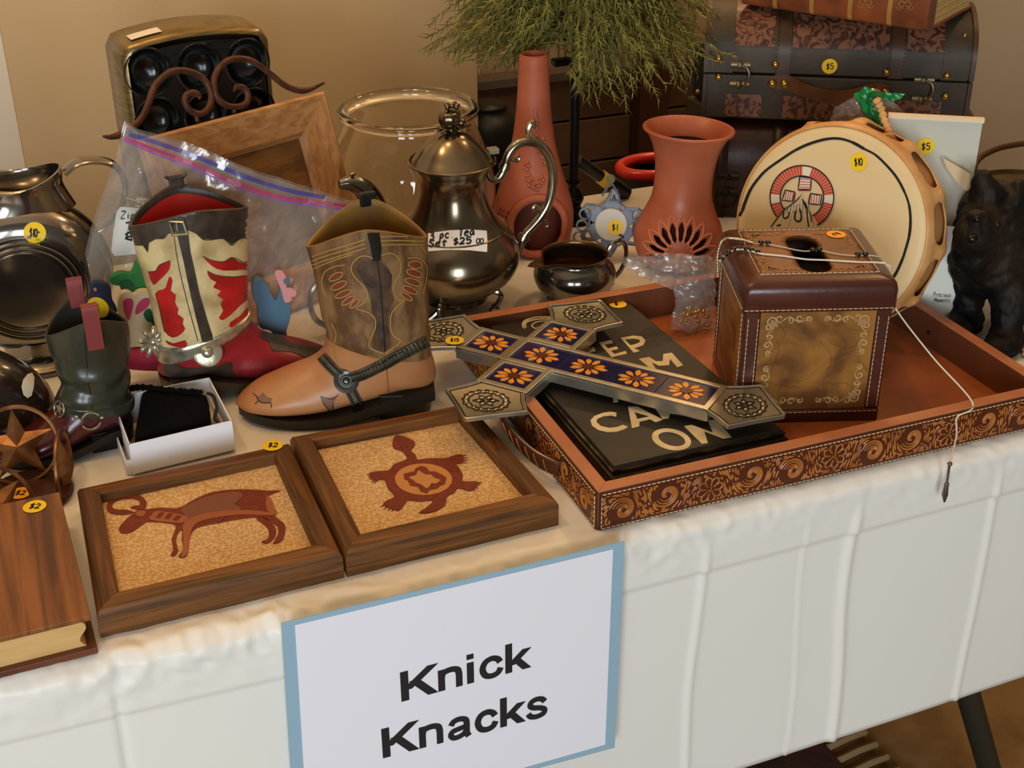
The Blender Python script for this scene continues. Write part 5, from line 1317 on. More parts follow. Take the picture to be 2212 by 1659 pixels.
def vessel(root, C, prof, m, mi, name='body', seg=56, mod=None, th=.0015):
    mb = MB().lathe(prof, seg, C, cap0=True, mod=mod); o = obj(name, mb, m, root, ang=0)
    inn = [(max(r-th, .0005), z+th*.3) for r, z in prof[::-1]]
    inn = [(prof[-1][0], prof[-1][1])]+inn
    mb2 = MB().lathe(inn, seg, C, cap1=True, mod=(lambda a, t: mod(a, 1-t)) if mod else None); obj('inside', mb2, mi, root, ang=0)
    return o, mb
# creamer
kx, ky, _ = W(1240, 652)
ck = Vector((kx, ky, TZ))
cr_ = thing('creamer', 'small dark silver cream jug beside the teapot', 'jug', ck)
pr = cm([(.018, .008), (.028, .010), (.041, .020), (.0468, .033), (.0445, .045), (.0385, .053), (.037, .057), (.0385, .0605)], 4)
sa = atan2(-.25, -1)
def spm(a, t):
    d = abs((a-sa+pi) % (2*pi)-pi); return 1+.72*math.exp(-(d/.22)**2)*max(0, (t-.62)/.38)**1.3
_, cmb = vessel(cr_, ck, pr, M_SLD, M_SLI, mod=spm)
q = cm3([V(1308, 552, ky), V(1322, 527, ky), V(1345, 522, ky), V(1353, 548, ky), V(1342, 582, ky), V(1322, 604, ky)], 5)
hm = MB().tube(q, .0026, 8); q = cm3([V(1340, 524, ky), V(1345, 512, ky), V(1338, 508, ky)], 4); hm.tube(q, .0018, 8); hm.ell(V(1322, 612, ky), (.003, .003, .0035), 10, 6)
obj('handle', hm, M_SLD, cr_)
for k in range(4): foot(ck, pi/4+k*pi/2, .018, .034, .015, M_SLD, cr_, .0024)
# sugar bowl mostly hidden behind the tan boot
sx, sy, _ = W(812, 708)
ck = Vector((sx, sy+.01, TZ)); sb_ = thing('sugar_bowl', 'dark silver two handled sugar bowl half hidden behind the tan boot', 'bowl', ck)
vessel(sb_, ck, cm([(.020, .008), (.030, .011), (.046, .024), (.052, .040), (.049, .056), (.040, .068), (.043, .078)], 4), M_SLD, M_SLI)
for pts in ([(742, 600), (700, 600), (676, 625), (670, 655), (682, 690), (712, 708)], [(905, 612), (925, 594), (948, 604), (956, 640), (946, 672), (915, 700)]):
    obj('handle', MB().tube(cm3([V(x, y, sy-.005) for x, y in pts], 5), .0032, 8), M_SLD, sb_)
for k in range(4): foot(ck, pi/4+k*pi/2, .02, .036, .016, M_SLD, sb_, .0026)

# ================================================================ pewter canteen pitcher
M_PWT = mat('polished_pewter', (158, 152, 142), .14, .97, c2=(128, 120, 108), s=8, bump=.03, bs=30)
pc = thing('pewter_pitcher', 'round bodied polished pewter pitcher with grooved rings and wide pouring lip', 'pitcher', (.0, 1.355, TZ))
YP = 1.355
PC = V(60, 590, YP); ra = Matrix.Rotation(radians(96), 3, 'X'); ra = Matrix.Rotation(radians(-6), 3, 'Z')@ra
k_ = .86
prf = [(.0005, .041), (.044, .041)]
for r_ in (.048, .055, .062): prf += [(r_, .041), (r_+.0015, .0372), (r_+.004, .0372), (r_+.0055, .0405)]
prf += [(.072, .040), (.082, .036), (.092, .026), (.097, .012), (.098, 0), (.097, -.012), (.092, -.026), (.082, -.036), (.06, -.041), (.0005, -.042)]
prf = [(r_*k_, z_*.9) for r_, z_ in prf]
mb = MB().lathe(prf, 72, PC, ra); pbv = mb.bvh(); pbd = obj('body', mb, M_PWT, pc, ang=35)
zb = PC.z-.084-TZ
mb = MB().lathe(cm([(.050, 0), (.051, .006), (.044, .010), (.038, .016), (.036, zb+.016)], 3), 48, Vector((PC.x, PC.y, TZ)), Matrix.Diagonal((1, .8, 1)), cap0=True); obj('foot', mb, M_PWT, pc)
NC = Vector((PC.x, PC.y, 0)); zr = V(165, 352, YP).z; zn_ = PC.z+.068
def nring(z, rx, ry, dx, rise=0, dip=0): return [NC+Vector((dx+rx*cos(a), ry*sin(a), z+rise*(-cos(a))*(cos(a) < 0)-dip*sin(a)**2)) for a in [2*pi*k/48 for k in range(48)]]
hz = zr-zn_
outr = [nring(zn_, .058, .034, 0), nring(zn_+hz*.35, .046, .033, .006), nring(zn_+hz*.6, .043, .033, .006), nring(zn_+hz*.8, .046, .034, .004, .004, .002), nring(zr, .060, .037, -.010, .012, .012)]
outr = [[Vector(p) for p in cm3([r[j] for r in outr], 4)] for j in range(48)]
outr = [[outr[j][i] for j in range(48)] for i in range(len(outr[0]))]
mb = MB().loft(outr); inn = [[p+(NC+Vector((0, 0, p.z))-p).xy.to_3d().normalized()*.0022 for p in r] for r in outr]
mb.loft([outr[-1], inn[-1]]); mb.loft(inn[::-1], True, False, True); obj('neck', mb, M_PWT, pc, ang=0)
mb = MB(); q = cm3([V(140, 372, YP), V(165, 352, YP), V(205, 346, YP), V(245, 356, YP), V(268, 392, YP), V(262, 440, YP), V(235, 480, YP), V(200, 500, YP)], 6)
rg = []
for i, p in enumerate(q):
    t = (q[min(i+1, len(q)-1)]-q[max(i-1, 0)]).normalized(); b = Vector((0, 1, 0)); a_ = t.cross(b).normalized(); w = .009+.004*abs(1-2*i/len(q))
    rg.append([p+b*(w*cos(k*pi/6))+a_*(.0036*sin(k*pi/6)) for k in range(12)])
mb.loft(rg, True, True, True); obj('handle', mb, M_PWT, pc)
sticker(pc, pbv, 75, 503, '$10-', r=.0105, w=.0012)
# dark glazed figurine with a white oval, half outside the frame
M_GLZ = mat('dark_brown_glaze', (38, 27, 22), .16, coat=.6, bump=.02, bs=10)
fg = thing('glazed_figurine', 'dark brown glazed ceramic figurine with white oval mark below the pewter pitcher', 'figurine', W(20, 900, 0))
FC = Vector((-.052, 1.205, TZ+.045))
mb = MB(); rg = []
for i in range(15):
    t = i/14; a = pi*t; r_ = .052*sin(a)**.7*(1-.25*t) if 0 < t < 1 else .001
    c = FC+Vector((.075*t-.02, -.01*t, .040-.07*t+.01*sin(a)))
    rg.append([c+Vector((r_*.35*cos(b), r_*sin(b)*.9, r_*cos(b)*.95)) for b in [2*pi*k/32 for k in range(32)]])
mb = MB().ell(FC, (.066, .048, .045), 40, 24, Matrix.Rotation(radians(38), 3, 'Y')); mb.ell(FC+Vector((-.028, .006, .042)), (.052, .034, .034), 32, 20, Matrix.Rotation(radians(30), 3, 'Y'))
gm = obj('figure_body', mb, M_GLZ, fg, ang=0)
k = gm.modifiers.new('merge', 'REMESH'); k.mode = 'VOXEL'; k.voxel_size = .003; k.use_smooth_shade = True
k = gm.modifiers.new('soft', 'SMOOTH'); k.iterations = 14; k.factor = .6
gb_ = mb.bvh(); mb = MB(); decal(mb, gb_, cr(0, 560, 2.9625, [(170, 740), (200, 732), (214, 760), (210, 820), (196, 875), (170, 890), (145, 870), (132, 820), (142, 775)]), .0014, 4)
obj('white_oval', mb, mat('white_glaze', (226, 220, 200), .2, coat=.4), fg, ang=0)

# ================================================================ clear glass fish bowl
M_GLS = mat('clear_glass', (255, 252, 244), .0, trans=1., ior=1.45)
GB = Vector((.451, 1.475, TZ))
fb = thing('fish_bowl', 'clear glass fish bowl with rolled rim behind the teapot', 'bowl', GB)
pr = cm([(.001, .004), (.045, .003), (.070, .010), (.092, .042), (.101, .082), (.097, .118), (.086, .150), (.0755, .170), (.073, .177)], 5)
inn = [(max(r-.0022, .0008), z+(.003 if r < .06 else .0)) for r, z in pr]
top_ = [(.0755, .179), (.0815, .1815), (.083, .186), (.079, .1905), (.073, .189), (.0695, .182)]
mb = MB().lathe(pr+top_+inn[::-1], 72, GB); gbv = MB().lathe(pr, 72, GB).bvh(); obj('glass', mb, M_GLS, fb, ang=0)
sticker(fb, gbv, 938, 312, '$1', r=.0095)

# ================================================================ terracotta chiminea and pierced vase
M_TER = mat('terracotta', (184, 100, 68), .55, c2=(172, 82, 52), s=14, detail=6, ramp=(.35, .7), bump=.12, bs=120)
M_TERP = mat('burnished_terracotta', (188, 104, 72), .36, c2=(172, 90, 60), s=12, detail=5, bump=.06, bs=90)
M_TERL = mat('pale_terracotta_edge', (214, 132, 96), .5)
M_TERD = mat('dark_terracotta', (96, 42, 26), .7)
def revolve(C, prof, holes, res=.004, tilt=None, off=0.):
    """surface of revolution with openings; holes are outlines in (arc length at the widest radius, height)"""
    pr = cm(prof, 6); zs = [p[1] for p in pr]; R0 = max(p[0] for p in pr)
    L = [0]
    for a, b in zip(pr, pr[1:]): L.append(L[-1]+math.hypot(b[0]-a[0], b[1]-a[1]))
    def at(u, s, o=0.):
        th = u/R0; s = min(max(s, 0), L[-1]-1e-9); i = max(k for k in range(len(L)) if L[k] <= s); i = min(i, len(L)-2); t = (s-L[i])/(L[i+1]-L[i])
        r = pr[i][0]*(1-t)+pr[i+1][0]*t; z = pr[i][1]*(1-t)+pr[i+1][1]*t
        dr, dz = pr[i+1][0]-pr[i][0], pr[i+1][1]-pr[i][1]; l = math.hypot(dr, dz)
        p = Vector(((r+o*dz/l)*cos(th), (r+o*dz/l)*sin(th), z-o*dr/l)); 
        return C+(tilt@p if tilt else p)
    vs, fs = tri2([(-pi*R0, 0), (pi*R0, 0), (pi*R0, L[-1]), (-pi*R0, L[-1])], res, holes)
    P3 = [at(v.x, v.y) for v in vs]; key = {}; idx = []
    for p in P3: idx.append(key.setdefault((round(p.x*2e5), round(p.y*2e5), round(p.z*2e5)), len(key)))
    Q3 = [None]*len(key)
    for p, i in zip(P3, idx): Q3[i] = p
    mb = MB(); mb.add(Q3, [tuple(idx[i] for i in f) for f in fs if len({idx[i] for i in f}) == len(f)]); return mb, at, R0, L[-1]
CH = Vector((.600, 1.452, TZ)); ch = thing('chiminea', 'small terracotta chiminea with arched opening and tall neck behind the teapot handle', 'chiminea', CH)
toC = atan2(CAM.y-CH.y, CAM.x-CH.x)+.02
Rt = Matrix.Rotation(toC, 3, 'Z')
prf = [(.040, .002), (.046, .012), (.050, .034), (.0485, .055), (.043, .075), (.0365, .095), (.031, .115), (.0255, .140), (.0215, .170), (.0190, .205), (.0178, .236), (.0165, .241)]
op = [(.006+.036*cos(a), .044+.036*sin(a)-(.006 if sin(a) < 0 else 0)*abs(cos(a))) for a in [2*pi*k/32 for k in range(32)]]
mb, at_, R0, LT = revolve(CH, prf, [op], .0045, Rt); cho = obj('pot', mb, M_TER, ch, ang=0, solid=.0035)
obj('opening_lip', MB().tube([at_(u, s, .0015) for u, s in op], .0048, 10, closed=True), M_TER, ch)
mb = MB().lathe([(.0005, .004), (.036, .004), (.041, .034), (.038, .055), (.035, .085), (.024, .12), (.016, .16)], 32, CH); obj('dark_pot_lining', mb, M_TERD, ch)  # dark inner surface behind the arched opening
mb = MB().lathe([(.0165, .241), (.0150, .2425), (.0125, .241), (.0115, .225)], 32, CH); obj('neck_rim', mb, M_TER, ch)
mb = MB()
for (u, s, r_) in ((-.014, .118, .006), (.022, .145, .006), (.006, .150, .006), (.012, .138, .005), (.020, .125, .005), (.030, .115, .006), (.034, .100, .006), (.028, .092, .006), (-.004, .098, .006), (.004, .094, .0055), (-.010, .104, .005), (.012, .101, .005)):
    for k in range(5):
        a = k*1.257; mb.ell(at_(u+r_*.8*cos(a), s+r_*.8*sin(a), .0004), (.0027, .0027, .0027), 8, 4)
    mb.ell(at_(u, s, .001), (.0016,)*3, 8, 4)
mb.tube(cm3([at_(.006, .186, .0006), at_(.004, .178, .0014), at_(.008, .170, .0014), at_(.006, .160, .0006)], 4), .0022, 8)
mb.tube(cm3([at_(.0, .156, .0006), at_(.010, .146, .0010), at_(.022, .138, .0010), at_(.032, .124, .0008)], 4), .0016, 6)
obj('raised_flowers', mb, M_TER, ch, kind='stuff')
mb = MB()
for k in range(16): mb.ell(at_(-.052+.007*(k % 4)+.002*(k//4 % 2), .040+.0062*(k//4), .0), (.0014, .0014, .0020), 6, 4)
obj('punched_dots', mb, M_TERD, ch, kind='stuff')
VS = Vector((.737, 1.332, TZ)); va = thing('pierced_vase', 'burnished terracotta vase with pierced flower petals and flared rim', 'vase', VS)
toC = atan2(CAM.y-VS.y, CAM.x-VS.x)
Rt = Matrix.Rotation(radians(3.2), 3, Vector((-.25, 1, 0)).normalized())@Matrix.Rotation(toC, 3, 'Z')
prf = [(.030, .001), (.043, .007), (.0515, .024), (.0535, .040), (.050, .054), (.042, .070), (.0362, .086), (.0345, .104), (.0352, .124), (.0390, .144), (.0455, .159), (.0515, .168)]
uc, vc = .003, .041                       # flower centre
holes = []; pets = []
for k in range(11):
    a = radians(-12+204*k/10); 
    def lp(r0, r1, w, n=9):
        P = []
        for i in range(n): t = i/(n-1); P.append((r0+(r1-r0)*t, w*sin(pi*t)**.8))
        P += [(x, -y) for x, y in P[-2:0:-1]]
        return [(uc+x*cos(a)-y*sin(a), vc+x*sin(a)+y*cos(a)) for x, y in P]
    holes.append(lp(.0165, .0415, .0042)); pets.append(lp(.0140, .0500, .0062))
mb, at_, R0, LT = revolve(VS, prf, holes, .0035, Rt); vbv = mb.bvh(); obj('pot', mb, M_TERP, va, ang=0, solid=.003)
mb = MB()
for P_ in pets: mb.tube([at_(u, s, .0004) for u, s in P_], .0011, 6, closed=True)
obj('petal_outlines', mb, M_TERL, va, kind='stuff')
mb = MB().tube([VS+Rt@Vector((.0515*cos(a), .0515*sin(a), .1685)) for a in [2*pi*k/56 for k in range(56)]], .0022, 8, closed=True); obj('rim', mb, M_TERP, va)
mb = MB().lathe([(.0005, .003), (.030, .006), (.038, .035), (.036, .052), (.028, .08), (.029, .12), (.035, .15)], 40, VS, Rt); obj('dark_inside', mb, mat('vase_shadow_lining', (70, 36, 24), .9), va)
# ================================================================ back row
def plastic(name, tint=(235, 230, 220), op=.16, rough=.12):
    m = bpy.data.materials.new(name); m.use_nodes = True; nt = m.node_tree; N = nt.nodes; L = nt.links
    for n in list(N): N.remove(n)
    o = N.new('ShaderNodeOutputMaterial'); tr = N.new('ShaderNodeBsdfTransparent'); gl = N.new('ShaderNodeBsdfGlossy'); df = N.new('ShaderNodeBsdfDiffuse')
    lw = N.new('ShaderNodeLayerWeight'); lw.inputs[0].default_value = .35
    mr = N.new('ShaderNodeMath'); mr.operation = 'MULTIPLY_ADD'; mr.inputs[1].default_value = .55; mr.inputs[2].default_value = .07
    gl.inputs['Roughness'].default_value = rough; df.inputs[0].default_value = (*lin(tint), 1); tr.inputs[0].default_value = (.97, .96, .94, 1)
    m1 = N.new('ShaderNodeMixShader'); m1.inputs[0].default_value = op; L.new(tr.outputs[0], m1.inputs[1]); L.new(df.outputs[0], m1.inputs[2])
    m2 = N.new('ShaderNodeMixShader'); L.new(lw.outputs['Facing'], mr.inputs[0]); L.new(mr.outputs[0], m2.inputs[0]); L.new(m1.outputs[0], m2.inputs[1]); L.new(gl.outputs[0], m2.inputs[2])
    L.new(m2.outputs[0], o.inputs[0]); return m
M_PLS = plastic('clear_bag_plastic')
def quadm(a, b, c, d): return MB().add([a, b, c, d], [(0, 1, 2, 3)])
# ---- canister with six wells
ZC = TZ+.272
A = W(262, 100, .272); B = W(574, 60, .272); ex = (B-A).xy.to_3d().normalized(); en = Vector((ex.y, -ex.x, 0)); WC = (B-A).xy.length
cn = thing('wall_canister', 'bronze metal case with black face of six round wells behind the wooden frame', 'canister', (A+B)/2-Vector((0, 0, .272)))
def K3(u, z, o=0.): return Vector((A.x, A.y, TZ))+ex*u+Vector((0, 0, z))+en*o
M_BRZ = mat('brushed_bronze', (150, 128, 84), .34, .8, c2=(124, 104, 66), s=30, stretch=(1, 1, 12))
M_BKP = mat('black_plastic', (22, 21, 19), .35, coat=.2)
zt = lambda u: .277-.010*((u-WC/2)/(WC/2))**2
N_ = 24
def prof_ring(off_in, o, rr=.012):
    P = [K3(off_in, 0, o)]
    for k in range(N_+1):
        u = off_in+(WC-2*off_in)*k/N_; e = min(u-off_in, WC-off_in-u); r_ = max(0, rr-e) ; z = zt(u)-off_in-(rr-sqrt(max(0, rr*rr-r_*r_)) if r_ else 0)
        P.append(K3(u, z, o))
    P.append(K3(WC-off_in, 0, o)); return P
mb = MB().loft([prof_ring(.0, -.075), prof_ring(-.003, -.070), prof_ring(-.003, -.006), prof_ring(0, .0), prof_ring(.004, .0015)], False)
mb.add(prof_ring(.0, -.075), [tuple(range(N_+3))])
obj('metal_shell', mb, M_BRZ, cn, ang=50)
fo = [(.006, .0), (WC-.006, .0)]+[(.006+(WC-.012)*(1-k/16), zt(.006+(WC-.012)*(1-k/16))-.010-(.008 if k in (0, 16) else 0)) for k in range(17)]
wc = []
for px in ((320, 157), (430, 146), (534, 135), (341, 262), (447, 250), (548, 240)):
    p = PL(*px, A, en); wc.append(((p-A).dot(ex), p.z-TZ))
for k in range(3): wc.append((wc[3+k][0], wc[3+k][1]-.062))
holes = [[(u+.0245*cos(a), z+.0265*sin(a)) for a in [2*pi*k/32 for k in range(32)]] for u, z in wc]
vs, fs = tri2(fo, .012, holes); obj('face_plate', MB().add([K3(v.x, v.y, .001) for v in vs], fs), M_BKP, cn, ang=0)
cup = mat('black_gloss_cup', (14, 16, 15), .22, coat=.3)
for u, z in wc:
    c = K3(u, z, .001); Rq = en.to_track_quat('Z', 'Y').to_matrix()
    obj('well', MB().lathe([(.0005, -.022), (.010, -.0205), (.018, -.016), (.0225, -.009), (.0248, -.001), (.0262, .0012), (.0275, 0)], 32, c, Rq@Matrix.Diagonal((1, 1.07, 1))), cup, cn)
q = [K3(u, z, .0014) for u, z in ((.034, .243), (.035, .249), (.05, .254), (.09, .262), (.128, .263), (.133, .259), (.13, .254), (.09, .252), (.05, .243), (.036, .240))]
obj('slot_edge', MB().tube(cm3(q, 3, True), .0008, 6, closed=True), cup, cn)
lb = MB(); lb.loft([[K3(u, zt(u)+.0050, o) for u in (.014, .023, .032, .041, .050)] for o in (-.032, -.010)], False)
lo = obj('paper_label', lb, M_LAB, cn, smooth=False)
tm = MB(); write(tm, lb.bvh(), '$5', (275, 62), (10, -2), (1, -12), 1.4, .0005); obj('handwriting', tm, mat('faint_ink', (120, 100, 96), .6), lo, kind='stuff')

# ---- leaning wooden frame with rusty scroll
TR = V(688, 199, 1.50); TL = W(292, 303, TR.z-TZ); e1 = (TL-TR).xy.to_3d().normalized()
best = None
for k in range(10, 300):
    t = k/50; p = W(688+57*t, 199+212*t, 0.) if True else None
    d = abs((p-TR).xy.to_3d().normalized().dot(e1)) if (p-TR).xy.length > .004 else 0
    sc_ = abs((p-TR).dot(e1))
    if best is None or sc_ < best[0]: best = (sc_, t, p)
BR = best[2]; lean = (BR-TR); print('frame lean', best[1], tuple(round(x, 3) for x in TR), tuple(round(x, 3) for x in BR))
dn_ = lean.normalized(); HF = lean.length; eR = -e1; nF = eR.cross(-dn_).normalized()
if nF.dot(CAM-TR) < 0: nF = -nF
WF = (TL-TR).length
wf = thing('leaning_frame', 'light wooden frame with rusty scroll top leaning against the black canister', 'frame', (TL+TR)/2+lean)
def F3(u, v, o=0.): return TR-eR*u+dn_*v+nF*o          # u to the left from the right edge, v down
M_PIN = mat('honey_pine', (196, 142, 86), .5, c2=(156, 104, 58), s=22, stretch=(6, 6, .5), detail=8, dist=.7, ramp=(.35, .7), bump=.1, bs=60)
M_PIN2 = mat('honey_pine_cross', (196, 142, 86), .5, c2=(156, 104, 58), s=22, stretch=(.5, 6, 6), detail=8, dist=.7, ramp=(.35, .7), bump=.1, bs=60)
cs = [(0, 0), (WF, 0), (WF, HF), (0, HF)]; RW = .044
for i in range(4):
    a, b = cs[i], cs[(i+1) % 4]
    def ins(p, d): return (p[0]+(d if p[0] == 0 else -d), p[1]+(d if p[1] == 0 else -d))
    r0 = [F3(*ins(a, d), o) for d, o in ((0, 0), (0, .012), (.003, .015), (RW-.006, .008), (RW, .002), (RW, 0))]
    r1 = [F3(*ins(b, d), o) for d, o in ((0, 0), (0, .012), (.003, .015), (RW-.006, .008), (RW, .002), (RW, 0))]
    mb = MB().loft([r0, r1], True, True, True); obj('frame_rail', mb, (M_PIN2, M_PIN)[i % 2], wf, ang=30)
q = [(.04, .04), (WF-.04, .04), (WF-.04, HF-.04), (.04, HF-.04)]
obj('back_panel', MB().prism([F3(*p, -.001) for p in q], nF*.002), mat('rough_brown_board', (136, 90, 40), .7, c2=(96, 62, 28), s=18, stretch=(1, 1, 3), detail=8, bump=.5, bs=90), wf)
M_RUST = mat('rusted_iron', (96, 56, 36), .5, .35, c2=(66, 38, 26), s=60, bump=.35, bs=150)
f_ = lambda P: [PL(x, y, F3(0, 0, .006), nF) for x, y in cr(0, 0, 2.989, P)]
for P_ in ([(665, 880), (720, 885), (790, 860), (900, 780), (955, 680), (985, 590), (1030, 520), (1110, 462), (1200, 458), (1290, 492), (1345, 555), (1365, 630), (1345, 700), (1290, 735), (1230, 715), (1195, 660), (1205, 615), (1250, 598), (1288, 620), (1285, 640)],
           [(1510, 592), (1525, 562), (1570, 568), (1600, 612), (1590, 665), (1530, 690), (1460, 680), (1405, 635), (1385, 580), (1385, 500), (1420, 435), (1480, 388), (1560, 380), (1640, 402), (1740, 472), (1830, 545), (1920, 582), (2000, 578), (2092, 535)]):
    p = cm3(f_(P_), 5); n_ = len(p); obj('iron_scroll', MB().tube(p, [.0036*min(1, .35+min(i, n_-1-i)*.09) for i in range(n_)], 10), M_RUST, wf)
mb = MB()
for p in f_([(1270, 760), (1510, 705)]): mb.tube([p+dn_*.004, p-dn_*.003], .0022, 8)
obj('scroll_pin', mb, M_RUST, wf, kind='stuff')

# ---- zip bag with wooden cut-out figures
zb_ = thing('zip_bag', 'large clear zip bag with blue and pink seal standing behind the red boot', 'bag', V(450, 760, 1.28))
YB = 1.285
bag = [(272, 268), (300, 285), (430, 325), (560, 375), (680, 415), (770, 438), (772, 520), (760, 620), (720, 745), (560, 790), (400, 800), (250, 765), (205, 650), (188, 560), (215, 450), (262, 305)]
vs, fs = tri2(bag, 7)
def bagpt(x, y, o=0):
    p = V(x, y, YB); h = max(0, (y-480)/300)
    p.y += -.014*NZ.noise(Vector((x*.006, y*.006, 0)))-.004*NZ.noise(Vector((x*.02+y*.014, y*.016-x*.01, 3)))-.0012*NZ.noise(Vector((x*.06+y*.03, y*.02, 5)))-.006*h+o
    p.z = max(p.z, TZ+.002); return p
mb = MB().add([bagpt(v.x, v.y) for v in vs], fs); bbv = mb.bvh(); obj('film', mb, M_PLS, zb_, ang=0)
mb = MB().add([bagpt(v.x, v.y, .010+.02*max(0, (v.y-400)/400)) for v in vs], fs); obj('film', mb, M_PLS, zb_, ang=0)
def strip(px, w, m, name, op=None):
    mb = MB(); stroke(mb, bbv, px, w, .0008, 6); return obj(name, mb, m, zb_, ang=0)
strip([(268, 298), (330, 322), (430, 360), (520, 400), (600, 425), (680, 436), (762, 446)], 7, mat('pink_seal', (196, 70, 120), .35), 'pink_seal')
strip([(266, 304), (330, 330), (430, 369), (520, 409), (600, 433), (680, 444), (762, 454)], 3.5, mat('violet_seal', (150, 100, 190), .35), 'violet_seal')
strip([(278, 290), (350, 312), (440, 345), (530, 382), (610, 408), (690, 424), (762, 436)], 9, plastic('blue_tint_film', (50, 70, 190), .55), 'blue_band')
M_BLUE = plastic('pale_blue_tint', (90, 110, 200), .42)
strip([(274, 274), (350, 300), (430, 328), (560, 378), (680, 417), (765, 438)], 14, M_BLUE, 'blue_band')
mb = MB(); decal(mb, bbv, cr(180, 260, 3.771, cm([(300, 700), (330, 698), (520, 712), (560, 720), (560, 1080), (430, 1085), (250, 1100), (225, 1060), (240, 900), (270, 740)], 1)), .0012, 8); wl_ = obj('write_on_panel', mb, mat('frosted_white_panel', (222, 218, 208), .6), zb_, ang=0)
bw = lambda P: cr(180, 260, 3.771, P)
tm = MB(); u_ = 1/3.771
write(tm, bbv, 'Ziploc', bw([(300, 792)])[0], (44*u_, 3*u_), (5*u_, -60*u_), 3.2, .0018)
obj('print', tm, mat('grey_print', (96, 88, 84), .6), wl_, ang=0, kind='stuff')
tm = MB()
for P_ in ([(345, 830), (440, 815)], [(395, 805), (375, 870), (360, 885)], [(380, 850), (450, 838)], [(430, 830), (445, 860)], [(340, 925), (400, 905), (390, 960)], [(345, 950), (400, 935)], [(365, 900), (345, 965)], [(350, 960), (395, 970)]): stroke(tm, bbv, bw(P_), 3.6, .0018)
obj('handwriting', tm, M_INK, wl_, ang=0, kind='stuff')
tm = MB()
stroke(tm, bbv, bw([(350, 625), (400, 640), (450, 650), (600, 665)]), .9, .0015)
write(tm, bbv, 'Johnson', bw([(420, 640)])[0], (22*u_, 2*u_), (4*u_, -26*u_), 1.5, .0015)
write(tm, bbv, 'A Family Com', bw([(435, 668)])[0], (15*u_, 2.4*u_), (3*u_, -20*u_), 1.1, .0015)
write(tm, bbv, 'Une Entrep', bw([(418, 692)])[0], (15*u_, 2.4*u_), (3*u_, -20*u_), 1.1, .0015)
obj('print', tm, mat('white_print', (226, 220, 206), .6), zb_, ang=0, kind='stuff')
def cutout(name, label, Y, shapes, th=.008, z0=None):
    """painted wooden figure: list of (pixel outline, material, raise, part name)"""
    base = V(*shapes[0][0][0], Y); base.z = TZ
    t = thing(name, label, 'wooden figure', base)
    for P_, m, o, nm in shapes:
        p = [V(x, y, Y-o) for x, y in cm(P_, 3, True)]
        for k in p: k.z = max(k.z, TZ+.001)
        obj(nm, MB().prism(p, (0, th if o == 0 else .0012, 0)), m, t, bevel=.0012 if o == 0 else 0)
    return t
c5 = lambda P: cr(250, 360, 2.7648, P); c4 = lambda P: cr(0, 380, 2.675, P)
M_CRW = mat('cream_paint', (222, 206, 168), .5); M_PNK = mat('rose_paint', (196, 62, 102), .5); M_GRN = mat('green_paint', (40, 128, 60), .45); M_DGR = mat('deep_green_paint', (18, 92, 52), .5)
M_BLP = mat('dusty_blue_paint', (82, 118, 140), .5); M_MAG = mat('magenta_cloth', (158, 34, 70), .7); M_PKL = mat('light_pink_paint', (226, 152, 150), .5)
cutout('bunny_cutout', 'cream wooden bunny figure with pink heart ears inside the zip bag', 1.262, [
 (c4([(690, 700), (710, 675), (745, 672), (775, 690), (800, 670), (850, 665), (890, 700), (900, 790), (880, 900), (860, 985), (800, 985), (740, 950), (700, 860), (682, 770)]), M_CRW, 0, 'body'),
 (c4([(712, 730), (735, 710), (765, 715), (770, 750), (745, 835), (722, 800)]), M_PNK, .0012, 'pink_ear'), (c4([(782, 800), (795, 745), (830, 710), (865, 712), (860, 750), (820, 785)]), M_PNK, .0012, 'pink_ear'),
 (c4([(830, 800), (860, 770), (890, 800), (940, 860), (940, 890), (900, 890), (880, 850), (850, 840)]), M_DGR, .0024, 'bow')])
cutout('frog_cutout', 'bright green wooden frog figure inside the zip bag above the bunny', 1.272, [
 (c4([(640, 590), (700, 560), (760, 565), (790, 500), (830, 500), (850, 560), (880, 600), (870, 660), (820, 680), (760, 690), (720, 640), (650, 630)]), M_GRN, 0, 'body'),
 (c4([(690, 620), (740, 600), (780, 640), (760, 680), (710, 670)]), M_DGR, .0012, 'spots')])
cutout('blue_cutout', 'dark blue wooden figure at the left edge of the zip bag', 1.276, [
 (c4([(525, 640), (560, 615), (620, 630), (640, 650), (650, 720), (680, 780), (640, 800), (580, 760), (535, 720)]), mat('navy_paint', (44, 62, 92), .5), 0, 'body'),
 (c4([(540, 655), (552, 648), (560, 660), (548, 668)]), M_PKL, .0012, 'dot')])
cutout('whale_cutout', 'dusty blue wooden figure holding a pink letter at the right of the zip bag', 1.262, [
 (c5([(820, 700), (860, 670), (900, 700), (930, 760), (960, 800), (985, 730), (1010, 720), (1040, 820), (1045, 900), (1020, 985), (1030, 1030), (960, 1020), (920, 980), (860, 960), (850, 850), (825, 780)]), M_BLP, 0, 'body'),
 (c5([(950, 635), (990, 622), (1015, 660), (1020, 720), (1050, 725), (1078, 750), (1070, 775), (1045, 780), (1050, 800), (1010, 810), (990, 740)]), M_PKL, .0012, 'pink_letter'),
 (c5([(1005, 675), (1035, 670), (1045, 690), (1030, 705), (1008, 700)]), M_BLP, .0026, 'button')])
mb = MB().ell(V(330, 775, 1.262), (.052, .014, .012), 24, 12, Matrix.Rotation(radians(12), 3, 'Y'))
for v in mb.v: v.z = max(v.z, TZ+.0015)
tag(obj('felt_mitten', mb, M_MAG, None, ang=0), 'magenta felt piece at the bottom of the zip bag behind the small boot', 'felt ornament')

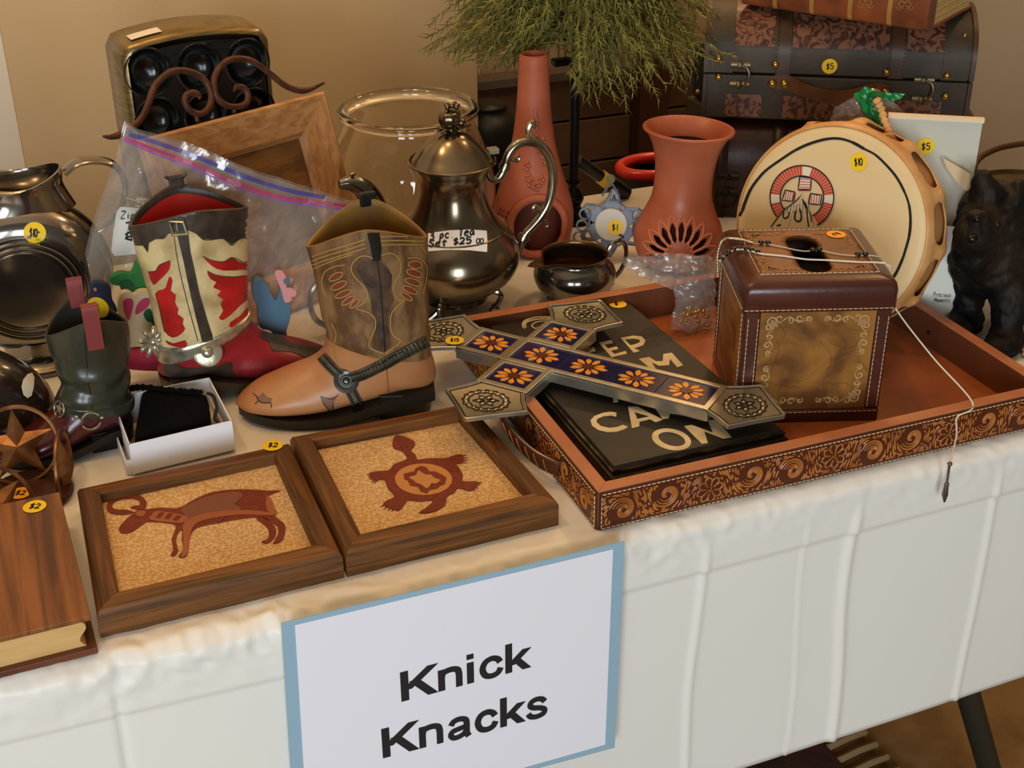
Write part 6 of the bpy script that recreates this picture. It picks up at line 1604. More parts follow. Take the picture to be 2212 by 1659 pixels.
# ================================================================ stacked trunks and book
S0 = W(1513, 253, .13); S1 = W(2086, 276, .13); sx_ = (S1-S0).xy.to_3d().normalized(); sn = Vector((sx_.y, -sx_.x, 0)); SL = (S1-S0).xy.length
print('suitcase', tuple(S0), SL, sx_)
M_TLE = mat('charcoal_trunk_leather', (54, 43, 28), .55, c2=(68, 55, 36), s=30, bump=.1, bs=150)
M_CRK = mat('crackled_maroon_leather', (112, 58, 40), .42, c2=(50, 24, 18), s=34, kind='voronoi', ramp=(.02, .16), bump=.15, bs=100)
M_CRK2 = mat('crackled_maroon_noise', (126, 82, 58), .42, c2=(66, 36, 28), s=60, detail=12, ramp=(.47, .56), dist=2.5, bump=.15, bs=100)
M_STRP = mat('brown_strap_leather', (80, 50, 30), .45, c2=(60, 38, 22), s=20)
M_BRS = mat('aged_brass', (176, 140, 70), .25, .9)
M_ANT = mat('antique_pewter_fitting', (120, 108, 78), .4, .8)
def S3(u, v, z): return Vector((S0.x, S0.y, TZ+.13))+sx_*u-sn*v+Vector((0, 0, z))
uc_ = thing('leather_chest', 'small charcoal and maroon leather trunk with brass studs and brown handle', 'chest', S3(SL/2, .07, 0))
SDp = .15; seam = .058; fl = .083
def dome(u, d=.0):
    P = []
    for k in range(15):
        a = pi*k/14; P.append(S3(u, SDp/2-(SDp/2+d)*cos(a)**1 if True else 0, fl+(.052+d)*sin(a)))
    return P
obj('base_shell', MB().hexa([S3(0, 0, 0), S3(SL, 0, 0), S3(SL, SDp, 0), S3(0, SDp, 0)], [S3(0, 0, seam-.001), S3(SL, 0, seam-.001), S3(SL, SDp, seam-.001), S3(0, SDp, seam-.001)]), M_TLE, uc_, bevel=.003)
def lidring(u, d=0.):
    P = [S3(u, -d, seam+.001)]+[S3(u, -d+(SDp+2*d)*(1-cos(pi*k/16))/2, fl+(.050+d)*sin(pi*k/16)) for k in range(17)]+[S3(u, SDp+d, seam+.001)]
    return P
mb = MB().loft([lidring(0), lidring(SL)], True, True, True); sbv = mb.bvh(); obj('lid', mb, M_TLE, uc_, bevel=.002, ang=50)
def lidpart(u0, u1, d, m, name, k0=0, k1=18, par=uc_):
    a = lidring(u0, d)[k0:k1+1]; b = lidring(u1, d)[k0:k1+1]; a0 = lidring(u0, -.001)[k0:k1+1]; b0 = lidring(u1, -.001)[k0:k1+1]
    mb = MB().loft([a0, a, b, b0], False); return obj(name, mb, m, par, ang=50)
def fbox(u0, u1, z0, z1, t, m, name, par=uc_, bv=.0008): return obj(name, MB().hexa([S3(u0, -t, z0), S3(u1, -t, z0), S3(u1, .002, z0), S3(u0, .002, z0)], [S3(u0, -t, z1), S3(u1, -t, z1), S3(u1, .002, z1), S3(u0, .002, z1)]), m, par, bevel=bv)
us = lambda x: SL*(x-1513)/(2086-1513)
for (x0, x1) in ((1577, 1662), (1699, 1903), (1941, 2028)): lidpart(us(x0), us(x1), .0008, M_CRK2, 'maroon_panel', 2, 12)
for (x0, x1) in ((1565, 1645), (1690, 2028)): fbox(us(x0), us(x1), .003, .032, .0009, M_CRK2, 'maroon_panel')
for x in (1684, 1922): lidpart(us(x-16), us(x+16), .002, M_STRP, 'strap', 0, 12)
for x0, x1 in ((1513, 1523), (2076, 2086)): lidpart(us(x0), us(x1), .003, M_STRP, 'edge_binding', 0, 18); fbox(us(x0), us(x1), 0, seam-.001, .003, M_STRP, 'edge_binding')
for x0, x1 in ((1536, 1566), (2032, 2062)): lidpart(us(x0)-.008, us(x1)+.006, .0014, M_TLE, 'corner_patch', 0, 12)
def stud(u, z, r=.0048, o=.0025):
    obj('stud', MB().ell(S3(u, -o, z), (r, r*.7, r), 14, 8, Matrix.Rotation(atan2(sx_.y, sx_.x), 3, 'Z')), M_BRS, uc_)
q = lambda x, y: ((PL(x, y, S3(0, 0, 0), sn)-S3(0, 0, 0)).dot(sx_), PL(x, y, S3(0, 0, 0), sn).z-TZ-.13)
for x, y in ((1552, 126), (1552, 166), (1675, 139), (1915, 155), (2045, 163), (2042, 207)): stud(*q(x, y))
for x, y in ((1668, 178), (1694, 178), (1885, 193), (1912, 195)): stud(*q(x, y), .0055, .008)
obj('stud', MB().ell(S3(us(2058), .014, fl+.028), (.004, .004, .003), 12, 6), M_BRS, uc_)
# handle: bowed leather strap
hp_ = [q(1662, 176), q(1700, 176), q(1740, 190), q(1790, 200), q(1840, 200), q(1885, 193), q(1918, 196)]
w_ = [.008, .0095, .0085, .0085, .0085, .0095, .008]; bow = [.003, .004, .012, .018, .013, .004, .003]
rg = []
L_ = cm([(a, b, c, d) for (a, b), c, d in zip(hp_, w_, bow)], 5)
for a, b, c, d in L_: rg.append([S3(a, -d-.0012, b+c), S3(a, -d+.0012, b+c), S3(a, -d+.0012, b-c), S3(a, -d-.0012, b-c)])
obj('handle', MB().loft(rg, True, True, True), mat('tan_handle_leather', (116, 72, 34), .35, c2=(82, 50, 26), s=20, coat=.2), uc_, ang=50)
for (x, y) in ((1600, 140), (1996, 172)):            # hook clasps
    u, z = q(x, y); mb = MB()
    for zz in (z, z-.024): mb.tube([S3(u-.012, -.002, zz), S3(u+.012, -.002, zz)], .0042, 10, flatten=.6); mb.ell(S3(u, -.004, zz), (.005, .003, .005), 10, 6)
    mb.tube(cm3([S3(u, -.005, z+.001), S3(u+.009, -.008, z-.003), S3(u+.011, -.009, z-.014), S3(u+.005, -.007, z-.026), S3(u+.002, -.006, z-.031)], 5), .0016, 8)
    obj('clasp', mb, M_ANT, uc_, kind='stuff')
st = MB()
for x in (1684, 1922):
    for s in (-1, 1):
        ra_, rb_ = lidring(us(x+14*s), .0026)[0:9], None
        for a, b in zip(ra_, ra_[1:]):
            n_ = max(1, int((b-a).length/.004))
            for i in range(n_): st.tube([a.lerp(b, (i+.2)/n_), a.lerp(b, (i+.75)/n_)], .0004, 4)
obj('stitching', st, mat('black_thread', (20, 14, 10), .6), uc_, kind='stuff')
sticker(uc_, MB().hexa([S3(0, -.0014, 0), S3(SL, -.0014, 0), S3(SL, 0, 0), S3(0, 0, 0)], [S3(0, -.0014, .1), S3(SL, -.0014, .1), S3(SL, 0, .1), S3(0, 0, .1)]).bvh(), 1792, 143, '$5')
# bigger trunk underneath
lt = thing('domed_chest', 'larger dark brown leather chest underneath the small studded one behind the drum', 'chest', S3(SL/2, .07, -.13))
def G3(u, v, z): return Vector((S0.x, S0.y, TZ))+sx_*(u+.008)-sn*(v-.012)+Vector((0, 0, z))
M_GTR = mat('glossy_brown_trunk', (62, 28, 16), .42, c2=(44, 20, 12), s=18, coat=.12, bump=.12, bs=200)
GL_ = SL+.01; gr = lambda u: [G3(u, 0, 0), G3(u, -.001, .05), G3(u, .0, .08), G3(u, .010, .105), G3(u, .030, .122), G3(u, .075, .1290), G3(u, .135, .122), G3(u, .155, .10), G3(u, .16, 0)]
gr2 = lambda u: [Vector(p) for p in cm3(gr(u), 3)]
obj('trunk_body', MB().loft([gr2(0), gr2(GL_)], True, True, True), M_GTR, lt, ang=50)
for u in (.012, .085, .24): 
    R_ = [[p+(p-G3(u, .08, .05)).normalized()*.0016 for p in gr2(u)[:14]], [p+(p-G3(u, .08, .05)).normalized()*.0016 for p in gr2(u+.018)[:14]]]
    obj('strap', MB().loft(R_, False), mat('dark_trunk_strap', (50, 28, 18), .4), lt, solid=.0015)
mb = MB()
o_ = G3(.030, -.003, .052)
for zz in (.058, .036): mb.tube([G3(.018, -.003, zz), G3(.046, -.003, zz)], .0055, 10, flatten=.5); mb.ell(G3(.032, -.006, zz), (.005, .003, .004), 10, 6)
mb.tube(cm3([G3(.018, -.004, .03), G3(.022, -.006, .018), G3(.032, -.007, .013), G3(.042, -.006, .018), G3(.046, -.004, .03)], 4), .0014, 6)
obj('latch', mb, mat('blackened_latch', (44, 36, 24), .4, .7), lt, kind='stuff')
# book on the small trunk
M_SPN = mat('rust_leather_spine', (146, 76, 40), .4, c2=(92, 50, 30), s=26, detail=6, ramp=(.35, .7), coat=.2)
zb0 = .13+fl+.050
bk2 = thing('leather_book', 'thick rust leather book with gilt bands lying on the small leather chest', 'book', S3(SL*.5, .06, fl+.051))
b0 = W(1603, 12, zb0+.0); b1 = W(2002, 72, zb0+.0); bx = (b1-b0).xy.to_3d().normalized(); bn = Vector((bx.y, -bx.x, 0)); BLn = (b1-b0).xy.length
BD = .15; BHt = .045
def Bk(u, v, z): return Vector((b0.x, b0.y, TZ+zb0+.0012))+bx*u-bn*v+Vector((0, 0, z))
def spn(u, d=0.): return [Bk(u, .004-(.008+d)*sin(pi*k/10)**.7, BHt*(.5-.5*cos(pi*k/10))*(1+0)) for k in range(11)]
mb = MB(); mb.loft([spn(0)+[Bk(0, .02, BHt), Bk(0, .02, 0)], spn(BLn)+[Bk(BLn, .02, BHt), Bk(BLn, .02, 0)]], True, True, True); spb = mb.bvh(); spo = obj('spine', mb, M_SPN, bk2, ang=50)
for z0, z1 in ((0, .003), (BHt-.003, BHt)): obj('cover', MB().hexa([Bk(0, .01, z0), Bk(BLn, .01, z0), Bk(BLn, BD, z0), Bk(0, BD, z0)], [Bk(0, .01, z1), Bk(BLn, .01, z1), Bk(BLn, BD, z1), Bk(0, BD, z1)]), M_SPN, bk2, bevel=.0006)
pgs = MB()
for i in range(14):
    z = .003+(BHt-.006)*i/14; pgs.hexa([Bk(.003, .01, z), Bk(BLn-.003-.0006*(i % 3), .01, z), Bk(BLn-.003-.0006*(i % 3), BD-.004, z), Bk(.003, BD-.004, z)], [Bk(.003, .01, z+.0024), Bk(BLn-.003-.0006*(i % 3), .01, z+.0024), Bk(BLn-.003-.0006*(i % 3), BD-.004, z+.0024), Bk(.003, BD-.004, z+.0024)])
obj('page_block', pgs, mat('aged_pages', (206, 168, 104), .7), bk2, kind='stuff')
M_GILT = mat('gilt', (208, 164, 88), .3, .6)
for k in range(4):
    u = BLn*(.17+.205*k+.01); obj('gilt_band', MB().loft([spn(u, .0008), spn(u, .0018), spn(u+.0058, .0018), spn(u+.0058, .0008)], False), M_GILT, bk2)
mb = MB()
for (x, y) in ((1955, 8), (1870, 4)):
    for s in (-1, 1):
        stroke(mb, spb, [(x, y), (x+6*s, y-6), (x+13*s, y+1), (x+8*s, y+8), (x+2*s, y+4)], 1.6, .0005); stroke(mb, spb, [(x+4*s, y+10), (x+14*s, y+13), (x+18*s, y+6)], 1.4, .0005)
if mb.f: obj('gilt_ornament', mb, M_GILT, bk2, kind='stuff')

# ================================================================ dried fern tree on a black stand
pb0 = W(1243, 432, .0); PT = Vector((.682, 1.515, TZ))
fs_ = thing('fern_stand', 'black metal stand with a feathery green artificial tree behind the chiminea', 'plant', PT)
M_BKM = mat('black_iron', (14, 12, 11), .3, .5)
mb = MB().lathe(cm([(.001, .0), (.028, .0), (.029, .004), (.018, .010), (.010, .018), (.014, .028), (.012, .036), (.007, .044), (.010, .052), (.0065, .060), (.0065, .19), (.0065, .206)], 3), 28, PT, cap0=True, cap1=True); obj('pole', mb, M_BKM, fs_, ang=50)
obj('crossbar', MB().box(PT+Vector((0, 0, .210)), (.062, .016, .008)), M_BKM, fs_, bevel=.002)
M_FRN = mat('feathery_green', (164, 150, 70), .7, c2=(104, 100, 40), s=30, ramp=(.35, .65), detail=2)
rnd = random.Random(11); fm = MB()
top = PT+Vector((.0, 0, .215))
obj('stem', MB().tube([PT+Vector((0, 0, .205)), PT+Vector((.004, 0, .33)), PT+Vector((0, .0, .42))], .005, 8), mat('dark_twig', (50, 38, 22), .7), fs_)
def blade(p, q, w):
    t = (q-p); s = t.cross(Vector((rnd.uniform(-1, 1), rnd.uniform(-1, 1), rnd.uniform(-1, 1)))).normalized()*w; n = s.cross(t).normalized()*w
    fm.add([p+s, p-s*.5+n*.87, p-s*.5-n*.87, q], [(0, 1, 3), (1, 2, 3), (2, 0, 3)])
for i in range(1150):
    a = rnd.uniform(0, 2*pi); h = rnd.random()**1.3
    st_ = PT+Vector((rnd.uniform(-.02, .02), rnd.uniform(-.02, .02), .225+.19*h))
    reach = rnd.uniform(.09, .205)*(1-.35*h); drop = rnd.uniform(.01, .13)*(.6+.6*rnd.random())*(1-.5*max(0, -cos(a)))
    d = Vector((cos(a), sin(a)*.75, 0)); up_ = rnd.uniform(.0, .05)
    pts = []
    for k in range(12):
        t = k/11; pts.append(st_+d*(reach*t)+Vector((0, 0, up_*sin(pi*t)-drop*t*t))+Vector((NZ.noise(Vector((i, t*4, 0))), NZ.noise(Vector((i, t*4, 5))), NZ.noise(Vector((i, t*4, 9)))))*.012*t)
    xo = pts[-1].x-PT.x
    if any(abs(p.x-.60) < .036 and p.z < TZ+.262 and p.y < 1.485 for p in pts): continue
    if pts[-1].z < TZ+(.165 if -.03 < xo < .06 else .178+.25*max(0, -xo)): continue
    for k in range(11):
        blade(pts[k], pts[k+1], .0013)
        if k > 1:
            tdir = (pts[k+1]-pts[k]).normalized()
            for m_ in range(5):
                p = pts[k].lerp(pts[k+1], m_/5); v = Vector((rnd.uniform(-1, 1), rnd.uniform(-1, 1), rnd.uniform(-1, .5))); v = (v-tdir*v.dot(tdir)).normalized()
                blade(p, p+(v*.9+tdir*1.1)*rnd.uniform(.005, .012), .0009)
obj('fronds', fm, M_FRN, fs_, ang=0, kind='stuff')
# ================================================================ hide drum
DC = W(1786, 494, .121); cdir = (CAM-DC).xy.to_3d().normalized(); a_ = radians(-24)
dn2 = Vector((cdir.x*cos(a_)-cdir.y*sin(a_), cdir.x*sin(a_)+cdir.y*cos(a_), 0)); tl = radians(14)
dnn = (dn2*cos(tl)+Vector((0, 0, sin(tl)))).normalized(); dru = (Vector((0, 0, 1))-dnn*dnn.z).normalized(); drx = dru.cross(dnn)
RD = Matrix((drx, dru, dnn)).transposed()
dr = thing('hide_drum', 'round rawhide hand drum painted with red ring emblem and feather, leaning behind the tissue box', 'drum', (DC.x, DC.y, TZ))
M_HID = mat('rawhide', (228, 200, 148), .5, c2=(168, 150, 116), s=9, detail=7, ramp=(.5, .82), bump=.06, bs=80)
M_HDS = mat('amber_rawhide', (222, 168, 104), .45, c2=(200, 144, 84), s=26, detail=5, bump=.12, bs=90)
M_HOOP = mat('drum_hoop_wood', (176, 126, 74), .6)
prf = [(.0008, .0), (.06, .0005), (.099, 0), (.1045, -.002), (.1085, -.008), (.1100, -.018), (.1100, -.040), (.107, -.052), (.096, -.060), (.07, -.060)]
R0 = .110; n_h = 12; holes = []
for k in range(n_h):
    a = -pi+2*pi*(k+.5)/n_h; holes.append([(a*R0+.0215*cos(b)*(1-.15*sin(b)), .1325+.0165*sin(b)) for b in [2*pi*j/20 for j in range(20)]])
mb, at_, R0, LT = revolve(DC, [p for p in prf], [], .006, RD)
# skin: face plus side with holes; knobs where the hide is pulled back between them
def skin_mesh():
    pr = cm(prf, 6); L = [0]
    for a, b in zip(pr, pr[1:]): L.append(L[-1]+math.hypot(b[0]-a[0], b[1]-a[1]))
    vs, fs = tri2([(-pi*R0, .106), (pi*R0, .106), (pi*R0, L[-1]-.002), (-pi*R0, L[-1]-.002)], .0042, holes)
    def at(u, s, o=0.):
        th = u/R0; i = min(max(k for k in range(len(L)) if L[k] <= s), len(L)-2); t = (s-L[i])/(L[i+1]-L[i])
        r = pr[i][0]*(1-t)+pr[i+1][0]*t; z = pr[i][1]*(1-t)+pr[i+1][1]*t
        kn = (.5+.5*cos(n_h*th+pi*0))  # between the openings
        q = max(0, 1-((s-.140)/.016)**2)
        r += (.0055*(.5-.5*cos(n_h*(th+pi)))**2*0+.0050*(.5+.5*cos(n_h*(th+pi)))**3)*q+o
        return DC+RD@Vector((r*cos(th), r*sin(th), z))
    m = MB(); m.add([at(v.x, v.y) for v in vs], fs); return m, at, L[-1]
mbs, at_s, LS = skin_mesh()
obj('side_skin', mbs, M_HDS, dr, ang=0, solid=.0016)
mb = MB().lathe([(.0008, .0002), (.04, .0006), (.08, .0004), (.099, 0), (.1035, -.0016), (.1055, -.0035)], 96, DC, RD); dbv = mb.bvh(); dh = obj('drum_head', mb, M_HID, dr, ang=0)
mb = MB().lathe([(.1035, -.004), (.1068, -.010), (.1068, -.052), (.0985, -.052), (.0985, -.004)], 64, DC, RD); obj('hoop', mb, M_HOOP, dr, ang=30)
mb = MB()
for k in range(n_h):
    th = 2*pi*k/n_h-pi
    mb.tube(cm3([at_s(th*R0-.004, .136, .0005), at_s(th*R0, .131, .0018), at_s(th*R0+.004, .136, .0005)], 4), .0014, 6)
obj('lace', mb, M_HDS, dr, kind='stuff')
D_ = lambda P: cr(1560, 240, 4.366, P)
M_BPT = mat('black_paint', (26, 22, 18), .6); M_RPT = mat('red_ochre_paint', (196, 62, 46), .55); M_SAL = mat('salmon_paint', (216, 128, 100), .55); M_WPT = mat('ivory_paint', (232, 218, 190), .55)
mb = MB(); rgp = [(150, 1090), (160, 1010), (195, 930), (215, 870), (270, 740), (340, 640), (420, 555), (560, 455), (700, 365), (850, 300), (1000, 262), (1120, 262), (1230, 295), (1340, 355), (1450, 415), (1560, 520), (1650, 630), (1720, 760), (1765, 890), (1778, 1040), (1765, 1180), (1730, 1310), (1700, 1400), (1640, 1530), (1560, 1640)]
L_ = cm(D_(rgp), 6)
for i in range(0, len(L_)-6, 6): stroke(mb, dbv, L_[i:i+7], 5.6+1.8*NZ.noise(Vector((i*.3, 0, 0))), .0006, 2)
obj('painted_ring', mb, M_BPT, dh, ang=0)
cx0, cy0 = 757, 812; W1, H1, W2, H2 = 300, 298, 205, 200
seg_ = [('r', -255, -190), ]
def arcband(a0, a1, m, off, nm, k0=1., k1=1.):
    mb = MB(); N = max(3, int(abs(a1-a0)/4)); P_ = [(cx0+W1*k1*cos(radians(a0+(a1-a0)*i/N)), cy0-H1*k1*sin(radians(a0+(a1-a0)*i/N))) for i in range(N+1)]
    Q_ = [(cx0+W2*k0*cos(radians(a0+(a1-a0)*i/N)), cy0-H2*k0*sin(radians(a0+(a1-a0)*i/N))) for i in range(N+1)]
    for i in range(N):
        p = [cast(dbv, *D_([q])[0], off) for q in (P_[i], P_[i+1], Q_[i+1], Q_[i])]
        if None not in p: mb.add(p, [(0, 1, 2, 3)])
    return obj(nm, mb, m, dh, ang=0)
arcband(-60, 222, M_SAL, .0005, 'emblem_band')
for a in range(-58, 222, 6): arcband(a, a+2.6, M_RPT, .0008, 'emblem_ray')
for a in (72, 175, -12): arcband(a-1, a+17, M_WPT, .0010, 'white_patch')
mb = MB()
for k, (w_, h_) in enumerate(((W1, H1), (W2, H2))):
    stroke(mb, dbv, D_([(cx0+w_*cos(radians(a)), cy0-h_*sin(radians(a))) for a in range(-62, 226, 8)]), 2.6, .0014, 3)
for c in ([(738, 618), (846, 632), (838, 740), (722, 738)], [(600, 745), (690, 762), (672, 850), (570, 842)], [(838, 778), (945, 792), (930, 885), (820, 872)]):
    stroke(mb, dbv, D_(c+[c[0]]), 2.6, .0014, smooth=False)
obj('emblem_outline', mb, M_BPT, dh, ang=0, kind='stuff')
for c in ([(738, 618), (846, 632), (838, 740), (722, 738)], [(600, 745), (690, 762), (672, 850), (570, 842)], [(838, 778), (945, 792), (930, 885), (820, 872)]):
    mb = MB(); decal(mb, dbv, D_(c), .0006, 6); obj('white_square', mb, M_WPT, dh, ang=0)
mb = MB()
for k in range(4):
    y = 640+k*25; stroke(mb, dbv, D_([(738, y), (838, y+6)]), 1.5, .0010)
    x = 608+k*22; stroke(mb, dbv, D_([(x, 760), (x-12, 840)]), 1.5, .0010)
    x = 850+k*24; stroke(mb, dbv, D_([(x, 792), (x-10, 875)]), 1.5, .0010)
stroke(mb, dbv, D_([(722, 748), (835, 750)]), 2.4, .0010); stroke(mb, dbv, D_([(695, 770), (680, 850)]), 2, .0010); stroke(mb, dbv, D_([(830, 790), (815, 870)]), 2, .0010)
obj('red_stripes', mb, M_RPT, dh, ang=0, kind='stuff')
mb = MB(); decal(mb, dbv, D_([(762, 790), (700, 850), (600, 920), (530, 1000), (470, 1090), (600, 1180), (760, 1180), (870, 1120), (858, 1030), (815, 900), (775, 830)]), .0013, 8); ft_ = obj('painted_feather', mb, mat('feather_cream', (216, 196, 156), .6), dh, ang=0)
mb = MB()
stroke(mb, dbv, D_([(770, 780), (700, 850), (600, 925), (530, 1005), (462, 1095)]), 2.2, .0018); stroke(mb, dbv, D_([(760, 830), (805, 900), (808, 980), (820, 1090)]), 2.6, .0018)
for P_, w_ in (([(590, 950), (580, 990), (600, 1010), (630, 990), (640, 950)], 2.8), ([(700, 940), (690, 1010), (720, 1040), (750, 1020), (750, 960), (735, 920)], 3.4), ([(770, 850), (800, 920)], 3.2), ([(520, 1080), (560, 1070)], 3), ([(835, 950), (850, 1040)], 2.4)): stroke(mb, dbv, D_(P_), w_, .0018)
for k in range(9): stroke(mb, dbv, D_([(600+k*28, 900-k*6), (585+k*30, 960)]), 1.0, .0017)
obj('feather_markings', mb, M_BPT, ft_, ang=0, kind='stuff')
mb = MB(); stroke(mb, dbv, D_([(768, 782), (720, 860), (660, 960), (625, 1080)]), 1.8, .0020); obj('feather_quill', mb, M_WPT, ft_, ang=0)
sticker(dr, dbv, 1855, 350, '$10')
q = [at_s(1.05*R0+.001*i, .115+.001*i) for i in range(2)]
cord = [V(1893, 215, DC.y+.03), V(1903, 235, DC.y+.028), V(1912, 262, DC.y+.02), V(1920, 285, DC.y+.012), V(1922, 300, DC.y+.008)]
p = cm3(cord, 8); mb = MB().tube(p, [.0038+.0010*sin(i*1.7) for i in range(len(p))], 8); mb.tube(cm3([V(1880, 292, DC.y+.004), V(1900, 296, DC.y+.002), V(1918, 294, DC.y+.004), V(1935, 303, DC.y+.010)], 5), .0036, 8)
obj('rawhide_loop', mb, M_HDS, dr, kind=None)

# crumpled bag behind the drum
pb_ = thing('green_printed_bag', 'crumpled clear plastic bag with green print behind the top of the drum', 'bag', V(1860, 260, 1.27))
def crumple(px, Y, res, m, name, par, amp=.012, zmin=TZ+.002, off=0, f=1.):
    vs, fs = tri2(px, res); P = []
    for v in vs:
        p = V(v.x, v.y, Y+off); x, y = v.x*.02*f, v.y*.02*f
        p.y += amp*(NZ.noise(Vector((x, y, 1+off*50)))+.7*abs(NZ.noise(Vector((x*2.3+y, y*2.1-x, 4))))+.35*NZ.noise(Vector((x*5, y*5, 7))))
        p.z = max(p.z, zmin); P.append(p)
    mb = MB().add(P, fs); return obj(name, mb, m, par, ang=0), mb
YG = DC.y+.065
crumple([(1775, 300), (1790, 262), (1806, 232), (1850, 208), (1886, 190), (1905, 196), (1935, 215), (1950, 240), (1935, 280), (1915, 330), (1860, 340), (1800, 330)], YG, 5, M_PLS, 'film', pb_, .016)
M_GRP = mat('green_print_film', (18, 128, 60), .3, coat=.3)
crumple([(1852, 207), (1878, 190), (1896, 200), (1908, 240), (1918, 272), (1906, 279), (1872, 250), (1856, 228)], YG, 4, M_GRP, 'green_print', pb_, .012, off=-.012)
crumple([(1898, 196), (1915, 205), (1955, 203), (1948, 212), (1935, 222), (1912, 216)], YG, 4, M_GRP, 'green_print', pb_, .012, off=-.014)

# ================================================================ opened white carton
A = W(1921, 247, .222); B = W(2124, 258, .222); ex = (B-A).xy.to_3d().normalized(); en = Vector((ex.y, -ex.x, 0)); WB = (B-A).xy.length
print('carton', tuple(A), tuple(B), WB, ex)
ct = thing('figurine_carton', 'tall opened white gift carton with faded print behind the drum', 'carton', (A+B)/2-Vector((0, 0, .222)))
def C_(u, v, z): return Vector((A.x, A.y, TZ))+ex*u+en*v+Vector((0, 0, z))
M_CTN = mat('grey_white_carton', (206, 204, 186), .65); M_CTF = mat('printed_carton_front', (228, 226, 212), .5, c2=(206, 196, 176), s=12, ramp=(.5, .75))
def cb(u0, u1, v0, v1, z0, z1, m, nm): 
    q = [(u0, v0), (u0, v1), (u1, v1), (u1, v0)][::-1]
    return obj(nm, MB().hexa([C_(a, b, z0) for a, b in q], [C_(a, b, z1) for a, b in q]), m, ct, smooth=False)
DP = .045; hf = .118
cb(0, WB, -.002, 0, 0, .222, M_CTN, 'back_wall'); cb(.0, WB, 0, DP, 0, .002, M_CTN, 'bottom')
cb(-.001, WB+.001, -.003, .004, .219, .2235, mat('cream_carton_edge', (236, 214, 178), .6), 'top_edge')
cb(.0, WB, DP, DP+.0015, 0, hf, M_CTF, 'front_wall')
obj('side_wall', MB().prism([C_(0, 0, 0), C_(0, DP, 0), C_(0, DP, hf), C_(0, 0, .17)], ex*.0012), M_CTN, ct, smooth=False)
obj('side_wall', MB().prism([C_(WB, 0, 0), C_(WB, DP, 0), C_(WB, DP, hf), C_(WB, 0, .14)], ex*-.0012), M_CTN, ct, smooth=False)
p = [PL(x, y, C_(0, .012, 0), en) for x, y in cr(1880, 220, 2.765, [(432, 330), (600, 430), (590, 545), (530, 495), (488, 440), (455, 395)])]
obj('torn_flap', MB().prism(p, en*.0012), mat('cream_carton_flap', (226, 200, 156), .65), ct, smooth=False)
cbv = MB().add([C_(-.02, DP+.0016, 0), C_(WB+.02, DP+.0016, 0), C_(WB+.02, DP+.0016, hf), C_(-.02, DP+.0016, hf)], [(0, 1, 2, 3)]).bvh()
tm = MB(); write(tm, cbv, 'Precious', (2016, 640), (5.2, .2), (.6, -9), 1.1, .0004); write(tm, cbv, 'Moments', (2018, 652), (5.2, .2), (.6, -9), 1.1, .0004)
if tm.f: obj('print', tm, mat('dark_grey_print', (50, 44, 50), .6), ct, ang=0, kind='stuff')
bbk = MB().add([C_(0, .0004, 0), C_(WB, .0004, 0), C_(WB, .0004, .22), C_(0, .0004, .22)], [(0, 1, 2, 3)]).bvh()
sticker(ct, bbk, 1999, 316, '$5')

# ================================================================ black dog statuette
DG = Vector((1.012, 1.070, TZ)); fd = Vector((-.86, -.51, 0)).normalized(); sd = Vector((fd.y, -fd.x, 0)); RZ = Matrix((fd, sd, Vector((0, 0, 1)))).transposed()
dg = thing('dog_statuette', 'black cast dog statuette with pricked ears standing right of the drum', 'statuette', DG)
def G_(x, y, z): return DG+RZ@Vector((x, y, z))
mb = MB()
def cap(a, b, r0, r1):
    p = [G_(*a).lerp(G_(*b), t/4) for t in range(5)]; mb.tube(p, [r0+(r1-r0)*t/4 for t in range(5)], 14); mb.ell(p[0], (r0,)*3, 14, 8); mb.ell(p[-1], (r1,)*3, 14, 8)
def wcap(a, b, r0, r1, seg=14):
    p = [Vector(a).lerp(Vector(b), t/5) for t in range(6)]; mb.tube(p, [r0+(r1-r0)*t/5 for t in range(6)], seg); mb.ell(p[0], (r0,)*3, seg, 8); mb.ell(p[-1], (r1,)*3, seg, 8)
p1 = W(2082, 702, .012); p2 = W(2168, 742, .012)
k1, k2 = V(2098, 600, p1.y+.022), V(2182, 628, p2.y+.025)
for p, k in ((p1, k1), (p2, k2)):
    an = Vector((p.x+.012, p.y+.012, TZ+.022)); wcap(k, an, .023, .0155); mb.ell(p, (.024, .019, .013), 16, 8, RZ); mb.ell(p+Vector((.01, .008, .004)), (.020, .018, .014), 14, 8)
ch_ = (k1+k2)/2+Vector((.004, .014, .026)); hd_ = V(2150, 462, ch_.y+.004); mz = V(2104, 512, ch_.y-.028)
mb.ell(ch_, (.045, .045, .046), 20, 12); wcap(ch_+Vector((0, 0, .02)), hd_, .044, .036)
back = ch_+Vector((.155, .055, .010)); wcap(ch_+Vector((.02, .01, 0)), back, .046, .044)
for q in (back+Vector((-.01, .03, 0)), back+Vector((.02, -.03, 0))): wcap(q+Vector((0, 0, -.01)), Vector((q.x+.012, q.y+.004, TZ+.02)), .030, .016); mb.ell(Vector((q.x-.002, q.y, TZ+.012)), (.024, .016, .012), 14, 8, RZ)
wcap(back+Vector((.03, .01, .01)), back+Vector((.06, .02, .07)), .014, .006)
mb.ell(hd_, (.040, .038, .034), 20, 12); mb.ell(hd_+Vector((-.010, -.012, -.004)), (.040, .034, .028), 20, 12)
wcap(hd_.lerp(mz, .35), mz, .029, .022); mb.ell(mz+Vector((.012, .008, -.022)), (.026, .022, .024), 16, 10); mb.ell(mz.lerp(hd_, .5)+Vector((.004, 0, -.030)), (.032, .028, .030), 16, 10)
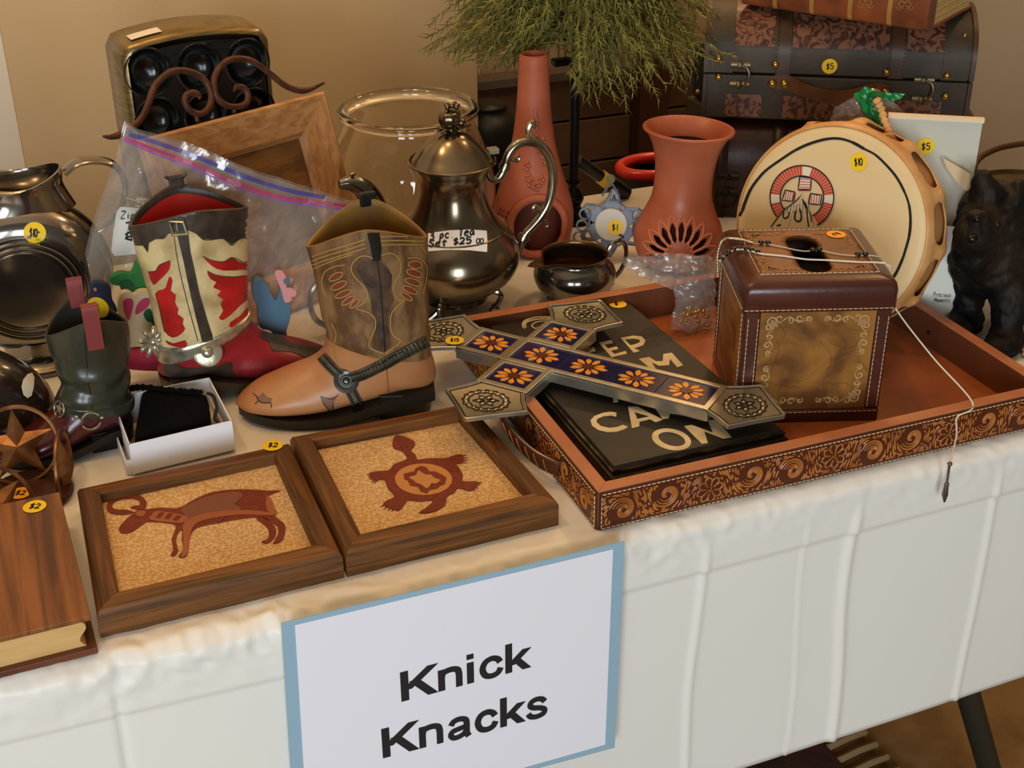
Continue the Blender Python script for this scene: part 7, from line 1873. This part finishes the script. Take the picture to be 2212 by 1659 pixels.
for bx_, tx__ in ((V(2132, 425, hd_.y-.006), V(2116, 364, hd_.y-.002)), (V(2188, 440, hd_.y-.016), V(2210, 388, hd_.y-.012))):
    wcap(bx_, bx_.lerp(tx__, .55), .0185, .012); wcap(bx_.lerp(tx__, .5), tx__+Vector((0, 0, -.004)), .0125, .0035)
for px_ in ((2112, 466), (2158, 476)): mb.ell(V(*px_, hd_.y-.034), (.012, .010, .0065), 12, 8)
M_DOG = mat('black_cast_finish', (13, 10, 7), .6, c2=(52, 34, 16), s=22, detail=6, ramp=(.48, .8), bump=.9, bs=80, stretch=(1, 1, .35), spec=.3)
do = obj('dog_body', mb, M_DOG, dg, ang=0)
k = do.modifiers.new('merge', 'REMESH'); k.mode = 'VOXEL'; k.voxel_size = .0026; k.use_smooth_shade = True
k = do.modifiers.new('soft', 'SMOOTH'); k.iterations = 5; k.factor = .6
tx_ = bpy.data.textures.new('fur_relief', 'CLOUDS'); tx_.noise_scale = .012
k = do.modifiers.new('fur', 'DISPLACE'); k.texture = tx_; k.strength = .006; k.mid_level = .5
M_EYE = mat('glossy_black_eye', (6, 5, 4), .3)
for px_ in ((2110, 474), (2154, 485)): obj('eye', MB().ell(V(*px_, hd_.y-.041), (.0034,)*3, 10, 6), M_EYE, dg)
obj('nose', MB().ell(mz+Vector((-.014, -.014, .006)), (.0065, .0055, .005), 12, 8), M_EYE, dg)

# wicker basket behind the dog
bkC = V(2215, 400, 1.36); bkC.z = TZ
bs = thing('brass_bucket', 'brass rimmed bucket with bail handle behind the dog statuette', 'bucket', bkC)
zr_ = V(2180, 366, 1.425).z-TZ
M_BUC = mat('olive_brass', (128, 96, 52), .35, .6, c2=(96, 72, 40), s=16)
obj('bucket_body', MB().lathe([(.001, .002), (.052, .002), (.055, .01), (.066, zr_-.006), (.070, zr_-.002), (.0715, zr_), (.069, zr_+.001), (.0665, zr_-.004), (.052, .012), (.001, .008)], 48, bkC), M_BUC, bs, ang=40)
q = cm3([bkC+Vector((-.069, .0, zr_-.004)), bkC+Vector((-.076, .006, zr_+.014)), bkC+Vector((-.074, .02, zr_+.030)), bkC+Vector((-.05, .035, zr_+.040)), bkC+Vector((0, .045, zr_+.044)), bkC+Vector((.05, .035, zr_+.04)), bkC+Vector((.069, .0, zr_-.004))], 6)
obj('bail_handle', MB().tube(q, .0042, 8), mat('brown_bail', (96, 64, 34), .4, .2), bs)
q = [bkC+Vector((-.02, -.066, zr_-.008)), bkC+Vector((.012, -.0675, zr_-.012)), bkC+Vector((.010, -.0665, zr_-.045)), bkC+Vector((-.022, -.065, zr_-.040))]
obj('paper_tag', MB().prism(q, (0, -.0008, 0)), M_LAB, bs, smooth=False)

# beaded purse at the right edge
bp = thing('beaded_purse', 'cream wooden bead purse at the table edge right of the tray', 'purse', W(2240, 770, 0))
M_BED = mat('cream_wood_bead', (216, 186, 136), .45, c2=(196, 164, 112), s=200)
mb = MB(); core = MB(); rnd = random.Random(2)
for r in range(13):
    base = W(2172+r*13, 742+r*10, 0); tp2 = V(2206+r*13, 668+r*6, base.y+.055+.001*r)
    base.z = TZ+.004
    n_ = 17
    for k in range(n_):
        t = k/(n_-1); p = base.lerp(tp2, t); p.z = TZ+.004+(tp2.z-TZ-.004)*(t**.8)+.010*sin(pi*t)*.8; p += Vector((.0015*sin(k*1.3+r), 0, .0005*sin(k*2.1)))
        mb.ell(p, (.0030, .0030, .0027), 8, 5)
obj('bead_strands', mb, M_BED, bp, kind='stuff', ang=0)
b0_ = W(2180, 748, 0); b1_ = W(2345, 880, 0); t0 = V(2208, 672, b0_.y+.055); t1 = V(2372, 750, b1_.y+.06)
obj('purse_lining', MB().add([b0_+Vector((.004, .004, .002)), b1_+Vector((.004, .004, .002)), t1+Vector((.004, .004, -.004)), t0+Vector((.004, .004, -.004)), b0_+Vector((.05, .09, .002)), b1_+Vector((.05, .09, .002))],
    [(0, 1, 2, 3), (3, 2, 5, 4), (0, 3, 4), (1, 5, 2)], True), mat('dark_lining', (70, 44, 26), .8), bp, smooth=False)

# ================================================================ snowflake candle plaque
SO = V(1320, 485, 1.372); on = (CAM-SO).xy.to_3d().normalized(); on = (on+Vector((0, 0, .35))).normalized(); oxx = Vector((0, 0, 1)).cross(on).normalized(); oyy = on.cross(oxx)
orn = thing('star_ornament', 'grey pierced metal star ornament with white disc between the chiminea and the vase', 'ornament', (SO.x, SO.y, TZ))
M_GMT = mat('grey_blue_metal', (104, 110, 122), .45, .3)
U_ = lambda P: [((x-1320)/1960., -(y-485)/1960.) for x, y in P]
def O3(a, b, o=0): return SO+oxx*a+oyy*b+on*o
# six lobed outline
out = []
for k in range(6):
    a0 = radians(90+60*k+(-4))
    for d_, r_ in ((-22, .028), (-14, .033), (-5, .043 if k == 0 else .040), (5, .043 if k == 0 else .040), (14, .033), (22, .028)): out.append((r_*cos(a0+radians(d_)), r_*sin(a0+radians(d_))))
holes = []
for k in range(6):
    a0 = radians(86+60*k); holes.append([(.0365*cos(a0), .0365*sin(a0)), (.029*cos(a0-.14), .029*sin(a0-.14)), (.029*cos(a0+.14), .029*sin(a0+.14))])
    a1 = a0+radians(30); holes.append([(.0255*cos(a1-.12), .0255*sin(a1-.12)), (.0255*cos(a1+.12), .0255*sin(a1+.12)), (.021*cos(a1), .021*sin(a1))])
vs, fs = tri2(out, .006, holes); obj('pierced_star', MB().add([O3(v.x, v.y) for v in vs], fs), M_GMT, orn, solid=.0012, ang=0)
mb = MB().tube([O3(-.002+.0042*cos(a), .0545+.0042*sin(a)) for a in [2*pi*k/16 for k in range(16)]], .0013, 6, closed=True)
mb.tube([O3(-.012, .034), O3(-.003, .050)], .0014, 6); mb.tube([O3(.009, .034), O3(-.001, .050)], .0014, 6); obj('hanging_loop', mb, M_GMT, orn, kind='stuff')
for s in (-1, 1):
    for k in range(3):
        c = (.035*s+.003*(k-1)*s, .012-.014*k); obj('lobe', MB().tube([O3(c[0]+.0065*cos(a), c[1]+.0065*sin(a)) for a in [2*pi*j/16 for j in range(16)]], .0016, 6, closed=True, flatten=.5), M_GMT, orn)
mb = MB().lathe([(.0005, .004), (.0185, .004), (.0195, .003), (.0195, 0)], 32, O3(0, 0), on.to_track_quat('Z', 'Y').to_matrix()); dob = mb.bvh(); obj('white_disc', mb, mat('ivory_disc', (206, 200, 186), .5), orn)
sticker(orn, dob, 1329, 491, '$1', r=.0092)
obj('support_prong', MB().tube([O3(0, -.03, -.001), SO-Vector((0, -.03, SO.z-TZ-.002))], .0016, 6), M_GMT, orn)
# torch behind
fl_ = thing('flashlight', 'black torch with yellow band behind the black stand', 'torch', V(1290, 400, 1.56))
a = V(1246, 345, 1.545); b = V(1340, 412, 1.562); ax_ = (b-a); Rq = ax_.to_track_quat('Z', 'Y').to_matrix(); Lf = ax_.length
obj('barrel', MB().lathe([(.0005, 0), (.0075, .001), (.0085, .004), (.0085, Lf*.52), (.0005, Lf*.52)], 20, a, Rq), M_BKP, fl_, ang=40)
obj('yellow_band', MB().lathe([(.0088, Lf*.52), (.0098, Lf*.54), (.0100, Lf*.70), (.0090, Lf*.72)], 20, a, Rq, True, True), mat('yellow_plastic', (222, 178, 30), .4), fl_, ang=40)
obj('lamp_head', MB().lathe([(.0085, Lf*.72), (.0115, Lf*.80), (.0120, Lf*1.1), (.0005, Lf*1.1)], 20, a, Rq, True), M_BKP, fl_, ang=40)
# red handled tub and black floor vase behind the table
tubC = V(1412, 400, 1.78); tubC.z = 0
rt_ = thing('red_rimmed_tub', 'tub with glossy red rim behind the table left of the chests', 'tub', tubC)
zt2 = V(1385, 385, 1.74).z
obj('tub_body', MB().lathe([(.001, .0), (.05, .0), (.045, .02), (.048, zt2-.01), (.045, zt2-.01), (.042, .03), (.001, .03)], 36, tubC), mat('dark_grey_tub', (40, 36, 34), .5), rt_, ang=40)
obj('red_rim', MB().tube([tubC+Vector((.056*cos(a), .040*sin(a), zt2)) for a in [2*pi*k/40 for k in range(40)]], .009, 12, closed=True), mat('red_plastic', (196, 32, 14), .3, coat=.3), rt_)
bv_ = V(1052, 300, 2.36); top_z = V(1075, 222, 2.36).z; bv_.z = 0
fv = thing('floor_vase', 'tall black round shouldered vase behind the table in the alcove', 'vase', bv_)
prf = cm([(.001, 0), (.06, 0), (.05, .2), (.045, top_z-.22), (.060, top_z-.14), (.066, top_z-.085), (.058, top_z-.035), (.040, top_z-.012), (.040, top_z)], 4)
obj('vase_body', MB().lathe(prf, 36, bv_, cap1=True), mat('black_glaze', (10, 10, 10), .5), fv, ang=0)
# post and dark cabinet right of the wainscot
a = V(1385, 120, 2.62); b = V(1448, 120, 2.62)
struct('trim_1', MB().box(((a.x+b.x)/2, 2.64, (TZ-.10)/2), (b.x-a.x, .05, TZ-.10)), mat('brown_post', (70, 42, 26), .55))
a = V(1452, 190, 2.0); b = V(1560, 190, 2.0)
cbn = thing('dark_cabinet', 'dark olive cabinet standing behind the table left of the chests', 'cabinet', ((a.x+b.x)/2, 2.06, 0))
obj('cabinet_body', MB().box(((a.x+b.x)/2, 2.06-.16, a.z/2), (b.x-a.x, .10, a.z)), mat('olive_cabinet', (52, 46, 34), .5), cbn, bevel=.004)
obj('cabinet_top', MB().box(((a.x+b.x)/2, 1.90, a.z+.045), (b.x-a.x-.01, .09, .09)), mat('black_cloth', (10, 9, 8), .9), cbn, bevel=.01)
obj('knob', MB().ell(V(1507, 198, 1.845), (.004,)*3, 10, 6), M_BRS, cbn)

# ================================================================ clear baggie of trinkets in the tray
bg = thing('trinket_bag', 'small clear plastic bag of gold trinkets in the tray left of the tissue box', 'bag', W(1495, 712, .004))
px = [(1340, 566), (1380, 556), (1460, 552), (1542, 556), (1545, 640), (1546, 718), (1500, 716), (1450, 712), (1455, 680), (1466, 652), (1460, 630), (1420, 615), (1380, 595)]
crumple(px, 1.150, 5, M_PLS, 'film', bg, .010, TZ+.005); crumple(px, 1.150, 5, M_PLS, 'film', bg, .012, TZ+.005, off=.010, f=1.3)
mb = MB(); rnd = random.Random(9)
for i in range(26):
    p = V(rnd.uniform(1478, 1536), rnd.uniform(672, 708), 1.152); p.y += rnd.uniform(0, .01); p.z = max(p.z, TZ+.007); mb.ell(p, (.003*rnd.uniform(.6, 1.3), .002, .0024), 8, 5, Matrix.Rotation(rnd.uniform(0, 3), 3, 'Y'))
obj('gold_trinkets', mb, mat('gold_trinket', (206, 160, 70), .25, .8), bg, kind='stuff')

# ================================================================ rusted star candle holder
sc0 = W(48, 1062, .004); SCc = Vector((-.040, 1.088, TZ))
sh = thing('star_candle_holder', 'rusty metal candle holder with ringed stars around a round base at left', 'candle holder', SCc)
M_RST = mat('bronze_rust', (156, 108, 62), .36, .6, c2=(110, 68, 36), s=40, bump=.15, bs=150)
bsC = W(62, 1058, .008); bsC.z = TZ
obj('base_plate', MB().lathe([(.001, .001), (.036, .001), (.038, .004), (.036, .007), (.030, .008), (.001, .008)], 48, bsC), mat('dark_rust_plate', (74, 38, 22), .45, .3), sh, ang=40)
def ringstar(C, n, R, name_i):
    n = n.normalized(); ux_ = Vector((0, 0, 1)).cross(n).normalized(); uy_ = n.cross(ux_)
    obj('ring', MB().tube([C+ux_*(R*cos(a))+uy_*(R*sin(a)) for a in [2*pi*k/48 for k in range(48)]], .0019, 8, closed=True), M_RST, sh)
    P_ = []
    for k in range(10):
        r = R*.97 if k % 2 == 0 else R*.40; a = pi/2+pi*k/5; P_.append(C+ux_*(r*cos(a))+uy_*(r*sin(a)))
    f, b = C+n*(R*.26), C-n*(R*.26)
    mb = MB(); mb.add(P_+[f, b], [(k, (k+1) % 10, 10) for k in range(10)]+[((k+1) % 10, k, 11) for k in range(10)], True)
    obj('star', mb, M_RST, sh, smooth=False)
    obj('stem', MB().tube([C-uy_*R, Vector((C.x, C.y, TZ+.004))], .0022, 6), M_RST, sh)
C1 = V(38, 962, 1.118); ringstar(C1, CAM-C1+Vector((-.1, 0, -.2)), .0345, 1)
C2 = V(138, 1010, 1.098); vd = (CAM-C2).xy.to_3d().normalized(); ringstar(C2, Vector((-vd.y, vd.x, 0))*.98+vd*.24, .0335, 2)
C3_ = V(-8, 1096, 1.035); ringstar(C3_, CAM-C3_+Vector((.75, 0, .2)), .0345, 3)
sticker(sh, MB().lathe([(.001, .008), (.036, .0081)], 24, bsC).bvh(), 44, 1066, '$2', m=M_ORG)
